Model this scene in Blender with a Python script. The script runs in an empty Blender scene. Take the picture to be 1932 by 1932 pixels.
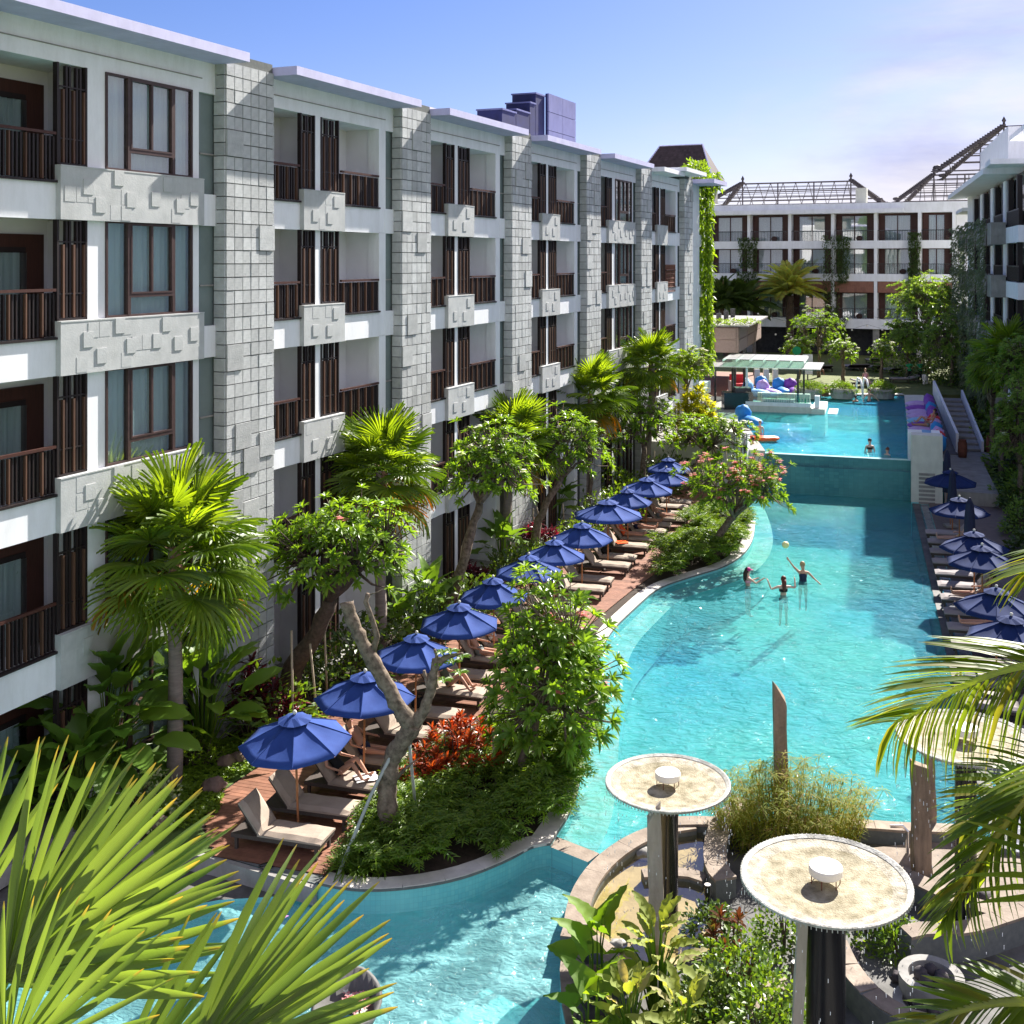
import bpy, math, random
from mathutils import Vector, Matrix, Euler, noise
from mathutils.geometry import tessellate_polygon
V = Vector
rnd = random.Random(11)
rad = math.radians
sc = bpy.context.scene
COL = sc.collection

# ---------------------------------------------------------------- camera
EYE = 11.8                    # fourth-floor balcony
cam_d = bpy.data.cameras.new('camera')
cam = bpy.data.objects.new('camera', cam_d); COL.objects.link(cam)
cam.location = (0, 0, EYE); cam.rotation_euler = (rad(90), 0, 0)
cam_d.sensor_width = 36; cam_d.lens = 36 * 2080 / 1932
cam_d.shift_x = (966 - 1045) / 1932; cam_d.shift_y = (490 - 966) / 1932
cam_d.clip_start = 0.1; cam_d.clip_end = 3000
sc.camera = cam

# ---------------------------------------------------------------- sun and sky
SUN_AZ = math.atan2(.726, 1.108); SUN_EL = rad(37.0)
sun_d = bpy.data.lights.new('sun', 'SUN'); sun = bpy.data.objects.new('sun', sun_d); COL.objects.link(sun)
sun_d.energy = 5.0; sun_d.angle = rad(.5); sun_d.color = (1.0, .95, .87)
sv = V((math.sin(SUN_AZ) * math.cos(SUN_EL), math.cos(SUN_AZ) * math.cos(SUN_EL), math.sin(SUN_EL)))
sun.rotation_euler = sv.to_track_quat('Z', 'Y').to_euler()
sun.location = (30, 40, 60)
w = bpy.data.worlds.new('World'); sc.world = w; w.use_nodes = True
nt = w.node_tree; N = nt.nodes; LK = nt.links
N.clear()
wo = N.new('ShaderNodeOutputWorld'); bg = N.new('ShaderNodeBackground'); bg.inputs[1].default_value = .10
sky = N.new('ShaderNodeTexSky'); sky.sky_type = 'NISHITA'; sky.sun_disc = False
sky.sun_elevation = SUN_EL; sky.sun_rotation = SUN_AZ; sky.altitude = 0; sky.air_density = 1.0; sky.dust_density = .6; sky.ozone_density = 2.0
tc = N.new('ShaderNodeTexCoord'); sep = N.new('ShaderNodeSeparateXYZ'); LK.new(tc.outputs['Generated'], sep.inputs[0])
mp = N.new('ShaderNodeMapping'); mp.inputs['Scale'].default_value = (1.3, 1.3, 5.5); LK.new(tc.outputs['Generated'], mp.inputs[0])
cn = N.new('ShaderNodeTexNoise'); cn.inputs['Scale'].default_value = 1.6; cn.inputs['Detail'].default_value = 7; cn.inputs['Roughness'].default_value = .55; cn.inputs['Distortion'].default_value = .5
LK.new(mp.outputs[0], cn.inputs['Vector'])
def wm(op, a, b=None, clamp=False):
    n = N.new('ShaderNodeMath'); n.operation = op; n.use_clamp = clamp
    for i, x in enumerate((a, b)):
        if x is None: continue
        if isinstance(x, (int, float)): n.inputs[i].default_value = x
        else: LK.new(x, n.inputs[i])
    return n.outputs[0]
# low cirrus bank, sun's side; unseen cloud behind and overhead added for fill
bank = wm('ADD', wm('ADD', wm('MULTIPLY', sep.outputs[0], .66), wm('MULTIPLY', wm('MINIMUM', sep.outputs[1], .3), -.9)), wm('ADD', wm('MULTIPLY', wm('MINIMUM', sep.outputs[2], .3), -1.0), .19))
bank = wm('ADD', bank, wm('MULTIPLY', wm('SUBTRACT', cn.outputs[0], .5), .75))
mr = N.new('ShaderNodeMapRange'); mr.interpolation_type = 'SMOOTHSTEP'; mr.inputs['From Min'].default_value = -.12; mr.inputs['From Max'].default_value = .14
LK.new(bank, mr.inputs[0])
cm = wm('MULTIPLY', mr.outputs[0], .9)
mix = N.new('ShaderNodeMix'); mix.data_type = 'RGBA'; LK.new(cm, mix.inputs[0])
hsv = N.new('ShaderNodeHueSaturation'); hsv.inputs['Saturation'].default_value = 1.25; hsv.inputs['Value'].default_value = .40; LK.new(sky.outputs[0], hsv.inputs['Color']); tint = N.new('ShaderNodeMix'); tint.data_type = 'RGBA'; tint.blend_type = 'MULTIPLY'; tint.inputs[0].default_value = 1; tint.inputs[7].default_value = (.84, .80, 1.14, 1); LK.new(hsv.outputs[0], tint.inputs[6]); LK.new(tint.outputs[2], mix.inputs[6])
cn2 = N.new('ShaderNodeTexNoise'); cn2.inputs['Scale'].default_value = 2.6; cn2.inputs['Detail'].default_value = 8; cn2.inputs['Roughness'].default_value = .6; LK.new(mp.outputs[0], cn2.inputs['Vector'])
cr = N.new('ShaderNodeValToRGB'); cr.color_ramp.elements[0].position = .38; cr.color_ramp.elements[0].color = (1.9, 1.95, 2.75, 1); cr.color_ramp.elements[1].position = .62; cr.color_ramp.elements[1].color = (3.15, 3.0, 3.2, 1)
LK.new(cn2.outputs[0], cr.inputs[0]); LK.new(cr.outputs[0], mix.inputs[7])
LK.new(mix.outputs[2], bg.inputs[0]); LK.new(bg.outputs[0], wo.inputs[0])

vs = sc.view_settings; vs.view_transform = 'Standard'; vs.look = 'None'; vs.exposure = 1.6; vs.gamma = 1; vs.use_curve_mapping = False
sc.render.engine = 'CYCLES'
sc.cycles.max_bounces = 8; sc.cycles.diffuse_bounces = 3; sc.cycles.glossy_bounces = 3; sc.cycles.transparent_max_bounces = 10; sc.cycles.transmission_bounces = 4

# ---------------------------------------------------------------- materials
def new_mat(name):
    m = bpy.data.materials.new(name); m.use_nodes = True
    return m, m.node_tree, m.node_tree.nodes['Principled BSDF']
def ramp(t, stops):
    r = t.nodes.new('ShaderNodeValToRGB')
    while len(r.color_ramp.elements) < len(stops): r.color_ramp.elements.new(.5)
    for e, (p, c) in zip(r.color_ramp.elements, stops):
        e.position = p; e.color = (*c, 1)
    return r
def tex(t, kind, scale, **kw):
    n = t.nodes.new(kind)
    tcn = t.nodes.new('ShaderNodeTexCoord')
    src = tcn.outputs['Object']
    if 'map' in kw:
        m = t.nodes.new('ShaderNodeMapping'); m.inputs['Scale'].default_value = kw.pop('map'); t.links.new(src, m.inputs[0]); src = m.outputs[0]
    t.links.new(src, n.inputs['Vector'])
    n.inputs['Scale'].default_value = scale
    for k, v in kw.items(): n.inputs[k].default_value = v
    return n
def mat(name, c1, c2=None, scale=4, rough=.7, spec=.3, bump=0, bscale=30, island=0.0, metal=0, stretch=None, grime=0):
    """noise mottled surface; island adds a small brightness change per loose piece"""
    m, t, b = new_mat(name)
    c2 = c2 or tuple(x * .8 for x in c1)
    kw = {'Detail': 6, 'Roughness': .6}
    if stretch: kw['map'] = stretch
    n = tex(t, 'ShaderNodeTexNoise', scale, **kw)
    r = ramp(t, [(.3, c2), (.7, c1)]); t.links.new(n.outputs[0], r.inputs[0])
    out = r.outputs[0]
    if grime:
        g = tex(t, 'ShaderNodeTexNoise', .9, Detail=8, Roughness=.75, map=(2.2, 2.2, .55))
        gr = ramp(t, [(.42, (1, 1, 1)), (.75, (1 - grime, 1 - grime, 1 - grime * 1.1))]); t.links.new(g.outputs[0], gr.inputs[0])
        mx = t.nodes.new('ShaderNodeMix'); mx.data_type = 'RGBA'; mx.blend_type = 'MULTIPLY'; mx.inputs[0].default_value = 1
        t.links.new(out, mx.inputs[6]); t.links.new(gr.outputs[0], mx.inputs[7]); out = mx.outputs[2]
    if island:
        g = t.nodes.new('ShaderNodeNewGeometry'); oi = t.nodes.new('ShaderNodeObjectInfo')
        ad = t.nodes.new('ShaderNodeMath'); ad.operation = 'ADD'; t.links.new(g.outputs['Random Per Island'], ad.inputs[0]); t.links.new(oi.outputs['Random'], ad.inputs[1])
        fr = t.nodes.new('ShaderNodeMath'); fr.operation = 'FRACT'; t.links.new(ad.outputs[0], fr.inputs[0])
        mr = t.nodes.new('ShaderNodeMapRange'); mr.inputs['To Min'].default_value = 1 - island; mr.inputs['To Max'].default_value = 1 + island; t.links.new(fr.outputs[0], mr.inputs[0])
        hs = t.nodes.new('ShaderNodeHueSaturation'); t.links.new(mr.outputs[0], hs.inputs['Value']); t.links.new(out, hs.inputs['Color']); out = hs.outputs[0]
    t.links.new(out, b.inputs['Base Color'])
    b.inputs['Roughness'].default_value = rough; b.inputs['Specular IOR Level'].default_value = spec; b.inputs['Metallic'].default_value = metal
    if bump:
        bn = tex(t, 'ShaderNodeTexNoise', bscale, Detail=5)
        bp = t.nodes.new('ShaderNodeBump'); bp.inputs['Strength'].default_value = bump; bp.inputs['Distance'].default_value = .02
        t.links.new(bn.outputs[0], bp.inputs['Height']); t.links.new(bp.outputs[0], b.inputs['Normal'])
    return m
def leafmat(name, c1, c2, trans=.5, tint=(1.35, 1.25, .35), rough=.38, c3=None):
    """leaf: colour differs leaf by leaf, light comes through"""
    m, t, b = new_mat(name)
    g = t.nodes.new('ShaderNodeNewGeometry'); oi = t.nodes.new('ShaderNodeObjectInfo')
    ad = t.nodes.new('ShaderNodeMath'); ad.operation = 'ADD'; t.links.new(g.outputs['Random Per Island'], ad.inputs[0]); t.links.new(oi.outputs['Random'], ad.inputs[1])
    fr = t.nodes.new('ShaderNodeMath'); fr.operation = 'FRACT'; t.links.new(ad.outputs[0], fr.inputs[0])
    stops = [(0, c1), (.8, c2)] + ([(.97, c3)] if c3 else [])
    r = ramp(t, stops); t.links.new(fr.outputs[0], r.inputs[0])
    n = tex(t, 'ShaderNodeTexNoise', .8, Detail=3)
    mx = t.nodes.new('ShaderNodeMix'); mx.data_type = 'RGBA'; mx.blend_type = 'MULTIPLY'; mx.inputs[0].default_value = .6
    r2 = ramp(t, [(.3, (.6, .65, .6)), (.7, (1.2, 1.15, 1))]); t.links.new(n.outputs[0], r2.inputs[0])
    t.links.new(r.outputs[0], mx.inputs[6]); t.links.new(r2.outputs[0], mx.inputs[7])
    t.links.new(mx.outputs[2], b.inputs['Base Color']); b.inputs['Roughness'].default_value = rough; b.inputs['Specular IOR Level'].default_value = .35
    tr = t.nodes.new('ShaderNodeBsdfTranslucent')
    m2 = t.nodes.new('ShaderNodeMix'); m2.data_type = 'RGBA'; m2.blend_type = 'MULTIPLY'; m2.inputs[0].default_value = 1; m2.inputs[7].default_value = (*[x * 1.6 for x in tint], 1)
    t.links.new(mx.outputs[2], m2.inputs[6]); t.links.new(m2.outputs[2], tr.inputs[0])
    ms = t.nodes.new('ShaderNodeMixShader'); ms.inputs[0].default_value = trans
    t.links.new(b.outputs[0], ms.inputs[1]); t.links.new(tr.outputs[0], ms.inputs[2])
    t.links.new(ms.outputs[0], t.nodes['Material Output'].inputs[0])
    return m
def tile_mat(name, c1, c2, c3, size, grout, rough=.25, gw=.03):
    m, t, b = new_mat(name)
    br = t.nodes.new('ShaderNodeTexBrick'); br.offset = 0; br.squash = 1
    g = t.nodes.new('ShaderNodeNewGeometry'); tcn = t.nodes.new('ShaderNodeTexCoord')
    # box projection: use x+y for upright faces, z stays
    sp = t.nodes.new('ShaderNodeSeparateXYZ'); t.links.new(tcn.outputs['Object'], sp.inputs[0])
    sn = t.nodes.new('ShaderNodeSeparateXYZ'); t.links.new(g.outputs['Normal'], sn.inputs[0])
    ab = t.nodes.new('ShaderNodeMath'); ab.operation = 'ABSOLUTE'; t.links.new(sn.outputs[2], ab.inputs[0])
    gt = t.nodes.new('ShaderNodeMath'); gt.operation = 'GREATER_THAN'; gt.inputs[1].default_value = .5; t.links.new(ab.outputs[0], gt.inputs[0])
    def mixv(a, bb):
        n = t.nodes.new('ShaderNodeMix'); n.data_type = 'FLOAT'; t.links.new(gt.outputs[0], n.inputs[0]); t.links.new(a, n.inputs[2]); t.links.new(bb, n.inputs[3]); return n.outputs[0]
    axy = t.nodes.new('ShaderNodeMath'); axy.operation = 'ADD'; t.links.new(sp.outputs[0], axy.inputs[0]); t.links.new(sp.outputs[1], axy.inputs[1])
    cx = t.nodes.new('ShaderNodeCombineXYZ'); t.links.new(mixv(axy.outputs[0], sp.outputs[0]), cx.inputs[0]); t.links.new(mixv(sp.outputs[2], sp.outputs[1]), cx.inputs[1])
    t.links.new(cx.outputs[0], br.inputs['Vector'])
    br.inputs['Scale'].default_value = 1; br.inputs['Brick Width'].default_value = size; br.inputs['Row Height'].default_value = size
    br.inputs['Mortar Size'].default_value = size * gw; br.inputs['Mortar'].default_value = (*grout, 1)
    br.inputs['Color1'].default_value = (*c1, 1); br.inputs['Color2'].default_value = (*c2, 1)
    n = tex(t, 'ShaderNodeTexNoise', .5, Detail=5)
    mx = t.nodes.new('ShaderNodeMix'); mx.data_type = 'RGBA'; r = ramp(t, [(.4, (0, 0, 0)), (.65, (1, 1, 1))]); t.links.new(n.outputs[0], r.inputs[0])
    fm = t.nodes.new('ShaderNodeMath'); fm.operation = 'MULTIPLY'; fm.inputs[1].default_value = .55; t.links.new(r.outputs[0], fm.inputs[0])
    t.links.new(fm.outputs[0], mx.inputs[0]); t.links.new(br.outputs['Color'], mx.inputs[6]); mx.inputs[7].default_value = (*c3, 1)
    t.links.new(mx.outputs[2], b.inputs['Base Color']); b.inputs['Roughness'].default_value = rough
    return m
def water_mat(name, tint, rip=1.0, scale=1.0, dcol=(.07, .42, .50), foam=0.0):
    """tinted clear water: sun and sight both pass straight down, the surface mirrors by Fresnel"""
    m, t, b = new_mat(name); t.nodes.remove(b)
    tr = t.nodes.new('ShaderNodeBsdfTransparent'); gl = t.nodes.new('ShaderNodeBsdfGlossy'); gl.inputs['Roughness'].default_value = .04
    n1 = tex(t, 'ShaderNodeTexNoise', 2.6 * scale, Detail=4, Distortion=1.2, map=(1, 1.35, 1)); n2 = tex(t, 'ShaderNodeTexVoronoi', 2.4 * scale); n2.feature = 'SMOOTH_F1'
    nw = tex(t, 'ShaderNodeTexNoise', 1.1 * scale, Detail=2)
    wmx = t.nodes.new('ShaderNodeMix'); wmx.data_type = 'RGBA'; wmx.inputs[0].default_value = .25
    tcn = t.nodes.new('ShaderNodeTexCoord'); t.links.new(tcn.outputs['Object'], wmx.inputs[6]); t.links.new(nw.outputs[1], wmx.inputs[7]); t.links.new(wmx.outputs[2], n2.inputs['Vector'])
    ad = t.nodes.new('ShaderNodeMath'); ad.operation = 'MULTIPLY_ADD'; ad.inputs[1].default_value = .5; t.links.new(n2.outputs[0], ad.inputs[0]); t.links.new(n1.outputs[0], ad.inputs[2])
    bp = t.nodes.new('ShaderNodeBump'); bp.inputs['Strength'].default_value = 1.0 * rip; bp.inputs['Distance'].default_value = .24; t.links.new(ad.outputs[0], bp.inputs['Height'])
    t.links.new(bp.outputs[0], gl.inputs['Normal'])
    fr = t.nodes.new('ShaderNodeFresnel'); fr.inputs[0].default_value = 1.33; t.links.new(bp.outputs[0], fr.inputs['Normal'])
    # web of caustic light painted into the tint: clear along the web, tinted between
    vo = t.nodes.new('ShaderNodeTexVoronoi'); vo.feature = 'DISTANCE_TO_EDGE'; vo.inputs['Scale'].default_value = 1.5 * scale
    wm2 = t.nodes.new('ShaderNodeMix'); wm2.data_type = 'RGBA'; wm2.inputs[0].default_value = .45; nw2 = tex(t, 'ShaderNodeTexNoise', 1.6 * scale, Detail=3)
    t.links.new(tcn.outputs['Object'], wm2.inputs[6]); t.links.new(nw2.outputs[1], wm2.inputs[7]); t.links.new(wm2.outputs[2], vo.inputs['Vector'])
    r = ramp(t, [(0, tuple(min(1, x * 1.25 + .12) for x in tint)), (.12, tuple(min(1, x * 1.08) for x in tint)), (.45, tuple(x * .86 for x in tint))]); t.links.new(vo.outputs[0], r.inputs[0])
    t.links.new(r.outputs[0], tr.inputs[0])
    bf = t.nodes.new('ShaderNodeNewGeometry'); iv = t.nodes.new('ShaderNodeMath'); iv.operation = 'SUBTRACT'; iv.inputs[0].default_value = 1; t.links.new(bf.outputs['Backfacing'], iv.inputs[1]); mf = t.nodes.new('ShaderNodeMath'); mf.operation = 'MULTIPLY'; t.links.new(fr.outputs[0], mf.inputs[0]); t.links.new(iv.outputs[0], mf.inputs[1])
    ms = t.nodes.new('ShaderNodeMixShader'); t.links.new(mf.outputs[0], ms.inputs[0]); t.links.new(tr.outputs[0], ms.inputs[1]); t.links.new(gl.outputs[0], ms.inputs[2])
    out = ms.outputs[0]
    df = t.nodes.new('ShaderNodeBsdfDiffuse'); dn = tex(t, 'ShaderNodeTexNoise', .09, Detail=3); dr_ = ramp(t, [(.40, dcol), (.60, (dcol[0] * .55, dcol[1] * .78, dcol[2] * 1.22))]); t.links.new(dn.outputs[0], dr_.inputs[0]); t.links.new(dr_.outputs[0], df.inputs[0])
    m3 = t.nodes.new('ShaderNodeMixShader'); m3.inputs[0].default_value = .40; t.links.new(bp.outputs[0], df.inputs['Normal'])
    if foam:
        fn = tex(t, 'ShaderNodeTexNoise', 1.1, Detail=8, Roughness=.65, Distortion=.8); fr2 = ramp(t, [(.42, (.2, .2, .2)), (.72, (.62, .62, .62))]); t.links.new(fn.outputs[0], fr2.inputs[0]); t.links.new(fr2.outputs[0], m3.inputs[0])
        t.links.remove(df.inputs[0].links[0]); df.inputs[0].default_value = (.30, .66, .68, 1)
    t.links.new(out, m3.inputs[1]); t.links.new(df.outputs[0], m3.inputs[2]); out = m3.outputs[0]
    t.links.new(out, t.nodes['Material Output'].inputs[0])
    return m
def glass_mat(name, tint=(.8, .85, .85), refl=.5, rough=.02):
    m, t, b = new_mat(name); t.nodes.remove(b)
    tr = t.nodes.new('ShaderNodeBsdfTransparent'); tr.inputs[0].default_value = (*tint, 1)
    gl = t.nodes.new('ShaderNodeBsdfGlossy'); gl.inputs['Roughness'].default_value = rough
    fr = t.nodes.new('ShaderNodeFresnel'); fr.inputs[0].default_value = 1.5
    ml = t.nodes.new('ShaderNodeMath'); ml.operation = 'MULTIPLY_ADD'; ml.inputs[1].default_value = 1; ml.inputs[2].default_value = refl * .2; ml.use_clamp = True; t.links.new(fr.outputs[0], ml.inputs[0])
    bf = t.nodes.new('ShaderNodeNewGeometry'); iv = t.nodes.new('ShaderNodeMath'); iv.operation = 'SUBTRACT'; iv.inputs[0].default_value = 1; t.links.new(bf.outputs['Backfacing'], iv.inputs[1]); mf = t.nodes.new('ShaderNodeMath'); mf.operation = 'MULTIPLY'; t.links.new(ml.outputs[0], mf.inputs[0]); t.links.new(iv.outputs[0], mf.inputs[1])
    ms = t.nodes.new('ShaderNodeMixShader'); t.links.new(mf.outputs[0], ms.inputs[0]); t.links.new(tr.outputs[0], ms.inputs[1]); t.links.new(gl.outputs[0], ms.inputs[2])
    t.links.new(ms.outputs[0], t.nodes['Material Output'].inputs[0])
    return m

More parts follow.
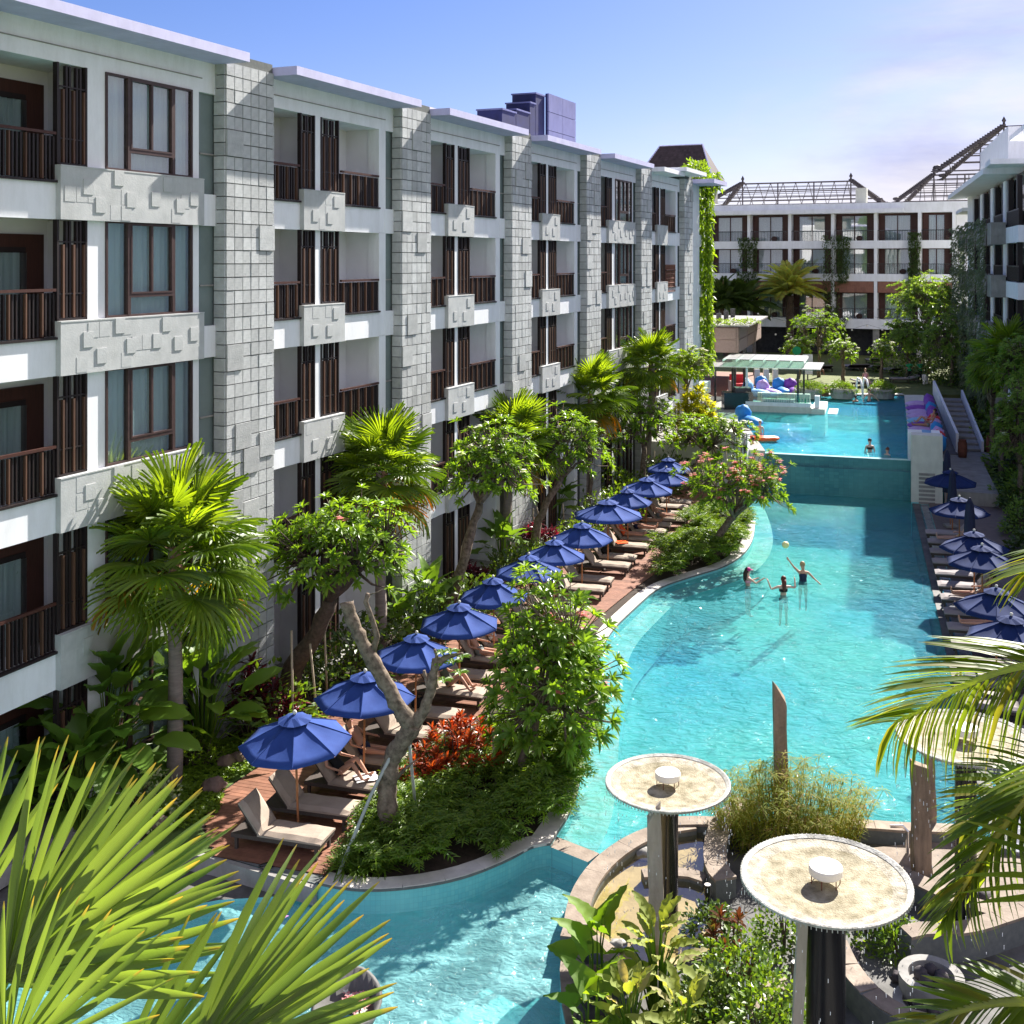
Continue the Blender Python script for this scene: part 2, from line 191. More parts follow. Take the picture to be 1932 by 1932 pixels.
MT = dict(
 white=mat('white_paint', (.86, .87, .90), (.82, .83, .87), 1.5, .6, .3, bump=.1, bscale=60, grime=.17),
 inner=mat('inner_wall_paint', (.84, .84, .88), (.79, .79, .83), 2, .8),
 ceil=mat('soffit_paint', (.78, .78, .78), (.72, .72, .72), 1.2, .8, grime=.08),
 stone=mat('grey_stone', (.52, .53, .53), (.40, .415, .42), 5, .8, .2, bump=.4, bscale=25, island=.17, grime=.12),
 joint=mat('stone_joint', (.16, .17, .16), (.11, .12, .12), 8, .9),
 band=mat('stone_band', (.52, .53, .53), (.41, .425, .43), 2.2, .8, .2, bump=.2, bscale=30, grime=.15),
 dark=mat('dark_wood', (.030, .020, .020), (.015, .011, .013), 6, .45, stretch=(8, 8, .6)),
 sunlit=mat('sunlit_slat_wood', (.13, .068, .045), (.085, .044, .030), 6, .5, stretch=(8, 8, .6), island=.2),  # lighter copy of the slat wood, painting in the sunlit faces
 redw=mat('red_wood', (.075, .028, .021), (.05, .019, .015), 5, .5, stretch=(6, 6, .5)),
 frame=mat('window_frame', (.075, .045, .042), (.05, .03, .03), 8, .4),
 curtain=mat('curtain', (.82, .88, .9), (.68, .75, .78), 3, .9, stretch=(9, 9, .3)),
 glass=glass_mat('window_glass', refl=1.0), glass2=glass_mat('bar_glass', (.7, .8, .77), .4),
 slab=mat('roof_slab', (.58, .57, .80), (.50, .49, .72), 2, .7, grime=.15),
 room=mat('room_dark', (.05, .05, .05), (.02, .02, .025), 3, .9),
 conc=mat('concrete', (.36, .35, .33), (.25, .24, .23), 1.6, .85, .2, bump=.4, bscale=12, grime=.3),
 dkconc=mat('wet_concrete', (.15, .145, .14), (.065, .063, .06), 1.4, .7, .25, bump=.4, bscale=9, grime=.35),
 coping=mat('pale_coping', (.66, .62, .56), (.5, .47, .43), 3, .75, bump=.3, bscale=20, island=.06, grime=.15),
 brownstone=mat('brown_stone_coping', (.31, .25, .20), (.20, .155, .12), 4, .8, bump=.4, bscale=20, island=.12, grime=.2),
 soil=mat('soil', (.06, .042, .03), (.03, .022, .016), 6, .95, bump=.8, bscale=15),
 lawn=mat('lawn', (.11, .17, .035), (.07, .12, .025), 14, .9, bump=.8, bscale=120),
 lawn2=mat('far_lawn', (.16, .17, .06), (.09, .12, .03), 1.2, .9, bump=.6, bscale=60),
 deck=mat('deck_wood', (.29, .135, .085), (.19, .085, .055), 5, .55, .3, stretch=(1, 1, 1), island=.16, grime=.2),
 deckd=mat('grey_deck_wood', (.17, .13, .12), (.12, .095, .09), 4, .6, island=.12, grime=.2),
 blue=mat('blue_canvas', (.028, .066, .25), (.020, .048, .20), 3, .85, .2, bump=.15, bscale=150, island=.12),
 navy=mat('shaded_navy_canvas', (.013, .030, .115), (.010, .023, .09), 3, .85, .2, island=.05),  # navy cloth, darkened further to carry the right bank's missing shade
 pole=mat('teak_pole', (.42, .17, .07), (.3, .12, .05), 8, .5),
 rattan=mat('dark_rattan', (.085, .065, .055), (.05, .04, .035), 40, .7),
 cushion=mat('taupe_cushion', (.38, .31, .25), (.32, .255, .205), 3, .9, bump=.2, bscale=100, island=.06, grime=.08),
 cushion2=mat('grey_cushion', (.30, .27, .27), (.25, .22, .22), 3, .9, island=.06),
 bark=mat('pale_bark', (.28, .22, .165), (.075, .057, .042), 9, .9, .2, bump=1, bscale=14, grime=.3),
 barkd=mat('dark_bark', (.14, .10, .08), (.06, .045, .035), 9, .9, .2, bump=1, bscale=22),
 palmbark=mat('palm_bark', (.30, .25, .22), (.2, .165, .15), 3, .9, .2, bump=.8, bscale=10, stretch=(1, 1, 9)),
 fibre=mat('palm_fibre', (.34, .2, .12), (.16, .09, .06), 8, .9, bump=1, bscale=30),
 bamboo=mat('bamboo', (.46, .38, .28), (.33, .26, .18), 5, .6, stretch=(4, 4, .6)),
 bambg=mat('grey_bamboo', (.42, .46, .42), (.32, .36, .33), 5, .5),
 black=mat('black_metal', (.015, .015, .017), (.009, .009, .011), 4, .25, .6),
 steel=mat('rooftop_steel', (.10, .085, .09), (.06, .05, .055), 4, .6),
 bluemet=mat('purple_blue_cladding', (.15, .16, .34), (.11, .12, .28), 1, .6, grime=.25),
 bluedk=mat('dark_blue_cladding', (.018, .022, .11), (.010, .012, .06), 2, .6, grime=.2),
 brownroof=mat('brown_shingle', (.085, .06, .06), (.055, .04, .042), 3, .8, island=.25),
 pavroof=glass_mat('frosted_roof', (.78, .9, .84), .6, .3),
 rattanp=mat('woven_panel', (.36, .26, .22), (.28, .2, .17), 8, .8, island=.08),
 redpanel=mat('terracotta_panel', (.30, .145, .10), (.22, .10, .075), 5, .8, island=.1),
 steelp=mat('polished_steel', (.7, .7, .72), (.6, .6, .62), 4, .2, metal=.9),
 cream=mat('cream_plaster', (.70, .70, .62), (.58, .58, .52), 2, .8, grime=.15),
 terra=mat('terracotta', (.24, .09, .05), (.15, .06, .04), 5, .7),
 rock=mat('reddish_rock', (.24, .16, .13), (.12, .085, .075), 5, .9, bump=1, bscale=9),
 rockd=mat('dark_rock', (.10, .085, .09), (.04, .035, .04), 5, .85, bump=1, bscale=9),
 shard=mat('rough_stone_post', (.36, .26, .18), (.16, .12, .09), 2.4, .85, bump=1, bscale=7, stretch=(3, 3, .5)),
 shardp=mat('pale_stone_post', (.5, .44, .36), (.34, .29, .24), 2.4, .85, bump=1, bscale=7, stretch=(3, 3, .5)),
 dish=mat('dish_bowl', (.56, .51, .42), (.20, .17, .11), 5.5, .75, .3, bump=.9, bscale=38, grime=.5),
 dishrim=mat('dish_rim', (.58, .58, .54), (.26, .25, .21), 7, .7, .3, bump=.6, bscale=30),
 drum=mat('cream_lamp_drum', (.86, .82, .72), (.8, .76, .66), 2, .5),
 skin=mat('skin', (.52, .28, .19), (.47, .25, .17), 6, .55), skin2=mat('tanned_skin', (.36, .18, .11), (.32, .16, .1), 6, .55), skinl=mat('pale_skin', (.62, .38, .29), (.57, .34, .26), 6, .55),
 hair=mat('dark_hair', (.04, .022, .014), (.02, .012, .008), 20, .5), hairb=mat('fair_hair', (.42, .3, .15), (.3, .2, .1), 20, .5), hairr=mat('auburn_hair', (.13, .03, .015), (.09, .02, .01), 20, .5),
 cnavy=mat('navy_cloth', (.02, .025, .06), None, 6, .8), cblack=mat('black_cloth', (.012, .012, .014), None, 6, .8), cgreen=mat('green_cloth', (.02, .32, .14), None, 6, .8), cmag=mat('magenta_cloth', (.5, .03, .2), None, 6, .8),
 cred=mat('red_cloth', (.55, .03, .04), None, 6, .8), corange=mat('orange_vinyl', (.85, .13, .03), (.75, .1, .02), 3, .35), cwhite=mat('white_cloth', (.75, .74, .72), (.65, .64, .62), 8, .9), cyellow=mat('yellow_cloth', (.7, .55, .05), None, 6, .8),
 cgrey=mat('grey_cloth', (.2, .22, .21), None, 6, .8), cpink=mat('pink_cloth', (.75, .35, .42), None, 6, .8), olive=mat('olive_cloth', (.10, .11, .07), None, 6, .8),
 bagblue=mat('bean_bag_blue', (.03, .25, .62), (.025, .2, .52), 3, .6, bump=.6, bscale=5), baglt=mat('bean_bag_light_blue', (.22, .45, .75), (.18, .38, .65), 3, .6, bump=.6, bscale=5), bagpur=mat('bean_bag_purple', (.22, .07, .42), (.17, .05, .34), 3, .6, bump=.6, bscale=5),
 baglil=mat('bean_bag_lilac', (.48, .34, .66), (.42, .28, .6), 3, .6, bump=.6, bscale=5), bagred=mat('bean_bag_red', (.62, .06, .08), (.52, .04, .06), 3, .6, bump=.6, bscale=5),
 ball=mat('yellow_ball', (.75, .72, .28), (.85, .8, .4), 3, .4),
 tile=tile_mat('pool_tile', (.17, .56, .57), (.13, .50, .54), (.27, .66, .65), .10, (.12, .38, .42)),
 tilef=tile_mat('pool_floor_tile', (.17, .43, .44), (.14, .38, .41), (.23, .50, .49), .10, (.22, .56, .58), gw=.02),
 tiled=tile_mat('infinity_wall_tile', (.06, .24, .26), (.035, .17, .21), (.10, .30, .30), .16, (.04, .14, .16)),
 water=water_mat('pool_water', (.50, .88, .83), dcol=(.10, .36, .345)), waterd=water_mat('upper_pool_water', (.42, .90, .93), 1.2, .9),
 watern=water_mat('near_pool_water', (.68, .97, .96), .45, 1.9, foam=.3),
 shallow=glass_mat('shallow_fountain_water', (.86, .82, .66), .6, .03),
 swell=mat('stairwell_glass', (.20, .25, .25), (.15, .19, .19), 1, .12, .6),
 film=glass_mat('dish_water_film', (.96, .95, .9), .1, .2),
 drop=mat('water_drop', (.9, .95, 1), (.85, .9, .95), 2, .05, 1),
 g_palm=leafmat('fan_palm_leaf', (.08, .14, .022), (.17, .25, .028), .5, (1.5, 1.35, .25)),
 g_palmy=leafmat('backlit_fan_palm_leaf', (.14, .15, .02), (.36, .23, .02), .5, (1.5, 1.1, .2)),  # yellow of sun shining through lower fronds, put into the leaf colour
 g_near=leafmat('near_palm_leaf', (.12, .17, .06), (.20, .25, .085), .46, (1.3, 1.4, .4), .5),
 g_coco=leafmat('coconut_leaf', (.10, .16, .03), (.17, .22, .04), .5, (1.35, 1.3, .3), .42, c3=(.22, .2, .05)),
 g_frangi=leafmat('frangipani_leaf', (.085, .17, .025), (.17, .27, .035), .42, (1.4, 1.35, .3), .38),
 g_frangid=leafmat('shaded_frangipani_leaf', (.11, .20, .05), (.19, .29, .07), .42),
 g_bush=leafmat('shrub_leaf', (.07, .15, .02), (.15, .23, .028), .4),
 g_dark=leafmat('dark_leaf', (.04, .08, .022), (.08, .13, .03), .3),
 g_big=leafmat('big_leaf', (.09, .18, .03), (.14, .25, .035), .32, rough=.4),
 g_taro=leafmat('taro_leaf', (.10, .19, .02), (.18, .28, .025), .42, rough=.6),
 g_calath=leafmat('yellow_green_leaf', (.22, .27, .05), (.30, .34, .09), .4, rough=.7, c3=(.40, .33, .2)),
 g_yellow=leafmat('yellow_croton_leaf', (.22, .28, .02), (.4, .38, .03), .5),
 g_red=leafmat('red_croton_leaf', (.30, .045, .018), (.42, .11, .02), .4, (1.3, .8, .5), c3=(.08, .05, .02)),
 g_cord=leafmat('cordyline_leaf', (.05, .015, .02), (.10, .02, .03), .35, (1.4, .6, .8), c3=(.3, .02, .06)),
 g_bronze=leafmat('bronze_croton_leaf', (.10, .035, .02), (.16, .07, .025), .35, (1.3, .8, .5), c3=(.14, .2, .03)),
 g_rush=leafmat('papyrus_leaf', (.17, .24, .035), (.32, .31, .06), .5, rough=.75, c3=(.3, .2, .1)),
 g_vine=leafmat('vine_leaf', (.10, .19, .02), (.20, .30, .03), .45),
 g_hang=leafmat('hanging_plant_leaf', (.10, .14, .08), (.15, .19, .12), .3, (1.1, 1.1, .7)),
 g_date=leafmat('date_palm_leaf', (.38, .46, .19), (.46, .48, .19), .55, c3=(.42, .30, .08)),
 g_cover=leafmat('groundcover_leaf', (.12, .20, .02), (.2, .3, .03), .4),
 f_white=leafmat('white_petal', (.82, .8, .68), (.85, .85, .8), .3, (.8, .8, .7)), f_pink=leafmat('pink_petal', (.72, .22, .25), (.8, .36, .36), .4, (.9, .7, .7)),
)

# the near palm's blades: fine ribs along the blade and a dry brown tip
def dress_blade(m):
    t = m.node_tree; b = t.nodes['Principled BSDF']; src = b.inputs['Base Color'].links[0].from_socket
    tcn = t.nodes.new('ShaderNodeTexCoord'); sp = t.nodes.new('ShaderNodeSeparateXYZ'); t.links.new(tcn.outputs['Object'], sp.inputs[0])
    wv = t.nodes.new('ShaderNodeTexWave'); wv.bands_direction = 'Y'; wv.inputs['Scale'].default_value = 75; wv.inputs['Distortion'].default_value = .4; t.links.new(tcn.outputs['Object'], wv.inputs['Vector'])
    r1 = ramp(t, [(0, (.72, .74, .7)), (1, (1.12, 1.1, 1.05))]); t.links.new(wv.outputs[0], r1.inputs[0])
    m1 = t.nodes.new('ShaderNodeMix'); m1.data_type = 'RGBA'; m1.blend_type = 'MULTIPLY'; m1.inputs[0].default_value = 1; t.links.new(src, m1.inputs[6]); t.links.new(r1.outputs[0], m1.inputs[7])
    nz = t.nodes.new('ShaderNodeTexNoise'); nz.inputs['Scale'].default_value = 6; t.links.new(tcn.outputs['Object'], nz.inputs['Vector'])
    ad = t.nodes.new('ShaderNodeMath'); ad.operation = 'MULTIPLY_ADD'; ad.inputs[1].default_value = .12; t.links.new(nz.outputs[0], ad.inputs[0]); t.links.new(sp.outputs[0], ad.inputs[2])
    r2 = ramp(t, [(.97, (0, 0, 0)), (1.0, (1, 1, 1))]); mr = t.nodes.new('ShaderNodeMapRange'); mr.inputs['From Min'].default_value = 1.01; mr.inputs['From Max'].default_value = 1.07; t.links.new(ad.outputs[0], mr.inputs[0])
    m2 = t.nodes.new('ShaderNodeMix'); m2.data_type = 'RGBA'; m2.inputs[7].default_value = (.42, .22, .06, 1); t.links.new(mr.outputs[0], m2.inputs[0]); t.links.new(m1.outputs[2], m2.inputs[6])
    for l in list(src.links):
        if l.to_node != m1: s_ = l.to_socket; t.links.remove(l); t.links.new(m2.outputs[2], s_)
dress_blade(MT['g_near'])

# ---------------------------------------------------------------- helpers
def P(u, v, z=0.0):
    """ground position seen at picture point (u, v), for a point standing at height z"""
    y = 2080 * (EYE - z) / (v - 490); return V(((u - 1045) / 2080 * y, y, z))
class M:
    def __init__(s): s.v = []; s.f = []; s.mi = []; s.c = 0
    def face(s, pts, m=0):
        n = len(s.v); s.v.extend([tuple(p) for p in pts]); s.f.append(tuple(range(n, n + len(pts)))); s.mi.append(m)
    def box(s, x0, x1, y0, y1, z0, z1, m=0):
        n = len(s.v)
        s.v += [(x0, y0, z0), (x1, y0, z0), (x1, y1, z0), (x0, y1, z0), (x0, y0, z1), (x1, y0, z1), (x1, y1, z1), (x0, y1, z1)]
        for q in ((0, 3, 2, 1), (4, 5, 6, 7), (0, 1, 5, 4), (1, 2, 6, 5), (2, 3, 7, 6), (3, 0, 4, 7)): s.f.append(tuple(n + i for i in q)); s.mi.append(m)
        return s
    def prism(s, pts, z0, z1, m=0, ms=None, bottom=False):
        """upright block over a plan outline; side faces may take another material"""
        ms = m if ms is None else ms; n = len(s.v); k = len(pts)
        area = sum(pts[i][0] * pts[(i + 1) % k][1] - pts[(i + 1) % k][0] * pts[i][1] for i in range(k))
        if area < 0: pts = list(reversed(pts))
        s.v += [(p[0], p[1], z0) for p in pts] + [(p[0], p[1], z1) for p in pts]
        for t in tessellate_polygon([[V((p[0], p[1], 0)) for p in pts]]):
            a = [pts[i] for i in t]; ar = (a[1][0] - a[0][0]) * (a[2][1] - a[0][1]) - (a[2][0] - a[0][0]) * (a[1][1] - a[0][1])
            if ar < 0: t = (t[0], t[2], t[1])
            s.f.append(tuple(n + k + i for i in t)); s.mi.append(m)
            if bottom: s.f.append(tuple(n + i for i in reversed(t))); s.mi.append(m)
        for i in range(k):
            j = (i + 1) % k; s.f.append((n + i, n + j, n + k + j, n + k + i)); s.mi.append(ms)
        return s
    def ribbon(s, pts, w0, w1, z0, z1, m=0, ms=None):
        """kerb or wall following a line of points, between offsets w0 and w1 to its left"""
        ms = m if ms is None else ms
        L = offset(pts, w0); Rr = offset(pts, w1); n = len(s.v); k = len(pts)
        for a, b in zip(L, Rr): s.v += [(a[0], a[1], z0), (b[0], b[1], z0), (b[0], b[1], z1), (a[0], a[1], z1)]
        for i in range(k - 1):
            o = n + 4 * i
            for q, mm in (((3, 2, 6, 7), m), ((0, 3, 7, 4), ms), ((2, 1, 5, 6), ms)): s.f.append(tuple(o + x for x in q)); s.mi.append(mm)
        s.f.append((n, n + 1, n + 2, n + 3)); s.mi.append(ms); o = n + 4 * (k - 1); s.f.append((o + 3, o + 2, o + 1, o)); s.mi.append(ms)
        return s
    def tube(s, pts, r, n=8, m=0, cap=True, jit=0):
        pts = [V(p) for p in pts]
        if not isinstance(r, (list, tuple)): r = [r] * len(pts)
        b = len(s.v); up = None
        for i, p in enumerate(pts):
            d = (pts[min(i + 1, len(pts) - 1)] - pts[max(i - 1, 0)])
            if d.length < 1e-6: d = V((0, 0, 1))
            d.normalize()
            if up is None: up = d.orthogonal().normalized()
            else:
                up = up - d * up.dot(d); up = up.normalized() if up.length > 1e-4 else d.orthogonal().normalized()
            sd = d.cross(up)
            for k in range(n):
                a = 2 * math.pi * k / n; rr = r[i] * (1 + (rnd.uniform(-jit, jit) if jit else 0))
                s.v.append(tuple(p + (up * math.cos(a) + sd * math.sin(a)) * rr))
        for i in range(len(pts) - 1):
            for k in range(n):
                k2 = (k + 1) % n; s.f.append((b + i * n + k, b + i * n + k2, b + (i + 1) * n + k2, b + (i + 1) * n + k)); s.mi.append(m)
        if cap:
            s.f.append(tuple(b + k for k in reversed(range(n)))); s.mi.append(m)
            e = b + (len(pts) - 1) * n; s.f.append(tuple(e + k for k in range(n))); s.mi.append(m)
        return s
    def lathe(s, prof, n=24, c=(0, 0, 0), m=0, close=False):
        b = len(s.v)
        for r, z in prof:
            for k in range(n):
                a = 2 * math.pi * k / n; s.v.append((c[0] + r * math.cos(a), c[1] + r * math.sin(a), c[2] + z))
        for i in range(len(prof) - 1):
            for k in range(n):
                k2 = (k + 1) % n; s.f.append((b + i * n + k, b + i * n + k2, b + (i + 1) * n + k2, b + (i + 1) * n + k)); s.mi.append(m)
        return s
    def ellip(s, c, r, nu=10, nv=7, m=0, jit=0, mtx=None):
        b = len(s.v); c = V(c)
        if not isinstance(r, (list, tuple)): r = (r, r, r)
        for i in range(nv + 1):
            th = math.pi * i / nv
            for k in range(nu):
                a = 2 * math.pi * k / nu
                p = V((r[0] * math.sin(th) * math.cos(a), r[1] * math.sin(th) * math.sin(a), r[2] * math.cos(th)))
                if jit: p *= 1 + jit * noise.noise(p * 2.3 / max(r) + V((c.x, c.y, c.z)) * 3)
                if mtx: p = mtx @ p
                s.v.append(tuple(c + p))
        for i in range(nv):
            for k in range(nu):
                k2 = (k + 1) % nu; s.f.append((b + i * nu + k, b + (i + 1) * nu + k, b + (i + 1) * nu + k2, b + i * nu + k2)); s.mi.append(m)
        return s
    def leaf(s, p, d, n, L, W, droop=.15, q=1, m=0, fold=.25, lob=0):
        """a folded leaf blade from p along d with face normal n"""
        side = d.cross(n)
        if side.length < 1e-4: side = d.orthogonal()
        side.normalize(); n = side.cross(d).normalized(); b = len(s.v); G = V((0, 0, -1))
        def at(t): return p + d * (L * t) + G * (droop * L * t * t)
        def ap(x): s.v.append((x.x, x.y, x.z))
        if q == 0:
            a = at(.45); ap(p); ap(a + side * (W * .5) ); ap(at(1)); ap(a - side * (W * .5)); s.f.append((b, b + 1, b + 2, b + 3)); s.mi.append(m); return s
        st = (.3, .7) if q == 1 else (.15, .35, .6, .85); wd = (.9, .8) if q == 1 else (.7, 1, .95, .55)
        ap(p)
        for t, wv in zip(st, wd):
            c = at(t); ap(c + side * (W * .5 * wv) + n * (W * fold * wv)); ap(c); ap(c - side * (W * .5 * wv) + n * (W * fold * wv))
        ap(at(1))
        k = len(st); f = s.f
        f.append((b, b + 1, b + 2)); f.append((b, b + 2, b + 3))
        for i in range(k - 1):
            o = b + 1 + 3 * i; f.append((o, o + 3, o + 4, o + 1)); f.append((o + 1, o + 4, o + 5, o + 2))
        e = b + 1 + 3 * (k - 1); f.append((e, e + 3, e + 1)); f.append((e + 1, e + 3, e + 2))
        s.mi += [m] * (2 + 2 * (k - 1) + 2); return s
    def mesh(s, name, mats, smooth=False):
        me = bpy.data.meshes.new(name); me.from_pydata(s.v, [], s.f)
        for x in (mats if isinstance(mats, (list, tuple)) else [mats]): me.materials.append(MT[x] if isinstance(x, str) else x)
        if any(s.mi): me.polygons.foreach_set('material_index', s.mi)
        if smooth: me.polygons.foreach_set('use_smooth', [True] * len(s.f))
        me.update(); return me
    def build(s, name, mats, parent=None, smooth=False, loc=None, rot=None, kind=None, label=None):
        return put(name, s.mesh(name, mats, smooth), parent, loc, rot, kind, label)
def put(name, me, parent=None, loc=None, rot=None, kind=None, label=None, scale=None):
    o = bpy.data.objects.new(name, me); COL.objects.link(o)
    if parent: o.parent = parent
    if loc is not None: o.location = loc
    if rot is not None: o.rotation_euler = rot
    if scale is not None: o.scale = scale if isinstance(scale, (tuple, list)) else (scale,) * 3
    if kind: o['kind'] = kind
    if label: o['label'] = label
    return o
def offset(pts, d):
    out = []
    for i, p in enumerate(pts):
        a = V(pts[max(i - 1, 0)][:2]); b = V(pts[min(i + 1, len(pts) - 1)][:2]); t = (b - a)
        if t.length < 1e-6: t = V((1, 0))
        t.normalize(); out.append((p[0] - t.y * d, p[1] + t.x * d))
    return out
def smooth_line(pts, it=2):
    pts = [V((p[0], p[1])) for p in pts]
    for _ in range(it):
        o = [pts[0]]
        for a, b in zip(pts, pts[1:]): o += [a * .75 + b * .25, a * .25 + b * .75]
        pts = o + [pts[-1]]
    return pts
def tag(o, label, cat, group=None, kind=None):
    o['label'] = label; o['category'] = cat
    if group: o['group'] = group
    if kind: o['kind'] = kind
    return o
def thing(name, label, cat, loc=(0, 0, 0), rz=0, group=None, scale=1):
    o = bpy.data.objects.new(name, None); COL.objects.link(o); o.location = loc; o.rotation_euler = (0, 0, rz); o.scale = (scale,) * 3; o.empty_display_size = .2
    return tag(o, label, cat, group)
def struct(name, m, mats, **k):
    o = m.build(name, mats, **k); o['kind'] = 'structure'; return o
CH = {}
def kids(o):
    return [c for c in bpy.data.objects if c.parent == o]
def snapshot(o):
    """remember a thing's tree so that copies need no search"""
    return [(c, snapshot(c)) for c in kids(o)]
def copy_tree(o, snap, parent=None):
    c = o.copy(); COL.objects.link(c)
    if parent: c.parent = parent
    for ch, sn in snap: copy_tree(ch, sn, c)
    return c
def copy_thing(o, snap, label, loc, rz, group=None, scale=None):
    c = copy_tree(o, snap); c['label'] = label; c.location = loc; c.rotation_euler = (0, 0, rz)
    if group: c['group'] = group
    if scale: c.scale = (scale,) * 3
    return c
def rdir(up=0):
    while 1:
        d = V((rnd.uniform(-1, 1), rnd.uniform(-1, 1), rnd.uniform(-1, 1)))
        if .05 < d.length < 1: break
    d.normalize(); d.z += up; return d.normalized()

# ---------------------------------------------------------------- hotel wing on the left
A_L = rad(22.1)
hotel = thing('hotel_building', 'long five-storey white hotel wing on the left with grey stone columns and dark slatted balconies', 'building', (-8.45, 27.6, 0), rad(90) - A_L)
def hp(t, y, z=0):
    return V((-8.45 + math.sin(A_L) * t - math.cos(A_L) * y, 27.6 + math.cos(A_L) * t + math.sin(A_L) * y, z))
COLS = [-8.72, 0, 8.7, 17.33, 25.8, 34.2, 42.9]; END = 47.6; PITCH = 3.26
tile_me = M().box(.012, .313, 0, .05, .012, .325).mesh('stone', 'stone'); tile2_me = M().box(.012, .638, 0, .05, .012, .662).mesh('stone', 'stone')
nstone = 0
for ci, t0 in enumerate(COLS):
    W = 1.95 if ci < 6 else 1.9
    col = M().box(t0 + .01, t0 + W - .01, -.26, 1.2, -.2, 16.98).build('stone_column', 'joint', hotel)
    used = set(); big = []
    rows = 51
    rs = random.Random(ci + 3)
    for k in range(13):
        c, r = rs.randrange(0, 5), rs.randrange(2, rows - 3)
        cells = {(c, r), (c + 1, r), (c, r + 1), (c + 1, r + 1)}
        if cells & used: continue
        used |= cells; big.append((c, r))
    rest = M()
    for r in range(rows):
        z = -.1 + r * .337
        if z + .33 > 17.06: continue
        for c in range(6):
            if (c, r) in used: continue
            pr = rs.uniform(0, .012)
            if ci == 1 and z > 1.2: put('stone', tile_me, col, (t0 + c * .325, -.30 - pr, z)); nstone += 1
            else: rest.box(t0 + c * .325 + .012, t0 + c * .325 + .313, -.30 - pr, -.25, z + .012, z + .325)
        for c in range(1):                                     # the narrow side facing the camera
            rest.box(t0 - .04 - rs.uniform(0, .01), t0 + .012, -.29 + c * .34 + .012, -.29 + (c + 1) * .34 - .012, z + .012, z + .325)
    for c, r in big:
        if ci in (1, 2): put('stone', tile2_me, col, (t0 + c * .325, -.335, -.1 + r * .337))
        else: rest.box(t0 + c * .325 + .012, t0 + c * .325 + .638, -.335, -.25, -.1 + r * .337 + .012, -.1 + r * .337 + .662)
    rest.build('stone', 'stone', col, kind='stuff')

# core: back wall, floors, end wall
M().box(-8.72, END, 1.25, 9, -.2, 16.9).build('core_wall', 'inner', hotel)
M().box(END, END + .3, .1, 9, -.2, 16.7).build('end_wall', 'white', hotel)
for k in range(1, 5):
    zf = 3.26 * k
    M().box(-8.72, END, .14, 1.69, zf - .14 - .12, zf - .12 + .06).build('floor_slab', 'ceil', hotel)
M().box(-8.72, END, .0, 1.69, 15.92, 16.68).build('roof_beam', 'white', hotel)
M().box(-8.72, END, -.4, 1.69, -.3, .06).build('ground_slab', 'conc', hotel)
for a, b in zip(COLS, COLS[1:] + [None]):
    pass
for i, t0 in enumerate(COLS):
    s0 = t0 + (1.95 if i < 6 else 1.9); e = COLS[i + 1] if i < 6 else END + 1.0
    if i == 0: s0 = -8.7
    if i == 5:    # the slab over the next to last bay is cut in two lengths
        M().box(s0, s0 + 4.2, -1.02, 3, 16.68, 16.92).build('roof_slab', 'white', hotel); M().box(s0 + 3.4, e + 1.3, -1.35, 3, 16.93, 17.16).build('roof_slab', 'white', hotel)
    elif i == 6: M().box(s0 + .3, e, -1.6, 3, 16.6, 16.86).build('roof_slab', 'slab', hotel)
    else: M().box(s0 + .01, e + .0, -1.02, 3, 16.68, 16.91).build('roof_slab', 'slab', hotel)
# thin shadow-gap lines on the beam
shared = {}
bal_me = M().box(0, .045, -.03, .03, 0, .9).mesh('baluster', 'dark'); bal2_me = M().box(0, .035, -.045, .03, 0, .9).mesh('baluster', 'sunlit')
def slatme(h, w):
    k = (h, w)
    if k not in shared: shared[k] = M().box(0, .05, -.05 if w else -.03, .05, 0, h).mesh('slat', 'sunlit' if w else 'dark')
    return shared[k]
def railing(t0, t1, zb, single):
    """balustrade: zb is the top of the white parapet"""
    m = M().box(t0, t1, -.02, .05, zb + 1.0, zb + 1.06)
    r = m.build('balcony_railing', 'redw', hotel); M().box(t0, t1 + .02, -.06, .06, zb, zb + .05).build('bottom_rail', 'dark', r)
    n = int((t1 - t0) / .098); st = M(); sw = M()
    for i in range(n):
        x = t0 + .03 + (t1 - t0 - .06) * i / max(n - 1, 1) - .02
        wmm = (i % 4 == 1)
        if single: put('baluster', bal2_me if wmm else bal_me, r, (x, .03 if wmm else .05, zb + .07))
        else: (sw if wmm else st).box(x, x + (.035 if wmm else .045), -.01 if wmm else .02, .06, zb + .07, zb + .98)
    if not single: st.build('baluster', 'dark', r, kind='stuff'); sw.build('baluster', 'sunlit', r, kind='stuff')
def screen(t0, t1, zb, zt, single):
    f = M().box(t0, t0 + .05, -.02, .1, zb, zt).box(t1 - .05, t1, -.02, .1, zb, zt).box(t0, t1, .0, .08, zt - .5, zt - .47).box(t0, t1, .0, .08, zb + .55, zb + .58).box(t0, t1, -.02, .08, zb, zb + .05)
    s = f.build('slat_screen', 'dark', hotel)
    n = int((t1 - t0 - .1) / .085); st = M(); sw = M()
    for i in range(n):
        x = t0 + .07 + (t1 - t0 - .16) * i / max(n - 1, 1); wmm = i % 3 == 1; zz = zt - zb - .1 - (.5 if (i < 1 or i >= n - 1) or wmm else 0)
        if single: put('slat', slatme(round(zz, 2), wmm), s, (x, .04, zb + .06))
        else: (sw if wmm else st).box(x, x + .05, -.01 if wmm else .01, .09, zb + .06, zb + .06 + zz)
    if not single: st.build('slat', 'dark', s, kind='stuff'); sw.build('slat', 'sunlit', s, kind='stuff')
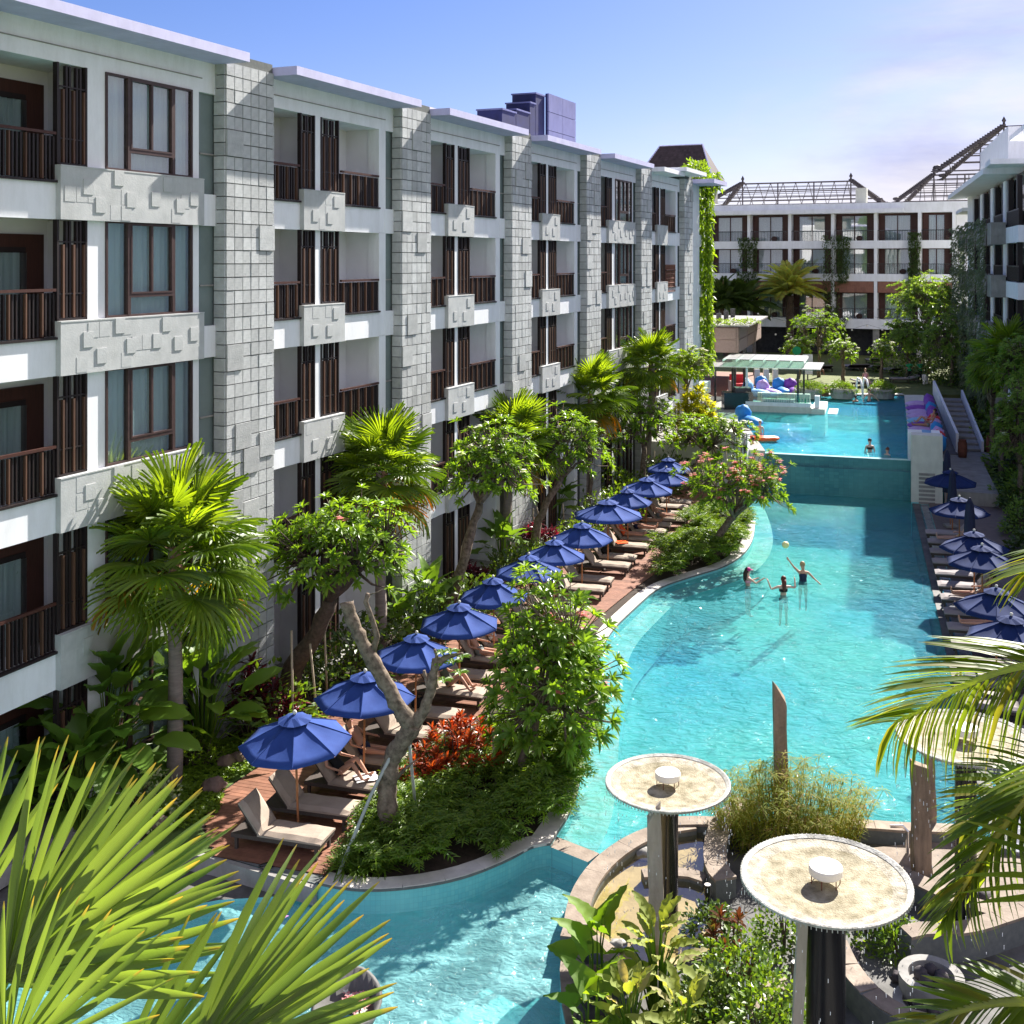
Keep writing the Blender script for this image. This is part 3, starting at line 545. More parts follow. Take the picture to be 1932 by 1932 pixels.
def curtain(parent, t0, t1, y, z0, z1, amp=.03):
    m = M(); n = max(8, int((t1 - t0) / .045)); ph = rnd.uniform(0, 6); b = []
    for i in range(n + 1):
        x = t0 + (t1 - t0) * i / n; yy = y + amp * math.sin(i * 1.7 + ph) + amp * .5 * math.sin(i * .53 + ph * 2)
        m.v += [(x, yy, z0), (x, yy, z1)]
    for i in range(n): m.f.append((2 * i, 2 * i + 2, 2 * i + 3, 2 * i + 1)); m.mi.append(0)
    return m.build('curtain', 'curtain', parent, smooth=True)
def window(t0, t1, z0, z1, det):
    W = t1 - t0; H = z1 - z0; fb = .05
    m = M().box(t0, t1, -.04, .08, z0, z0 + fb).box(t0, t1, -.04, .08, z1 - fb, z1).box(t0, t0 + fb, -.04, .08, z0 + fb, z1 - fb).box(t1 - fb, t1, -.04, .08, z0 + fb, z1 - fb)
    a, b = t0 + W * .245, t0 + W * .76; c = t0 + W * .5
    for x in (a, b): m.box(x - .045, x + .045, -.05, .08, z0 + fb, z1 - fb)
    m.box(a + .045, b - .045, -.05, .08, z0 + H * .2, z0 + H * .2 + .08)
    wn = m.build('window', 'frame', hotel)
    M().box(a + .045, a + .085, -.06, .02, z0 + H * .2 + .08, z1 - fb).box(b - .085, b - .045, -.06, .02, z0 + H * .2 + .08, z1 - fb).box(c - .03, c + .03, -.06, .02, z0 + H * .2 + .12, z1 - fb - .04).box(a + .085, b - .085, -.06, .02, z0 + H * .2 + .08, z0 + H * .2 + .12).box(a + .085, b - .085, -.06, .02, z1 - fb - .04, z1 - fb).build('sash', 'frame', wn)
    for x0, x1, q0, q1 in ((t0 + fb, a - .045, z0 + fb, z1 - fb), (a + .085, c - .03, z0 + H * .2 + .12, z1 - .09), (c + .03, b - .085, z0 + H * .2 + .12, z1 - .09), (a + .045, b - .045, z0 + fb, z0 + H * .2), (b + .045, t1 - fb, z0 + fb, z1 - fb)):
        M().box(x0, x1, .01, .02, q0, q1).build('pane', 'glass', wn)
    curtain(wn, t0 + .05, t0 + W * .52, .13, z0, z1); curtain(wn, t0 + W * .5, t1 - .05, .16, z0, z1)
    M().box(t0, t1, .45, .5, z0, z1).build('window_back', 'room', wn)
def terrace_door(t0, t1, z0, flip=False):
    """brown timber surround with curtained glass on the back wall of a balcony"""
    y = 1.25; z1 = z0 + 2.35
    if flip: j0, j1, g0, g1 = t0, t0 + .5, t0 + .5, t1
    else: j0, j1, g0, g1 = t1 - .5, t1, t0, t1 - .5
    d = M().box(j0, j1, y - .08, y, z0, z1).box(g0, g1, y - .08, y, z1 - .28, z1).build('balcony_door', 'redw', hotel)
    M().box(g0, g1, y - .1, y - .03, z1 - .40, z1 - .28).box(g1 - .12 if not flip else g0, g1 if not flip else g0 + .12, y - .1, y - .03, z0, z1 - .4).build('door_frame', 'dark', d)
    curtain(d, g0, g1, y - .06, z0, z1 - .4, .025)
    M().box(g0, g1, y - .13, y - .12, z0, z1 - .4).build('pane', 'glass', d)
PROUD_B = [(.55, .30), (1.27, .25), (1.62, .70)]
proud_me = M().box(0, .28, -.018, .0, 0, .33).mesh('stone', 'band'); flat_me = M().box(0, .3, -.003, 0, 0, .33).mesh('stone', 'band')
def stone_band(t0, t1, zb, wide, seed):
    s = M().box(t0, t1, -.14, .14, zb, zb + 1.14).box(t0 - .0, t1, -.15, -.14, zb + 1.11, zb + 1.14).build('stone_band', 'band', hotel)
    rs = random.Random(seed); W = t1 - t0
    if wide: sp = [(W * f, g) for f, g in ((.14, .5), (.22, .16), (.42, .3), (.34, .72), (.6, .35), (.68, .68), (.77, .25), (.88, .42))]
    else: sp = [(W * .2, .22), (W * .55, .18), (W * .7, .62)]
    for x, z in sp: put('stone', proud_me, s, (t0 + x + rs.uniform(-.04, .04), -.14, zb + z * 1.1))
    cells = [(a_, b_) for a_ in range(int(W / .33) - 1) for b_ in (.03, .38, .75)]; rs.shuffle(cells)
    for k in range(8 if wide else 3): put('stone', flat_me, s, (t0 + .1 + cells[k][0] * .32, -.14 - .0007 * k, zb + cells[k][1]))
    return s
for i, t0 in enumerate(COLS):
    nx = COLS[i + 1] if i < 6 else 51.0
    k = (nx - t0) / 8.72; T = lambda r: t0 + (1.93 + (r - 1.93) * k if r > 1.93 else r)
    wide = i in (0, 4)
    det = i <= 2
    for lv in range(0, 5):
        zb = 12.64 + (lv - 4) * PITCH; zo = 15.92 + (lv - 4) * PITCH     # band bottom, opening top
        par = zb + .76                                                    # parapet top
        z0 = par
        if lv == 0: zb = -.2; par = .0; z0 = .0
        # parapet
        a0 = T(1.95)
        if lv: M().box(a0, min(T(8.2), END), .0, .14, zb, par).build('balcony_parapet', 'white', hotel); M().box(T(8.14), min(nx, END), -.01, 1.7, zb, par + .02).build('balcony_parapet', 'white', hotel)
        if i == 6:
            if T(3.5) < END:
                M().box(T(3.0), END, .0, .25, par, zo).build('pillar', 'white', hotel)
                if lv: railing(T(1.98), T(3.0), par, False); screen(T(2.2), T(3.0), par + .1, zo, False)
            continue
        if wide:
            M().box(T(4.52), T(5.02), -.0, .4, z0, zo).build('pillar', 'white', hotel); M().box(T(7.81), T(8.07), -.0, .4, z0, zo).build('pillar', 'white', hotel)
            if lv: stone_band(T(3.66), T(8.1), zb, True, i * 7 + lv)
            window(T(5.02), T(7.81), z0 + (.38 if lv else .1), zo, det)
            M().box(T(5.02), T(7.81), .5, 1.7, z0, zo).build('window_bay', 'inner', hotel)
            screen(T(3.68), T(4.5), z0 + (.38 if lv else .1), zo, i <= 2)
            if lv: railing(T(1.95), T(3.66), par, i <= 1)
            M().box(T(4.62), T(4.8), .4, 1.7, z0, zo).build('partition_wall', 'inner', hotel)
            terrace_door(T(1.95), T(4.45), zb + .62 if lv else 0)
        else:
            M().box(T(4.28), T(4.55), -.0, .3, z0, zo).build('pillar', 'white', hotel); M().box(T(7.8), T(8.2), -.0, .4, z0, zo).build('pillar', 'white', hotel)
            if lv: stone_band(T(3.55), T(5.63), zb, False, i * 7 + lv)
            top = zo - .0
            screen(T(3.57), T(4.27), z0 + (.38 if lv else .1), zo, i <= 2); screen(T(4.57), T(5.5), z0 + (.38 if lv else .1), zo, i <= 2)
            if lv: railing(T(1.97), T(3.54), par, i <= 1); railing(T(5.64), T(7.78), par, i <= 1)
            M().box(T(4.35), T(4.5), .3, 1.7, z0, zo).build('partition_wall', 'inner', hotel); M().box(T(7.85), T(8.0), .4, 1.7, z0, zo).build('partition_wall', 'inner', hotel)
            terrace_door(T(1.95), T(2.75), zb + .62 if lv else 0); terrace_door(T(4.6), T(5.6), zb + .62 if lv else 0, True)
        if lv: M().box(T(8.2), nx + .0, .10, .13, par, zo).build('stairwell_glass', 'swell', hotel); M().box(T(8.2), nx, .06, .12, par + 1.0, par + 1.04).build('glass_bar', 'conc', hotel)
# shadow-gap moulding on the roof beam
for i, t0 in enumerate(COLS[:-1]):
    nx = COLS[i + 1]; M().box(t0 + 1.96, nx - .55, -.03, .0, 16.25, 16.27).build('beam_moulding', 'conc', hotel)
# perforated block panel low on the sixth bay
lat = M(); tt = 34.2 + 5.7 * .998
for a in range(8):
    lat.box(tt + a * .27, tt + a * .27 + .05, -.02, .05, 9.9, 11.5)
for b in range(7): lat.box(tt, tt + 1.95, -.03, .04, 9.9 + b * .26, 9.95 + b * .26)
lat.build('lattice_panel', 'redpanel', hotel)
# things on the roof
M().box(14, 22.5, 2.4, 3.2, 16.92, 17.75).box(22.5, 26.5, 2.2, 3.2, 16.92, 17.55).build('roof_parapet', 'slab', hotel)
def rooft(t0, t1, y, z0, z1, mt, nm, lab, th=.15, seams=True):
    o = thing(nm, lab, 'roof structure', hp(t0, y, 0), rad(90) - A_L)
    m = M().box(0, t1 - t0, 0, th, z0, z1); b = m.build('cladding', mt, o)
    return o
pn = thing('rooftop_screen_wall', 'tall lilac-blue clad screen wall rising from the roof of the left wing', 'screen wall', hp(34.0, 5, 0), rad(90) - A_L)
for r in range(4):
    for c in range(2): M().box(c * 2.1 + .01, c * 2.1 + 2.09, 0, .08, 16.92 + r * 1.03, 16.92 + r * 1.03 + 1.0).build('panel', 'bluemet', pn)
M().box(.02, 4.18, .08, .2, 16.92, 21.0).build('backing', 'bluedk', pn)
for k in range(3): M().tube([(-.1 + .0 * k, .3 + k * .3, 20.8 - k * .6), (-2.6, .5 + k * .3, 17.0)], .035, 5).build('brace', 'steel', pn)
tk = thing('rooftop_plant', 'dark blue stepped metal plant boxes on the roof beside the lilac screen', 'roof plant', hp(28.0, 5, 0), rad(90) - A_L)
for x0, x1, z1 in ((.3, 2.0, 19.4), (2.05, 3.8, 19.6), (3.85, 4.6, 20.2), (4.65, 5.9, 20.8)):
    M().box(x0, x1, .2, 1.6, 16.92, z1).build('plant_box', 'bluedk', tk); M().box(x0 - .05, x1 + .03, .15, 1.65, z1, z1 + .08).build('plant_lid', 'bluemet', tk)
hr = thing('hipped_roof', 'brown shingled hipped roof standing above the far end of the left wing', 'roof', (9.0, 80, 0), rad(-20))
def hip(x0, x1, y0, y1, z0, z1, inx, mtn, par):
    m = M(); a, b, c, d = (x0, y0, z0), (x1, y0, z0), (x1, y1, z0), (x0, y1, z0); ym = (y0 + y1) / 2; e, f = (x0 + inx, ym, z1), (x1 - inx, ym, z1)
    for pts in ((a, b, f, e), (b, c, f), (c, d, e, f), (d, a, e)): m.face(pts)
    m.build('roof_plane', mtn, par); sh = M()
    rows = 16
    for r in range(rows):
        f0 = r / rows; f1 = (r + .93) / rows; L = lambda p, q, t: tuple(p[i] + (q[i] - p[i]) * t for i in range(3))
        nrm = V((0, -(z1 - z0), ym - y0)).normalized() * .04
        l0, l1, r0, r1 = L(a, e, f0), L(a, e, f1), L(b, f, f0), L(b, f, f1); n = 22
        for k in range(n):
            q = [L(l0, r0, (k + .04) / n), L(l0, r0, (k + .96) / n), L(l1, r1, (k + .96) / n), L(l1, r1, (k + .04) / n)]
            sh.face([V(q[0]) + nrm, V(q[1]) + nrm, V(q[2]) + nrm * .2, V(q[3]) + nrm * .2])
    sh.build('shingle', mtn, par, kind='stuff')
    M().tube([a, e, f, b], .06, 5).tube([b, f], .07, 5).build('ridge_cap', 'slab', par)
hip(-2.9, 2.9, -1.5, 3.5, 17.4, 20.2, 1.3, 'brownroof', hr); M().box(-2.0, 2.3, -1, 3, 16, 17.5).build('wall', 'conc', hr)

# ---------------------------------------------------------------- ground, terraces, pools
struct('ground', M().prism([(-1500, -300), (1500, -300), (1500, 2500), (-1500, 2500)], -2.6, -2.5), 'lawn2')
def PL(pts, z=0.0): return [tuple(P(u, v, z)[:2]) for u, v in pts]
shore_px = [(1400, 920), (1425, 985), (1420, 1028), (1382, 1066), (1300, 1090), (1240, 1110), (1196, 1150), (1152, 1192), (1128, 1240), (1116, 1300), (1106, 1390), (1096, 1470), (1080, 1530), (1038, 1592)]
near_px = [(1038, 1592), (1004, 1596), (960, 1622), (880, 1655), (800, 1672), (720, 1680), (655, 1678), (603, 1667)]
shore = [(12.5, 57.5)] + smooth_line(PL(shore_px), 2); nearline = smooth_line(PL(near_px), 2)
deck_a, deck_b = P(598, 1668), P(405, 1612)
left_poly = shore + nearline[1:] + [tuple(deck_b[:2]), (-11, 23.3), (-30, 23.3), (-30, 62), (12.5, 62)]
struct('garden_terrace', M().prism(left_poly, -2.0, -.02, 0, 1), ['soil', 'tile'])
low = PL([(598, 1692), (566, 1689), (510, 1692), (413, 1698), (320, 1716), (240, 1742), (150, 1790)], -.35)
struct('lower_terrace', M().prism(low + [(-13, 17), (-20, 17), (-20, 24), (-5, 24)], -2.0, -.35, 0, 1), ['dkconc', 'tile'])
M_ = M().ribbon([tuple(deck_a[:2]), tuple(deck_b[:2]), (-11, 23.25)], 0, .12, -.35, -.015); struct('deck_retaining_wall', M_, 'conc')
# coping stones along the shore
def kerb_stones(line, w0, w1, z0, z1, mt, nm, step=.6, host=None):
    """row of coping stones, each a stone of its own"""
    acc = [0]
    for a, b in zip(line, line[1:]): acc.append(acc[-1] + (V(b[:2]) - V(a[:2])).length)
    def pt(s):
        s = max(0, min(acc[-1], s))
        for i in range(len(acc) - 1):
            if s <= acc[i + 1] + 1e-9:
                t = (s - acc[i]) / max(acc[i + 1] - acc[i], 1e-6); return V(line[i][:2]) * (1 - t) + V(line[i + 1][:2]) * t
        return V(line[-1][:2])
    h = struct(nm, M().ribbon(line, w0 + .01, w1 - .01, z0, z1 - .015), 'joint')
    n = int(acc[-1] / step)
    for i in range(n):
        a, b = i * acc[-1] / n + .006, (i + 1) * acc[-1] / n - .006
        l = [pt(a), pt((a + b) / 2), pt(b)]
        M().ribbon(l, w0, w1, z1 - .05, z1 + rnd.uniform(0, .004)).build('coping_stone', mt, h)
    return h
kerb_stones(smooth_line(PL(shore_px[1:]), 2), 0, -.42, -.02, .05, 'coping', 'pool_coping', .8)
kerb_stones(nearline, .02, -.35, -.02, .04, 'coping', 'near_pool_coping', .8)
sand = offset(shore[2:], 0.75)
struct('shallow_ledge', M().ribbon(shore[1:], .0, .8, -1.6, -.30, 0, 1), ['coping', 'tile'])
# pool floors and water
struct('pool_floor', M().prism([(-16, 8), (26, 8), (26, 58), (-16, 58)], -1.75, -1.7), 'tilef')
edgeR = PL([(1700, 905), (1722, 952), (1742, 1040), (1769, 1158), (1787, 1240), (1803, 1310), (1822, 1400), (1850, 1500), (1875, 1600)], -.1)
fount = PL([(1820, 1566), (1700, 1562), (1620, 1556), (1540, 1552), (1440, 1560), (1370, 1552), (1290, 1549), (1235, 1556), (1185, 1577), (1145, 1600), (1113, 1630)], -.1)
weir = [P(1113, 1630, -.1), P(1038, 1597, -.1)]
main_poly = [(x - .3, y) for x, y in shore] + [tuple(weir[1][:2])] + [tuple(p) for p in reversed(fount)] + [(edgeR[-1][0] + .4, edgeR[-1][1])] + [(x + .4, y) for x, y in reversed(edgeR)]
def sheet(pts, z):
    m = M(); m.v = [(p[0], p[1], z) for p in pts]
    for t in tessellate_polygon([[V((p[0], p[1], 0)) for p in pts]]):
        a = [pts[i] for i in t]; ar = (a[1][0] - a[0][0]) * (a[2][1] - a[0][1]) - (a[2][0] - a[0][0]) * (a[1][1] - a[0][1])
        m.f.append(t if ar > 0 else (t[0], t[2], t[1])); m.mi.append(0)
    return m
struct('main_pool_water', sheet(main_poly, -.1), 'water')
wl = [P(1120, 1622, -.1), P(1030, 1586, -.1)]
struct('pool_weir', M().ribbon([tuple(wl[1][:2]), tuple(wl[0][:2])], -.2, .2, -1.7, -.06, 0, 1), ['brownstone', 'tile'])
fwall = [P(u, v, -.05) for u, v in ((1300, 1547), (1240, 1556), (1188, 1576), (1145, 1602), (1110, 1634), (1085, 1668), (1070, 1705), (1063, 1745))]
fwl = smooth_line([tuple(p[:2]) for p in fwall], 1)
near_edge = PL([(1063, 1775), (1056, 1840), (1060, 1900), (1072, 1960), (1100, 2060), (1130, 2200)], -.3)
fpoly = [tuple(p) for p in fount] + fwl[4:] + near_edge + [(.9, 9), (22, 9), (22, 23.4)]
struct('fountain_terrace', M().prism(fpoly, -1.7, -.30, 0, 1), ['dkconc', 'tile'])
kerb_stones([tuple(p) for p in fount[:8]] , 0, .35, -.4, .02, 'brownstone', 'fountain_rim', .9)
kerb_stones(fwl, -.0, .42, -.4, -.02, 'brownstone', 'basin_rim', .55)
struct('basin_outer_wall', M().ribbon(fwl + near_edge[:1], .01, .2, -1.7, -.1), 'tile')
kerb_stones(near_edge, 0, .38, -.5, -.22, 'brownstone', 'near_pool_rim', .6)
basin = [V(p) for p in offset(fwl, .3)] + [P(u, v, -.15) for u, v in ((1110, 1745), (1150, 1775), (1200, 1815), (1235, 1815), (1330, 1790), (1335, 1700), (1325, 1560))]
struct('basin_floor', sheet([tuple(p[:2]) for p in basin], -.285), mat('basin_floor', (.52, .43, .27), (.36, .30, .17), 2, .7, bump=.6, bscale=8, grime=.3))
struct('basin_water', sheet([tuple(p[:2]) for p in basin], -.16), 'shallow')
kerb_stones(smooth_line(PL([(1063, 1748), (1100, 1752), (1140, 1772), (1170, 1800), (1180, 1830)], -.05), 1), 0, -.32, -.4, -.02, 'brownstone', 'basin_near_rim', .5)
near_poly = [(-13, 8), (4, 8), (4, 19.5), tuple(P(1120, 1632, -.3)[:2]), tuple(P(1036, 1602, -.3)[:2]), (-.5, 23.5), (-13, 23.5)]
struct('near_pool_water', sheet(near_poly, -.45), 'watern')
dv = [P(598, 1690, -.4), P(560, 1740, -.4), P(480, 1870, -.4), P(420, 1990, -.4)]
struct('pool_divider', M().ribbon([tuple(p[:2]) for p in dv], 0, .26, -1.7, -.40), 'tile')
# ---- timber deck, board by board
rb = smooth_line(PL([(598, 1668), (650, 1603), (715, 1512), (790, 1440), (900, 1352), (1000, 1275), (1080, 1208), (1145, 1152), (1200, 1108), (1250, 1072), (1285, 1010), (1330, 950), (1370, 905)]), 1)
lb = smooth_line(PL([(405, 1612), (385, 1560), (400, 1510), (500, 1440), (600, 1352), (700, 1275), (800, 1200), (900, 1130), (1000, 1060), (1100, 985), (1200, 925), (1265, 888)]), 1)
PD = V((.28, .96)); PN = V((.96, -.28))
rb = [V(p) for p in rb]; lb = [V(p) for p in lb]
def cross(line, a):
    """where a line of points is crossed at distance a along the deck"""
    for p, q in zip(line, line[1:]):
        pa, qa = p.dot(PD), q.dot(PD)
        if (pa - a) * (qa - a) <= 0 and abs(pa - qa) > 1e-6: return p + (q - p) * ((a - pa) / (qa - pa))
    return line[-1] if a > line[-1].dot(PD) else line[0]
deck = struct('timber_deck', sheet([tuple(p) for p in lb] + [tuple(p) for p in reversed(rb)], .0), 'joint')
a = rb[0].dot(PD) + .0; a1 = lb[-1].dot(PD); nb = 0; rest = M(); wb = .14
a = min(rb[0].dot(PD), lb[0].dot(PD)) + .02
while a < a1:
    p0, p1 = cross(lb, a + wb / 2), cross(rb, a + wb / 2)
    if nb < 3: p0 = cross([deck_b.xy, deck_a.xy], a + wb / 2) if False else p0
    L0 = p0 - PN * 0; ln = (p1 - p0).dot(PN)
    if ln > .3:
        q = (L0, L0 + PN * ln, L0 + PN * ln + PD * (wb - .012), L0 + PD * (wb - .012))
        q = [x - PD * (wb / 2) for x in q]; z = .02 + rnd.uniform(0, .004)
        m = rest if nb >= 290 else M()
        m.prism([tuple(x) for x in q], .002, z)
        if nb < 290: m.build('plank', 'deck', deck)
        nb += 1
    a += wb
if rest.f: rest.build('plank', 'deck', deck, kind='stuff')
struct('lawn_strip', sheet([tuple(P(u, v)[:2]) for u, v in ((300, 1640), (405, 1600), (380, 1560), (398, 1505), (500, 1436), (480, 1400), (380, 1400), (250, 1480))], -.012), 'lawn')
# ---- upper terrace with its pool
UZ = 1.85
uA, uB, uC, uD, uE = P(1398, 866, UZ), P(1718, 866, UZ), P(1706, 747, UZ), P(1398, 747, UZ), P(1398, 790, UZ)
uA = V((10.9, 57.1, 0)); dirP = (uC.xy - uB.xy).normalized()
struct('upper_pool_water', sheet([tuple(uA[:2]), tuple(uB[:2]), tuple(uC[:2]), (uD[0], uD[1]), (uE[0], uE[1])], UZ), 'waterd')
struct('upper_pool_floor', sheet([(9, 56.9), (19, 54.8), (28, 82), (12, 82)], .35), 'tilef')
fw = [uA.xy, uB.xy]; nrm = V((fw[1] - fw[0])).normalized(); prp = V((nrm.y, -nrm.x))
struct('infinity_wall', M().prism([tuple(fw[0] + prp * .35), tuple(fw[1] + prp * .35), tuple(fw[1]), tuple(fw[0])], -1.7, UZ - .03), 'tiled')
struct('overflow_lip', M().prism([tuple(fw[0] + prp * .36), tuple(fw[1] + prp * .36), tuple(fw[1] + prp * .0), tuple(fw[0] + prp * .0)], UZ - .028, UZ - .005), mat('overflow_water', (.55, .82, .86), (.45, .75, .8), 3, .1, .8))
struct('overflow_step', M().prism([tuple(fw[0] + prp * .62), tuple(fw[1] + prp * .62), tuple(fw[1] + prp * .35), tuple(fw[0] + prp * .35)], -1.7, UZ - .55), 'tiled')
# terrace blocks round the pool
tl = [tuple(uA.xy + V((0, -.3))), (uE[0], uE[1]), (uD[0], uD[1]), (uD[0] - .1, uD[1] + .05), (-30, 90), (-30, 62), (5, 60)]
struct('upper_terrace', M().prism(tl, -2, 1.95, 0, 1), ['conc', 'cream'])
struct('garden_lawn', M().prism([(uD[0] - 20, uD[1]), (uD[0], uD[1]), tuple(uC.xy), (60, 80), (60, 140), (-10, 140)], -2, 1.95), 'lawn2')
e0 = [tuple(uD.xy), tuple(uC.xy)]
kerb_stones([tuple(uD.xy), tuple(uC.xy)], -.05, .55, 1.7, 1.98, 'coping', 'upper_pool_coping', 1.1)
# right bank of the upper pool: pale edge, grey ramp
pR = [uB.xy + prp * .3, uC.xy]
sR = V((dirP.y, -dirP.x))
def RP(k, s): return tuple(uB.xy + dirP * k + sR * s)
struct('pool_side_path', M().prism([RP(-.6, 0), RP(-.6, 1.55), RP(26.9, 1.35), RP(26.9, 0)], -2, 1.93, 0, 1), ['cream', 'tiled'])

m = M(); q = [RP(9.5, 1.5), RP(9.5, 2.75), RP(27, 2.1), RP(27, 1.33)]
m.v = [(*q[0], .62), (*q[1], .62), (*q[2], 1.925), (*q[3], 1.925), (*q[0], -2), (*q[1], -2), (*q[2], -2), (*q[3], -2)]; m.f = [(0, 1, 2, 3), (0, 4, 5, 1), (1, 5, 6, 2), (0, 3, 7, 4)]; m.mi = [0] * 4
struct('ramp', m, 'dkconc')
struct('landing', M().prism([RP(-1.0, 1.56), RP(-1.2, 4.0), RP(6, 3.95), RP(8.6, 4.0), RP(8.9, 8.5), RP(11, 8.5), RP(11, 1.56)], -2, .58), 'conc')
struct('side_deck', M().prism([RP(-1.3, -.0), RP(-1.3, 14), (36, 60), (36, 8), (11.3, 8), (11.3, 22), (edgeR[-1][0] + 1.1, edgeR[-1][1])] + [(x + .75, y) for x, y in reversed(edgeR)], -2, -.02, 0, 1), ['deckd', 'tile'])
ovf = [V(p) for p in edgeR]
kerb_stones([tuple(p) for p in reversed(edgeR)], 0, -.32, -1.7, -.085, 'dkconc', 'overflow_kerb', .9)
struct('overflow_channel', M().ribbon([tuple(p) for p in reversed(edgeR)], -.32, -.95, -1.7, -.12), mat('wet_stone', (.30, .31, .34), (.12, .12, .14), 2.5, .12, .7, bump=.8, bscale=6, grime=.3))
struct('side_lawn', sheet([RP(8.5, 4.1), RP(8.5, 14), RP(-28, 14), RP(-28, 6.6), RP(-10, 5.2), RP(-1.0, 4.1)], -.01), 'lawn')
for i in range(6):
    c = V(RP(-1.6 - i * 1.5, 5.2 + .12 * i)); M().box(-.45, .45, -.3, .3, 0, .02).build('stepping_stone', 'conc', None, loc=(c.x, c.y, 0), rot=(0, 0, .2))['kind'] = 'structure'
# staircase
st = thing('staircase', 'grey garden staircase with broad treads between two sloping white walls', 'staircase', (0, 0, 0))
K0, K1 = 11.0, 25.5; n = 10
for i in range(n):
    ka, kb = K0 + (K1 - K0) * i / n, K0 + (K1 - K0) * (i + 1) / n; z = .58 + (1.95 - .58) * (i + 1) / n
    M().prism([RP(ka, 2.8 - .035 * (ka - 10)), RP(ka, 4.1 - .02 * (ka - 10)), RP(kb, 4.1 - .02 * (kb - 10)), RP(kb, 2.8 - .035 * (kb - 10))], -.5, z).build('step', 'conc', st)
    M().prism([RP(ka - .06, 2.8 - .035 * (ka - 10)), RP(ka - .06, 4.1 - .02 * (ka - 10)), RP(ka + .3, 4.1 - .02 * (ka - 10)), RP(ka + .3, 2.8 - .035 * (ka - 10))], z - .1, z + .01).build('tread_nosing', 'conc', st)
def slopewall(k0, k1, s0, s1, za0, zb0, za1, zb1, nm):
    m = M(); a, b, c, d = RP(k0, s0[0]), RP(k0, s0[0] + s1), RP(k1, s0[1] + s1), RP(k1, s0[1])
    m.v = [(*a, za0), (*b, za0), (*c, za1), (*d, za1), (*a, zb0), (*b, zb0), (*c, zb1), (*d, zb1)]
    m.f = [(4, 5, 6, 7), (0, 4, 7, 3), (0, 1, 5, 4), (1, 2, 6, 5), (2, 3, 7, 6)]; m.mi = [0] * 5; m.build(nm, 'white', st)
slopewall(10.0, 27.5, (2.66, 2.0), .16, -1, 1.75, -1, 2.95, 'side_wall'); slopewall(11.0, 26.0, (4.12, 3.85), .14, -1, 1.2, -1, 2.5, 'side_wall')
# white pylon at the pool corner
pyl = thing('pool_corner_pylon', 'tall cream pylon with fins where the raised pool meets the lower one', 'pylon', (*(uB.xy + prp * .2), 0), math.atan2(nrm.y, nrm.x))
M().box(0, 1.45, -1.1, -.15, -1.7, 3.25).build('shaft', 'cream', pyl)
for i in range(3): M().box(-.12, .55, .05 + i * .42, .25 + i * .42, 1.0, 3.2).build('fin', 'white', pyl)
M().box(1.0, 1.4, -.15, 1.2, 1.0, 3.2).build('back_wall', 'white', pyl)
for i in range(8): M().box(.35, 1.1, -1.125, -1.1, -.1 + i * .2, .02 + i * .2).build('louvre', 'conc', pyl)
pyl2 = thing('pool_corner_fins', 'pale wall with white fins at the left end of the raised pool edge', 'pylon', (*(uA.xy + nrm * -.45), 0), math.atan2(nrm.y, nrm.x))
M().box(-1.9, -1.05, -.6, .6, -1, 2.9).build('wall', 'cream', pyl2)
for i in range(4): M().box(-1.0 + i * .19, -.91 + i * .19, -.7, .5, -1, 2.8).build('fin', 'white', pyl2)

# ---------------------------------------------------------------- swim-up bar with frosted canopy
bo = P(1410, 776, UZ); ang = math.atan2(nrm.y, nrm.x)
bar = thing('swim_up_bar', 'white pool bar counter with glass screen and steps into the water', 'bar', (bo.x, bo.y, 0), ang)
M().box(0, 8.6, 0, 1.2, 1.2, 2.25).build('counter', 'cream', bar); M().box(.1, 8.5, .1, .9, 2.25, 2.5).build('counter_upstand', 'white', bar)
M().box(8.6, 10.3, -.2, 6.5, .4, 2.2).build('side_counter', 'cream', bar); M().box(9.0, 9.6, .2, .9, 2.2, 3.0).build('end_block', 'white', bar)
for i in range(4): M().box(.15 + i * 2.1, 2.2 + i * 2.1, .2, .23, 2.5, 3.15).build('glass_screen', 'glass2', bar)
M().box(0, 8.6, 1.2, 6.5, 1.2, 1.98).build('bar_floor', 'conc', bar); M().box(1, 8, 5.5, 6.4, 1.98, 2.7).build('back_counter', 'cream', bar)
for i in range(5): M().box(10.6, 11.8, .3 + i * .95, .75 + i * .95, 1.72, 1.9).build('step_stool', 'white', bar)
can = thing('bar_canopy', 'frosted green-white glass canopy on black posts over the pool bar', 'canopy', (bo.x, bo.y, 0), ang)
for (x, y) in ((.5, 1.6), (9.0, 1.6), (1.4, 6), (9.4, 6), (-2.4, 5)): M().box(x - .13, x + .13, y - .13, y + .13, 1.95, 4.75).build('post', 'black', can)
M().box(2.3, 2.55, 1.2, 1.4, 1.95, 4.75).build('post', 'white', can)
for r in range(3):
    for c in range(6): M().box(-.6 + c * 1.75, 1.1 + c * 1.75, .4 + r * 2.3, 2.65 + r * 2.3, 5.22, 5.26).build('roof_panel', 'pavroof', can)
M().box(-2.7, 12.0, -.7, 7.4, 4.72, 4.8).build('lower_roof', 'pavroof', can)
for c in range(7): M().box(-.65 + c * 1.75, -.6 + c * 1.75, .4, 7.3, 5.08, 5.2).build('rafter', 'white', can)
for y in (.4, 7.2): M().box(-.6, 9.9, y, y + .08, 4.8, 5.2).build('roof_upstand', 'pavroof', can)
bar.scale = (.5, .6, 1); can.scale = (.5, .62, 1); can.location.x -= 1.35; bar.location.x -= .2
gl = thing('glassware', 'rows of upturned white glasses on the bar counter', 'glasses', (bo.x, bo.y, 0), ang)
g1 = M().lathe([(.05, 0), (.07, .1), (.09, .2), (0, .21)], 8).mesh('glass', 'cwhite')
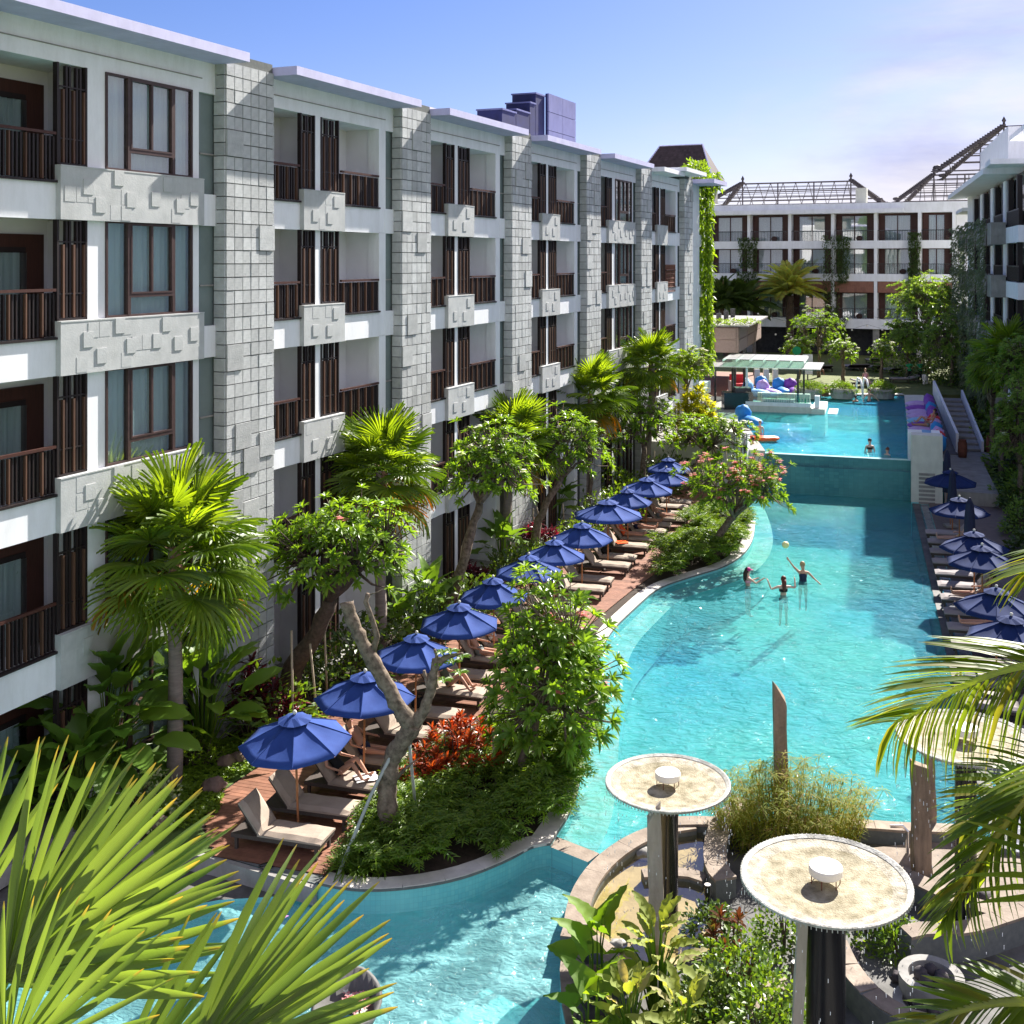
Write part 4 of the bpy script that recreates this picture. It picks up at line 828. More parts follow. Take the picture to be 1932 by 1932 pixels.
for r in range(4):
    for c in range(14): put('glass', g1, gl, (1.0 + c * .15, .12 + r * .15 , 2.5))
for i, x in enumerate((3.3, 3.5, 3.7, 3.9)):
    o = M().lathe([(.05, 0), (.05, .22), (.02, .28), (.02, .36), (0, .36)], 8).build('bottle', 'glass2' if i % 2 else 'cgreen', None, loc=V((bo.x, bo.y, 0)) + Matrix.Rotation(ang, 3, 'Z') @ V((x, .3, 2.5)))
    tag(o, '%s bottle from the left at the right end of the bar counter' % ('first', 'second', 'third', 'fourth')[i], 'bottle', 'bottles on the bar counter')
# pavilion behind the bar on the left
pv = thing('pavilion', 'low pavilion with woven beige panels under a thin grey glass roof beside the wing', 'pavilion', (*P(1350, 745, 1.95)[:2], 1.95), ang)
M().box(-3, 1.8, -1.2, 14, 3.2, 5.0).build('upper_wall', 'rattanp', pv)
for i in range(3):
    for j in range(2): M().box(1.8, 1.86, -1.1 + i * 5, 3.7 + i * 5, 3.3 + j * .85, 4.1 + j * .85).build('wall_panel', 'rattanp', pv)
for i in range(3): M().box(-2.9 + i * 1.55, -1.45 + i * 1.55, -1.27, -1.2, 3.3, 4.1).build('wall_panel', 'rattanp', pv); M().box(-2.9 + i * 1.55, -1.45 + i * 1.55, -1.27, -1.2, 4.15, 4.95).build('wall_panel', 'rattanp', pv)
M().box(-4, 2.6, -1.9, 12, 5.1, 5.2).build('roof', 'conc', pv)
for i in range(3): M().box(-.1, .25, 1 + i * 4, 1.35 + i * 4, 5.2, 5.9).build('vent_post', 'black', pv)
for (x, y) in ((1.5, -1), (1.5, 5), (1.5, 12), (-2.8, -1)): M().box(x - .12, x + .12, y - .12, y + .12, -.1, 3.2).build('post', 'black', pv)
M().box(-4, 2.6, -3, 14, -.3, .25).build('plinth', 'coping', pv); M().box(-3.9, 2.5, -2.9, 13.9, .25, .3).build('pavilion_floor', 'deck', pv)

# ---------------------------------------------------------------- hotel wing at the end of the garden
bz = rad(-22.1)
back = thing('rear_hotel_wing', 'white three-storey hotel wing closing the far end of the garden', 'building', (15.6, 119, 0), bz)
def bk(u):
    s = (u - 1045) / 2080; return (s * 119 - 15.6) / (math.cos(bz) - s * math.sin(bz))
XE = bk(1835)
M().box(-1, XE, 1.8, 9, 1.9, 16.9).build('core_wall', 'inner', back)
M().box(-1, XE, .0, 9, 16.55, 17.6).build('roof_band', 'white', back); M().box(-1, bk(1705), -.6, .0, 16.55, 17.0).build('roof_canopy', 'white', back)
for z0, z1 in ((12.95, 13.75), (9.6, 10.35), (4.75, 5.75)): M().box(-1, XE, -.1, 1.8, z0, z1).build('floor_band', 'white', back)
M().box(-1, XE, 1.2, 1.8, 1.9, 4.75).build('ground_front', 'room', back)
us = [1326, 1337, 1413, 1490, 1571, 1652, 1735, 1800]; xs = [bk(u) for u in us]
for x in xs:
    M().box(x - .16, x + .16, -.05, 1.8, 5.75, 9.6).box(x - .16, x + .16, -.05, 1.8, 10.35, 12.95).box(x - .16, x + .16, -.05, 1.8, 13.75, 16.55).build('pillar', 'white', back)
    M().box(x - .3, x + .3, .2, .8, 1.9, 4.75).build('ground_column', 'conc', back)
for i, (a, b) in enumerate(zip(xs[1:], xs[2:])):
    for lv, (z0, z1) in enumerate(((5.75, 9.6), (10.35, 12.95), (13.75, 16.55))):
        zt = min(z1, z0 + 2.65); x0, x1 = a + .2, b - .2
        if lv == 0:
            pnl = M().box(x0, x1, .0, .12, 8.45, 9.58).build('terracotta_screen', 'redpanel', back)
            for q in range(6):
                for r in range(2): M().box(x0 + .05 + q * (x1 - x0 - .1) / 6, x0 + (q + 1) * (x1 - x0 - .1) / 6, -.03, 0, 8.5 + r * .54, 8.98 + r * .54).build('panel', 'redpanel', pnl)
        d = M().box(x0, x1, 1.2, 1.28, zt, z1).box(x0, x0 + .1, 1.2, 1.3, z0, zt).box(x1 - .7, x1, 1.2, 1.3, z0, zt).box(x0 + .1, x0 + .55, 1.2, 1.3, z0, zt).build('window', 'redw', back)
        g0, g1 = x0 + .55, x1 - .7; gm = (g0 + g1) / 2
        M().box(g0, g0 + .08, 1.15, 1.25, z0, zt).box(gm - .05, gm + .05, 1.15, 1.25, z0, zt).box(g1 - .08, g1, 1.15, 1.25, z0, zt).box(g0, g1, 1.15, 1.25, zt - .1, zt).build('frame', 'frame', d)
        curtain(d, g0, g1, 1.34, z0, zt, .04); M().box(g0, g1, 1.2, 1.22, z0, zt - .1).build('pane', 'glass', d)
        rl = M().box(x0, x1, .02, .07, z0 + 1.0, z0 + 1.06).build('balcony_railing', 'black', back); bb = M()
        nb_ = int((x1 - x0) / .16)
        for q in range(nb_): bb.box(x0 + q * .16, x0 + q * .16 + .03, .03, .06, z0, z0 + 1.0)
        bb.build('baluster', 'black', rl, kind='stuff')
        if (i + lv) % 2: M().ellip((x0 + 2.4, .5, z0 + .25), (.35, .3, .28), 7, 5).box(x0 + 2.2, x0 + 2.6, .4, .6, z0, z0 + .2).build('balcony_chair', 'redw', back)
# hanging plants on the rear wing's balconies (x along wing, top z, bottom z, width)
def hanging(name, label, cx, y, z0, z1, wd, parent_loc, rz, mt, n=700, th=.5, grp='plants hanging on the facades'):
    m = M(); m.tube([(0, .1, z1), (0, 0, (z0 + z1) / 2), (0, -.02, z0 + .3)], .03, 5, 1)
    for _ in range(n):
        t = rnd.random(); z = z1 - (z1 - z0) * t ** 1.15; ww = wd * (.5 - .12 * t + .08 * noise.noise(V((z * 1.3, cx, 0)))) * 1.0
        p = V((rnd.uniform(-ww, ww), -th * rnd.random() * (1 - .4 * t), z)); d = V((rnd.uniform(-.5, .5), rnd.uniform(-1, -.1), rnd.uniform(-1.2, .1))).normalized()
        m.leaf(p, d, rdir(.3), rnd.uniform(.16, .34), rnd.uniform(.06, .11), .3, 0)
    o = m.build(name, [mt, 'barkd'], None); o.location = parent_loc; o.rotation_euler = (0, 0, rz)
    tag(o, label, 'hanging plant', grp); return o
def bloc(x, y=0): return V((15.6 + math.cos(bz) * x - math.sin(bz) * y, 119 + math.sin(bz) * x + math.cos(bz) * y, 0))
for (u, z0, z1, wd, lab) in ((1413, 11.0, 14.2, 2.2, 'green plant curtain on the rear wing between its first and second bays, top row'), (1570, 5.5, 14.4, 2.0, 'longest green plant curtain falling down the middle of the rear wing'), (1726, 10.8, 14.6, 1.3, 'small green plant curtain high at the right of the rear wing'),
                        (1412, 7.5, 10.6, 2.2, 'dark plant mass on the rear wing above the dark palm crown'), (1726, 8.4, 11.0, 1.3, 'small green plant tuft at the right of the rear wing, second row'), (1575, 3.4, 6.0, 2.6, 'dark plants spilling over the lowest band of the rear wing'), (1592, 9.5, 14.2, 1.4, 'plant curtain hanging just right of the longest one on the rear wing')):
    hanging('hanging_plant', lab, u, 0, z0, z1, wd, bloc(bk(u), -.2), bz, 'g_hang' if False else 'g_dark', 1100)
def steel_roof(nm, lab, org, rz, L, D, zb, zr, ov, right_open=False):
    o = thing(nm, lab, 'roof frame', org, rz)
    e, f = (ov, D / 2, zr), (L - ov, D / 2, zr); cs = [(0, 0, zb), (L, 0, zb), (L, D, zb), (0, D, zb)]
    M().tube([e, f], .09, 5).build('ridge_beam', 'steel', o)
    for c, t in ((cs[0], e), (cs[3], e), (cs[1], f), (cs[2], f)):
        if right_open and c[0] > 1: continue
        h = M().tube([c, t], .13, 5).build('hip_beam', 'steel', o)
        A, B = V(c), V(t); m = M()
        nn = 26
        for k in range(nn):
            p = A.lerp(B, (k + .5) / nn); m.box(p.x - .26, p.x + .26, p.y - .28, p.y + .28, p.z + .1, p.z + .26)
        m.build('hip_tile', 'steel', h, kind='stuff')
        fin = B if False else A
        M().ellip(tuple(A + V((0, 0, .35))), (.4, .15, .2), 6, 4).tube([tuple(A), tuple(A + (A - B).normalized() * .8 + V((0, 0, .35)))], [.16, .04], 5).build('corner_finial', 'steel', h)
    for t in (e, f):
        if right_open and t is f: continue
        M().lathe([(.14, 0), (.1, .4), (.2, .55), (0, .95)], 6, t).build('ridge_finial', 'steel', o)
    nr = 11
    rf = M()
    for k in range(nr):
        x = ov * .5 + (L - ov) * (k + .5) / nr; xr = max(ov, min(L - ov, x))
        xx = x if right_open is False else x
        fr = 1.0; ztop = zr
        if x < ov: fr = x / ov
        if x > L - ov and not right_open: fr = (L - x) / ov
        for sgn in (0, D): rf.tube([(x, sgn, zb), (x, D / 2 + (sgn - D / 2) * (1 - fr), zb + (zr - zb) * fr)], .045, 4)
    rf.build('rafter', 'steel', o)
    pu = M()
    for k in range(1, 6):
        fr = k / 6; x0 = ov * fr; x1 = L - ov * fr if not right_open else L
        for sgn in (0, D): y = D / 2 + (sgn - D / 2) * (1 - fr); pu.tube([(x0, y, zb + (zr - zb) * fr), (x1, y, zb + (zr - zb) * fr)], .04 if k not in (2, 4) else .08, 4)
        if k % 2: pu.tube([(x0, D * fr / 2, zb + (zr - zb) * fr), (x0, D - D * fr / 2, zb + (zr - zb) * fr)], .04, 4)
    pu.tube([cs[0], cs[1]], .08, 4).tube([cs[3], cs[2]], .08, 4); pu.build('purlin', 'steel', o)
    for k in range(4): x = ov + (L - 2 * ov) * k / 3; M().tube([(x, D / 2, zb - .8), (x, D / 2, zr)], .08, 5).build('king_post', 'steel', o)
    for k in range(4): x = ov + (L - 2 * ov) * k / 3; M().tube([(x, .4, zb - 1.2), (x, .4, zb)], .07, 5).build('leg', 'steel', o)
    return o
steel_roof('steel_roof_frame', 'bare dark steel roof frame on the left of the rear wing', bloc(.0, 2), bz, bk(1655), 9, 17.7, 20.3, 3.4)
steel_roof('steel_roof_frame', 'bare steel roof frame at the right end of the rear wing', bloc(bk(1688), 2), bz, 16, 9, 17.7, 20.7, 3.4, True)
M().box(0, 1.1, 0, 1, 17.2, 19.2).build('chimney_block', 'cream', back, loc=(bk(1612), 1, 0))

# ---------------------------------------------------------------- hotel wing on the right
ar = math.atan2(-.962, -.2726); RH = (34.9, 93.0)   # local x runs towards the camera, y to the right, away from the pool
ur = V((-.2726, -.962, 0)).normalized(); vr = V((-ur.y, ur.x, 0)) * 1
right = thing('right_hotel_wing', 'white hotel wing on the right with grey planter boxes and trailing plants', 'building', (RH[0], RH[1], 0), math.atan2(ur.y, ur.x))
# local +y = 90 deg left of ur -> points away from pool
M().box(0, 30.5, .9, 12, 2.0, 17.0).box(30.51, 66, 2.2, 12, 0, 15.19).build('core_wall', 'white', right)  # stretch past the frame is unseen, height and setback shaped to shade the bank
M().box(0, 3.2, 0, .9, 5.3, 17.0).build('facade_wall', 'white', right)
M().box(-2.5, 27.5, -1.4, 12, 17.0, 17.35).build('roof_slab', 'white', right); M().box(27.5, 30.5, -1.3, 12, 17.35, 17.65).box(30.51, 66, 1.5, 12, 15.2, 15.5).build('roof_slab', 'white', right)
M().box(0, 19, 1.0, 7, 17.35, 20.8).build('penthouse', 'white', right); M().box(-.02, .02, 1.5, 4, 18, 20.2).build('penthouse_recess', 'conc', right)
M().box(24, 31, .5, 4, 19.3, 19.6).build('upper_canopy', 'white', right)
M().box(0, 34, .5, 12, -.5, 5.3).build('ground_front', 'conc', right)
hang_ct = 0; ROW = ['top', 'second', 'third', 'lowest']
kx = [-4.0, 3.2, 10.6, 17.8, 25.0]
for j, x in enumerate(kx[1:], 1):
    for lv in range(4):
        z0 = 14.1 - lv * 3.26; zt = 17.0 - lv * 3.26
        if zt < 6: continue
        M().box(x + .0, x + 1.3, -.0, .9, z0 - .1, zt - .35).build('pillar', 'white', right)
        M().box(x, x + 7.2, .0, .9, z0 - 1.3, z0 - .35).build('floor_band', 'white', right)
        if j <= 5:
            s = M().box(x + 1.5, x + 7.0, .5, .6, z0 - .35, zt - .1).build('window', 'frame', right)
            for q in range(3): M().box(x + 1.6 + q * 1.8, x + 3.2 + q * 1.8, .44, .5, z0 - .3, zt - .3).build('pane', 'glass', s)
            M().box(x + 1.4, x + 2.0, .1, .4, z0 - .35, zt - .35).box(x + 5.6, x + 6.0, .1, .4, z0 - .35, zt - .35).build('slat_screen', 'dark', right)
            rl = M().box(x + 1.4, x + 7, .05, .1, z0 + .55, z0 + .62).build('balcony_railing', 'dark', right); bb = M()
            for q in range(36): bb.box(x + 1.45 + q * .155, x + 1.51 + q * .155, .05, .1, z0 - .3, z0 + .55)
            bb.build('baluster', 'dark', rl, kind='stuff')
            M().box(x - 1.0, x + 1.5, -.85, .0, z0 - 1.35, z0 + .0).build('planter_box', 'conc', right)
wing_rz = math.atan2(ur.y, ur.x)
ORD = {1: 'farthest', 2: 'second', 3: 'third'}
for j in (1, 2, 3, 4):
    for lv in range(4):
        z0 = 14.1 - lv * 3.26; c = V((RH[0], RH[1], 0)) + ur * (kx[j] + .0) + vr * -.9
        nmr = ('farthest', 'second farthest', 'third farthest', 'nearest')[j - 1]
        hanging('hanging_plant', 'trailing grey-green plant from the %s planter of the right wing, %s row' % (nmr, ROW[lv]), j, 0, max(z0 - 3.4 + (lv * 7 + j * 3) % 3 * .5, 2.2), z0 + .35, 2.0, c + ur * -.9, wing_rz, 'g_hang', 420, .6)
# return wall and small bays where the right wing meets the rear wing
M().box(-7, -.0, 1.2, 8, 2, 16.6).build('return_wall', 'white', right); M().box(-7.4, 0, -.4, 1.2, 15.9, 16.2).build('return_canopy', 'white', right)
for lv in range(4):
    z0 = 14.1 - lv * 3.26; M().box(-3.6, -.6, 1.1, 1.2, z0 - .2, z0 + 2.2).build('window', 'frame', right); M().box(-6.5, -4.6, .3, 1.2, z0 - 1.6, z0 - .2).build('planter_box', 'conc', right)
    hanging('hanging_plant', 'trailing plant in the corner where the right wing meets the rear wing, %s row' % ROW[lv], lv, 0, max(z0 - 3.6, 3), z0 + .1, 1.6, V((RH[0], RH[1], 0)) + ur * -6 + vr * .2, wing_rz, 'g_hang', 300, .5)
steel_roof('steel_roof_frame', 'tall steel roof frame above the right wing', V((33.4, 96, 0)), -.38, 22, 10, 19.5, 23.7, 5.4, True)

# ---------------------------------------------------------------- plants
def W3(u, v, Y): return V(((u - 1045) / 2080 * Y, Y, EYE - (v - 490) / 2080 * Y))
def fan_frond(mt_seed, petiole, blade, nseg=30, spread=2.3, droop=.25):
    """fan palm frond along +x: stalk and separate pleated segments"""
    rs = random.Random(mt_seed); m = M()
    m.tube([(0, 0, 0), (petiole * .5, 0, petiole * .06), (petiole, 0, 0)], [.022, .015, .012], 4, 1)
    for i in range(nseg):
        a = -spread + 2 * spread * i / (nseg - 1); c = math.cos(a); s = math.sin(a)
        L = blade * (.72 + .28 * math.cos(a * .5)) * rs.uniform(.9, 1.05); up = .12 * abs(math.sin(a)) + rs.uniform(-.04, .04)
        d = V((c, s, up)).normalized(); sd = V((-s, c, 0)); p0 = V((petiole, 0, 0)); b = len(m.v)
        w0 = 2 * spread / nseg; G = V((0, 0, -1))
        prof = ((.12, .5), (.45, .5), (.62, .42), (.85, .22), (1, .02))
        m.v.append(tuple(p0))
        for t, wf in prof:
            q = p0 + d * (L * t) + G * (droop * L * max(0, t - .35) ** 2 * 1.6); ww = w0 * min(t, .5) * L * wf * 1.15
            m.v.append(tuple(q + sd * ww)); m.v.append(tuple(q + V((0, 0, .02 + .02 * t)))); m.v.append(tuple(q - sd * ww))
        m.f += [(b, b + 1, b + 2), (b, b + 2, b + 3)]; m.mi += [0, 0]
        for k in range(len(prof) - 1):
            o = b + 1 + 3 * k; m.f += [(o, o + 3, o + 4, o + 1), (o + 1, o + 4, o + 5, o + 2)]; m.mi += [0, 0]
    return m
FF = [fan_frond(s, 1.0, 1.0, 32, 2.35, dr).mesh('frond', ['g_palm', 'g_bush']) for s, dr in ((1, .2), (2, .35), (3, .5))]
FY = [fan_frond(s, 1.0, 1.0, 30, 2.2, dr).mesh('frond', ['g_palmy', 'g_palmy']) for s, dr in ((4, .6), (5, .75))]
def fan_palm(label, base, top, Rr, nf=34, lean=None, yellow=5, grp='fan palms standing along the left wing', seed=1, trunk_r=.15):
    rs = random.Random(seed); o = thing('fan_palm', label, 'palm tree', tuple(base), 0, grp)
    T = V(top) - V(base); pts = []
    for i in range(9):
        t = i / 8; pts.append(V((T.x * t + .08 * math.sin(t * 3 + seed), T.y * t, T.z * t - (.2 if i == 0 else 0))))
    M().tube(pts, [trunk_r * (1.25 - .45 * i / 8) for i in range(9)], 10, jit=.05).build('trunk', 'palmbark', o, smooth=True)
    fb = M(); fb.tube([V((T.x, T.y, T.z - Rr * .85)), V((T.x, T.y, T.z - Rr * .4)), V((T.x, T.y, T.z + .05))], [trunk_r * .8, trunk_r * 1.25, trunk_r * .6], 9, jit=.2)
    for k in range(70):
        a = rs.uniform(0, 6.28); z = T.z - Rr * rs.uniform(0, .85); d = V((math.cos(a), math.sin(a), rs.uniform(.2, 1.4))).normalized()
        fb.leaf(V((T.x, T.y, z)) + V((d.x, d.y, 0)) * trunk_r * .7, d, V((0, 0, 1)), .28, .07, .1, 0)
    fb.build('leaf_base_fibre', 'fibre', o)
    for k in range(nf):
        t = k / (nf - 1); az = k * 2.39996 + rs.uniform(-.2, .2); el = rad(78 - 118 * t ** .85 + rs.uniform(-7, 7))
        old = t > .82 and rs.random() < .62
        me = rs.choice(FY) if old and yellow else FF[min(2, int(t * 3))]
        f = put('frond', me, o); f.rotation_mode = 'XYZ'
        s = Rr * (.56 if t < .12 else .53) * rs.uniform(.92, 1.08)
        mtx = Matrix.Rotation(az, 4, 'Z') @ Matrix.Rotation(-el, 4, 'Y') @ Matrix.Rotation(rs.uniform(-.4, .4), 4, 'X')
        f.matrix_local = Matrix.Translation(V((T.x, T.y, T.z - .45 * Rr * t * .5))) @ mtx @ Matrix.Scale(s, 4)
    return o
def fp(label, bu, bv, cu, cv, rpx, seed, **k):
    b = P(bu, bv); c = W3(cu, cv, b.y); return fan_palm(label, b, c, rpx / 2080 * b.y, seed=seed, **k)
fp('nearest fan palm, with its trunk rising in front of the big-leaved plants', 322, 1482, 332, 1035, 176, 1, nf=40)
fp('fan palm beside the second stone column, behind the fresh green frangipani', 715, 1232, 722, 885, 122, 2, nf=36)
fp('fan palm behind the white-flowered frangipani, third from the camera', 955, 1062, 968, 830, 98, 3)
fp('fan palm with yellow lower fronds between the fourth and fifth stone columns', 1108, 966, 1112, 745, 86, 4)
fp('farthest fan palm of the row, in front of the last stone columns', 1222, 922, 1228, 685, 68, 5)

def limb(m, pts, r0, r1, n=7, j=.12):
    k = len(pts); m.tube(pts, [r0 + (r1 - r0) * i / (k - 1) for i in range(k)], n, jit=j)
def wob(a, b, k, amp, rs):
    out = [a]
    for i in range(1, k): out.append(a.lerp(b, i / k) + V((rs.uniform(-amp, amp), rs.uniform(-amp, amp), rs.uniform(-amp, amp))))
    return out + [b]
def frangipani(label, trunk, cen, rx, rz, ntip, L, leaf='g_frangi', flower='f_white', nfl=10, seed=1, bark='bark', r0=.13, grp=None, nlv=11, name='frangipani_tree', ry=None):
    """trunk: world points from the ground to the fork; crown: rosettes at the tips of forking twigs"""
    rs = random.Random(seed); base = V(trunk[0]); o = thing(name, label, 'tree', tuple(base), 0, grp)
    ry = ry or rx
    tp = [V(p) - base for p in trunk]; C = V(cen) - base; m = M(); tp2 = []
    for a, b in zip(tp, tp[1:]): tp2 += wob(a, b, 3, .04, rs)[:-1]
    tp2.append(tp[-1]); limb(m, [V((0, 0, -.15))] + tp2[1:], r0 * 1.25, r0 * .8, 9, .14)
    clusters = []; nc = max(6, ntip // 18)
    for k in range(nc):
        d = rdirs(rs); d.z = d.z * .75 + .1; c = C + V((d.x * rx, d.y * ry, d.z * rz)) * rs.uniform(.3, .62); clusters.append(c)
        limb(m, wob(tp[-1], c, 4, .09 * rx / 2, rs), r0 * .55, r0 * .26, 6)
    lf = M(); fl = M(); nf = 0
    for k in range(ntip):
        u = rdirs(rs); 
        if u.z < -.55: u.z *= -.6
        rr = rs.uniform(.42, 1.02) ** .8 * (1 + .42 * noise.noise(u * 1.9 + V((seed * 3.1, 0, 0)))); t = C + V((u.x * rx, u.y * ry, u.z * rz)) * rr
        c = min(clusters, key=lambda q: (q - t).length_squared); mid = c.lerp(t, .55) + V((0, 0, -.06 * rx))
        limb(m, [c, mid, t], r0 * .2, .012, 4, 0)
        ax = (u + V((0, 0, .75))).normalized(); e1 = ax.orthogonal().normalized(); e2 = ax.cross(e1)
        n_ = nlv + rs.randrange(-4, 3); Lr = L * rs.uniform(.7, 1.15)
        for q in range(n_):
            a = q * 2.4 + rs.uniform(-.3, .3); tilt = .15 + .75 * (q / n_) * 1.15; d = (e1 * math.cos(a) + e2 * math.sin(a)) * math.sin(1.45 - tilt * .25 * 0 - .9 * (1 - q / n_)) + ax * (math.cos(1.45 - .9 * (1 - q / n_)))
            d.normalize(); lf.leaf(t, d, (ax + d * -.3).normalized(), Lr * rs.uniform(.75, 1.1), Lr * .30, .28, 1)
        if nf < nfl and u.z > -.2 and rs.random() < nfl / ntip * 1.6:
            nf += 1
            for q in range(9):
                p = t + ax * .1 + V((rs.uniform(-.1, .1), rs.uniform(-.1, .1), rs.uniform(-.03, .09))) * (L / .28)
                for z in range(4):
                    a = z * 1.57 + q; d = V((math.cos(a), math.sin(a), .25)).normalized(); fl.leaf(p, d, V((0, 0, 1)), .09 * L / .28, .065 * L / .28, .2, 0)
    m.build('trunk', bark, o, smooth=True); lf.build('crown', leaf, o)
    if nf: fl.build('flower', flower, o, kind='stuff')
    return o
def rdirs(rs):
    while 1:
        d = V((rs.uniform(-1, 1), rs.uniform(-1, 1), rs.uniform(-1, 1)))
        if .1 < d.length < 1: return d.normalized()
def frp(label, tr, cu, cv, rxp, rzp, ntip, L=.28, dy=0, **k):
    """trunk given as picture points at the depth of its foot"""
    z = k.pop('z', 0.0); b = P(*tr[0], z); Y = b.y; pts = [b] + [W3(u, v, Y + dy * (i + 1) / len(tr)) for i, (u, v) in enumerate(tr[1:])]
    c = W3(cu, cv, Y + dy); return frangipani(label, pts, c, rxp / 2080 * (Y + dy), rzp / 2080 * (Y + dy), ntip, L, **k)
frp('fresh green frangipani with a thick dark twisted trunk in front of the first stone column', [(545, 1338), (552, 1260), (600, 1190), (622, 1130)], 642, 1035, 146, 98, 330, .30, -1.2, seed=2, bark='barkd', r0=.24, nfl=5, flower='f_pink')
frp('large frangipani with a broad crown hanging over the middle of the deck bed', [(1012, 1500), (985, 1440), (1000, 1390), (1020, 1340)], 1040, 1290, 128, 215, 430, .32, .6, seed=3, r0=.10, nfl=12, flower='f_pink')
frp('white-flowered frangipani propped by canes beside the third fan palm', [(840, 1172), (868, 1080), (890, 1000), (905, 950)], 925, 885, 98, 96, 250, .30, 0, seed=4, r0=.16, nfl=14)
frp('frangipani with white flowers between the third and fourth fan palms', [(1000, 1060), (1012, 1000), (1030, 950), (1060, 900)], 1075, 850, 74, 80, 170, .30, 0, seed=5, r0=.15, nfl=6)
frp('slender frangipani in front of the fourth fan palm', [(1108, 968), (1112, 930), (1115, 900), (1110, 880)], 1120, 835, 48, 60, 80, .3, 0, seed=15, r0=.1, nfl=3)
frp('leafy frangipani beside the farthest fan palm', [(1215, 935), (1212, 900), (1214, 870), (1215, 840)], 1214, 800, 74, 72, 190, .32, 0, seed=6, r0=.15, nfl=8)
frp('pink-flowered frangipani reaching out over the pool', [(1352, 1045), (1352, 1025), (1360, 1005), (1385, 975)], 1395, 915, 108, 66, 300, .28, 0, seed=7, r0=.16, nfl=60, flower='f_pink')
frp('spreading frangipani behind the pink-flowered one', [(1290, 925), (1300, 900), (1320, 870), (1335, 850)], 1338, 822, 84, 54, 190, .32, 0, seed=8, r0=.17, nfl=12)
frp('small bright frangipani with white flowers at the foot of the vine-clad wall', [(1292, 885), (1293, 830), (1295, 770), (1296, 740)], 1298, 695, 44, 42, 130, .34, 0, seed=9, r0=.12, nfl=20, leaf='g_cover')
G_ = dict(z=1.95, L=.36, nlv=9, leaf='g_frangi')
frp('tall round frangipani behind the bar canopy, largest of the lawn trees', [(1545, 712), (1545, 690), (1546, 670), (1545, 655)], 1545, 622, 52, 46, 170, seed=21, nfl=24, **G_)
frp('white-topped frangipani just right of the date palm trunk', [(1505, 715), (1508, 700), (1508, 685), (1508, 675)], 1507, 655, 32, 24, 90, seed=22, nfl=40, **G_)
frp('white-topped frangipani standing between the lawn loungers', [(1590, 722), (1591, 705), (1591, 690), (1590, 680)], 1588, 664, 32, 28, 100, seed=23, nfl=44, **G_)
frp('small white-topped frangipani in the middle of the lawn', [(1662, 722), (1662, 705), (1664, 690), (1664, 680)], 1666, 664, 24, 26, 80, seed=24, nfl=34, **G_)
# dark trees on the right
D_ = dict(leaf='g_frangid', nlv=10)
for (lab, cu, cv, Y, rx, rz, n, sd, nf, gz, L) in (
    ('big dark tree where the rear and right wings meet', 1752, 572, 95, 72, 58, 330, 31, 6, 1.95, .55), ('dark tree low in front of the rear wing, left of the staff', 1712, 640, 92, 46, 48, 200, 32, 4, 1.95, .5),
    ('dark white-flowered tree behind the stair head', 1796, 640, 86, 58, 58, 300, 33, 16, 1.95, .45), ('dark shrubby tree right of the stair', 1872, 700, 62, 50, 56, 280, 34, 10, 1.0, .4),
    ('glossy dark tree along the right edge behind the parasols', 1925, 805, 52, 48, 92, 380, 35, 16, 0, .34), ('glossy tree in front of the right wing at the picture edge', 1930, 690, 56, 52, 64, 260, 36, 8, 0, .36)):
    b = V(((cu - 1045) / 2080 * Y, Y, gz)); c = W3(cu, cv, Y); frangipani(lab, [b, b.lerp(c, .3), b.lerp(c, .55)], c, rx / 2080 * Y, rz / 2080 * Y, n, L, seed=sd, nfl=nf, **D_)
def bush(name, label, loc, rx, ry, h, n, L, Wd, mt, cat='shrub', grp=None, q=0, up=.3, seed=0, flat=False):
    rs = random.Random(seed + int(abs(loc[0] * 31 + loc[1] * 17))); o = thing(name, label, cat, tuple(loc), 0, grp); m = M()
    for k in range(max(3, n // 120)):
        a = rs.uniform(0, 6.28); m.tube([(0, 0, 0), (math.cos(a) * rx * .3, math.sin(a) * ry * .3, h * .7)], [.03, .01], 4)
    m.build('stem', 'barkd', o); f = M(); sx, sy = rs.uniform(0, 50), rs.uniform(0, 50)
    for k in range(n):
        u = rdirs(rs); u.z = abs(u.z) * 1.0 if not flat else abs(u.z)
        rr = rs.uniform(.55, 1) ** .7 * (1 + .35 * noise.noise(u * 2.0 + V((sx, sy, 0))))
        p = V((u.x * rx * rr, u.y * ry * rr, u.z * h * rr)); d = (u + rdirs(rs) * .9 + V((0, 0, up))).normalized()
        f.leaf(p, d, (u + V((0, 0, .8)) + rdirs(rs) * .4).normalized(), L * rs.uniform(.6, 1.15), Wd * rs.uniform(.8, 1.1), .25, q)
    f.build('foliage', mt, o); return o
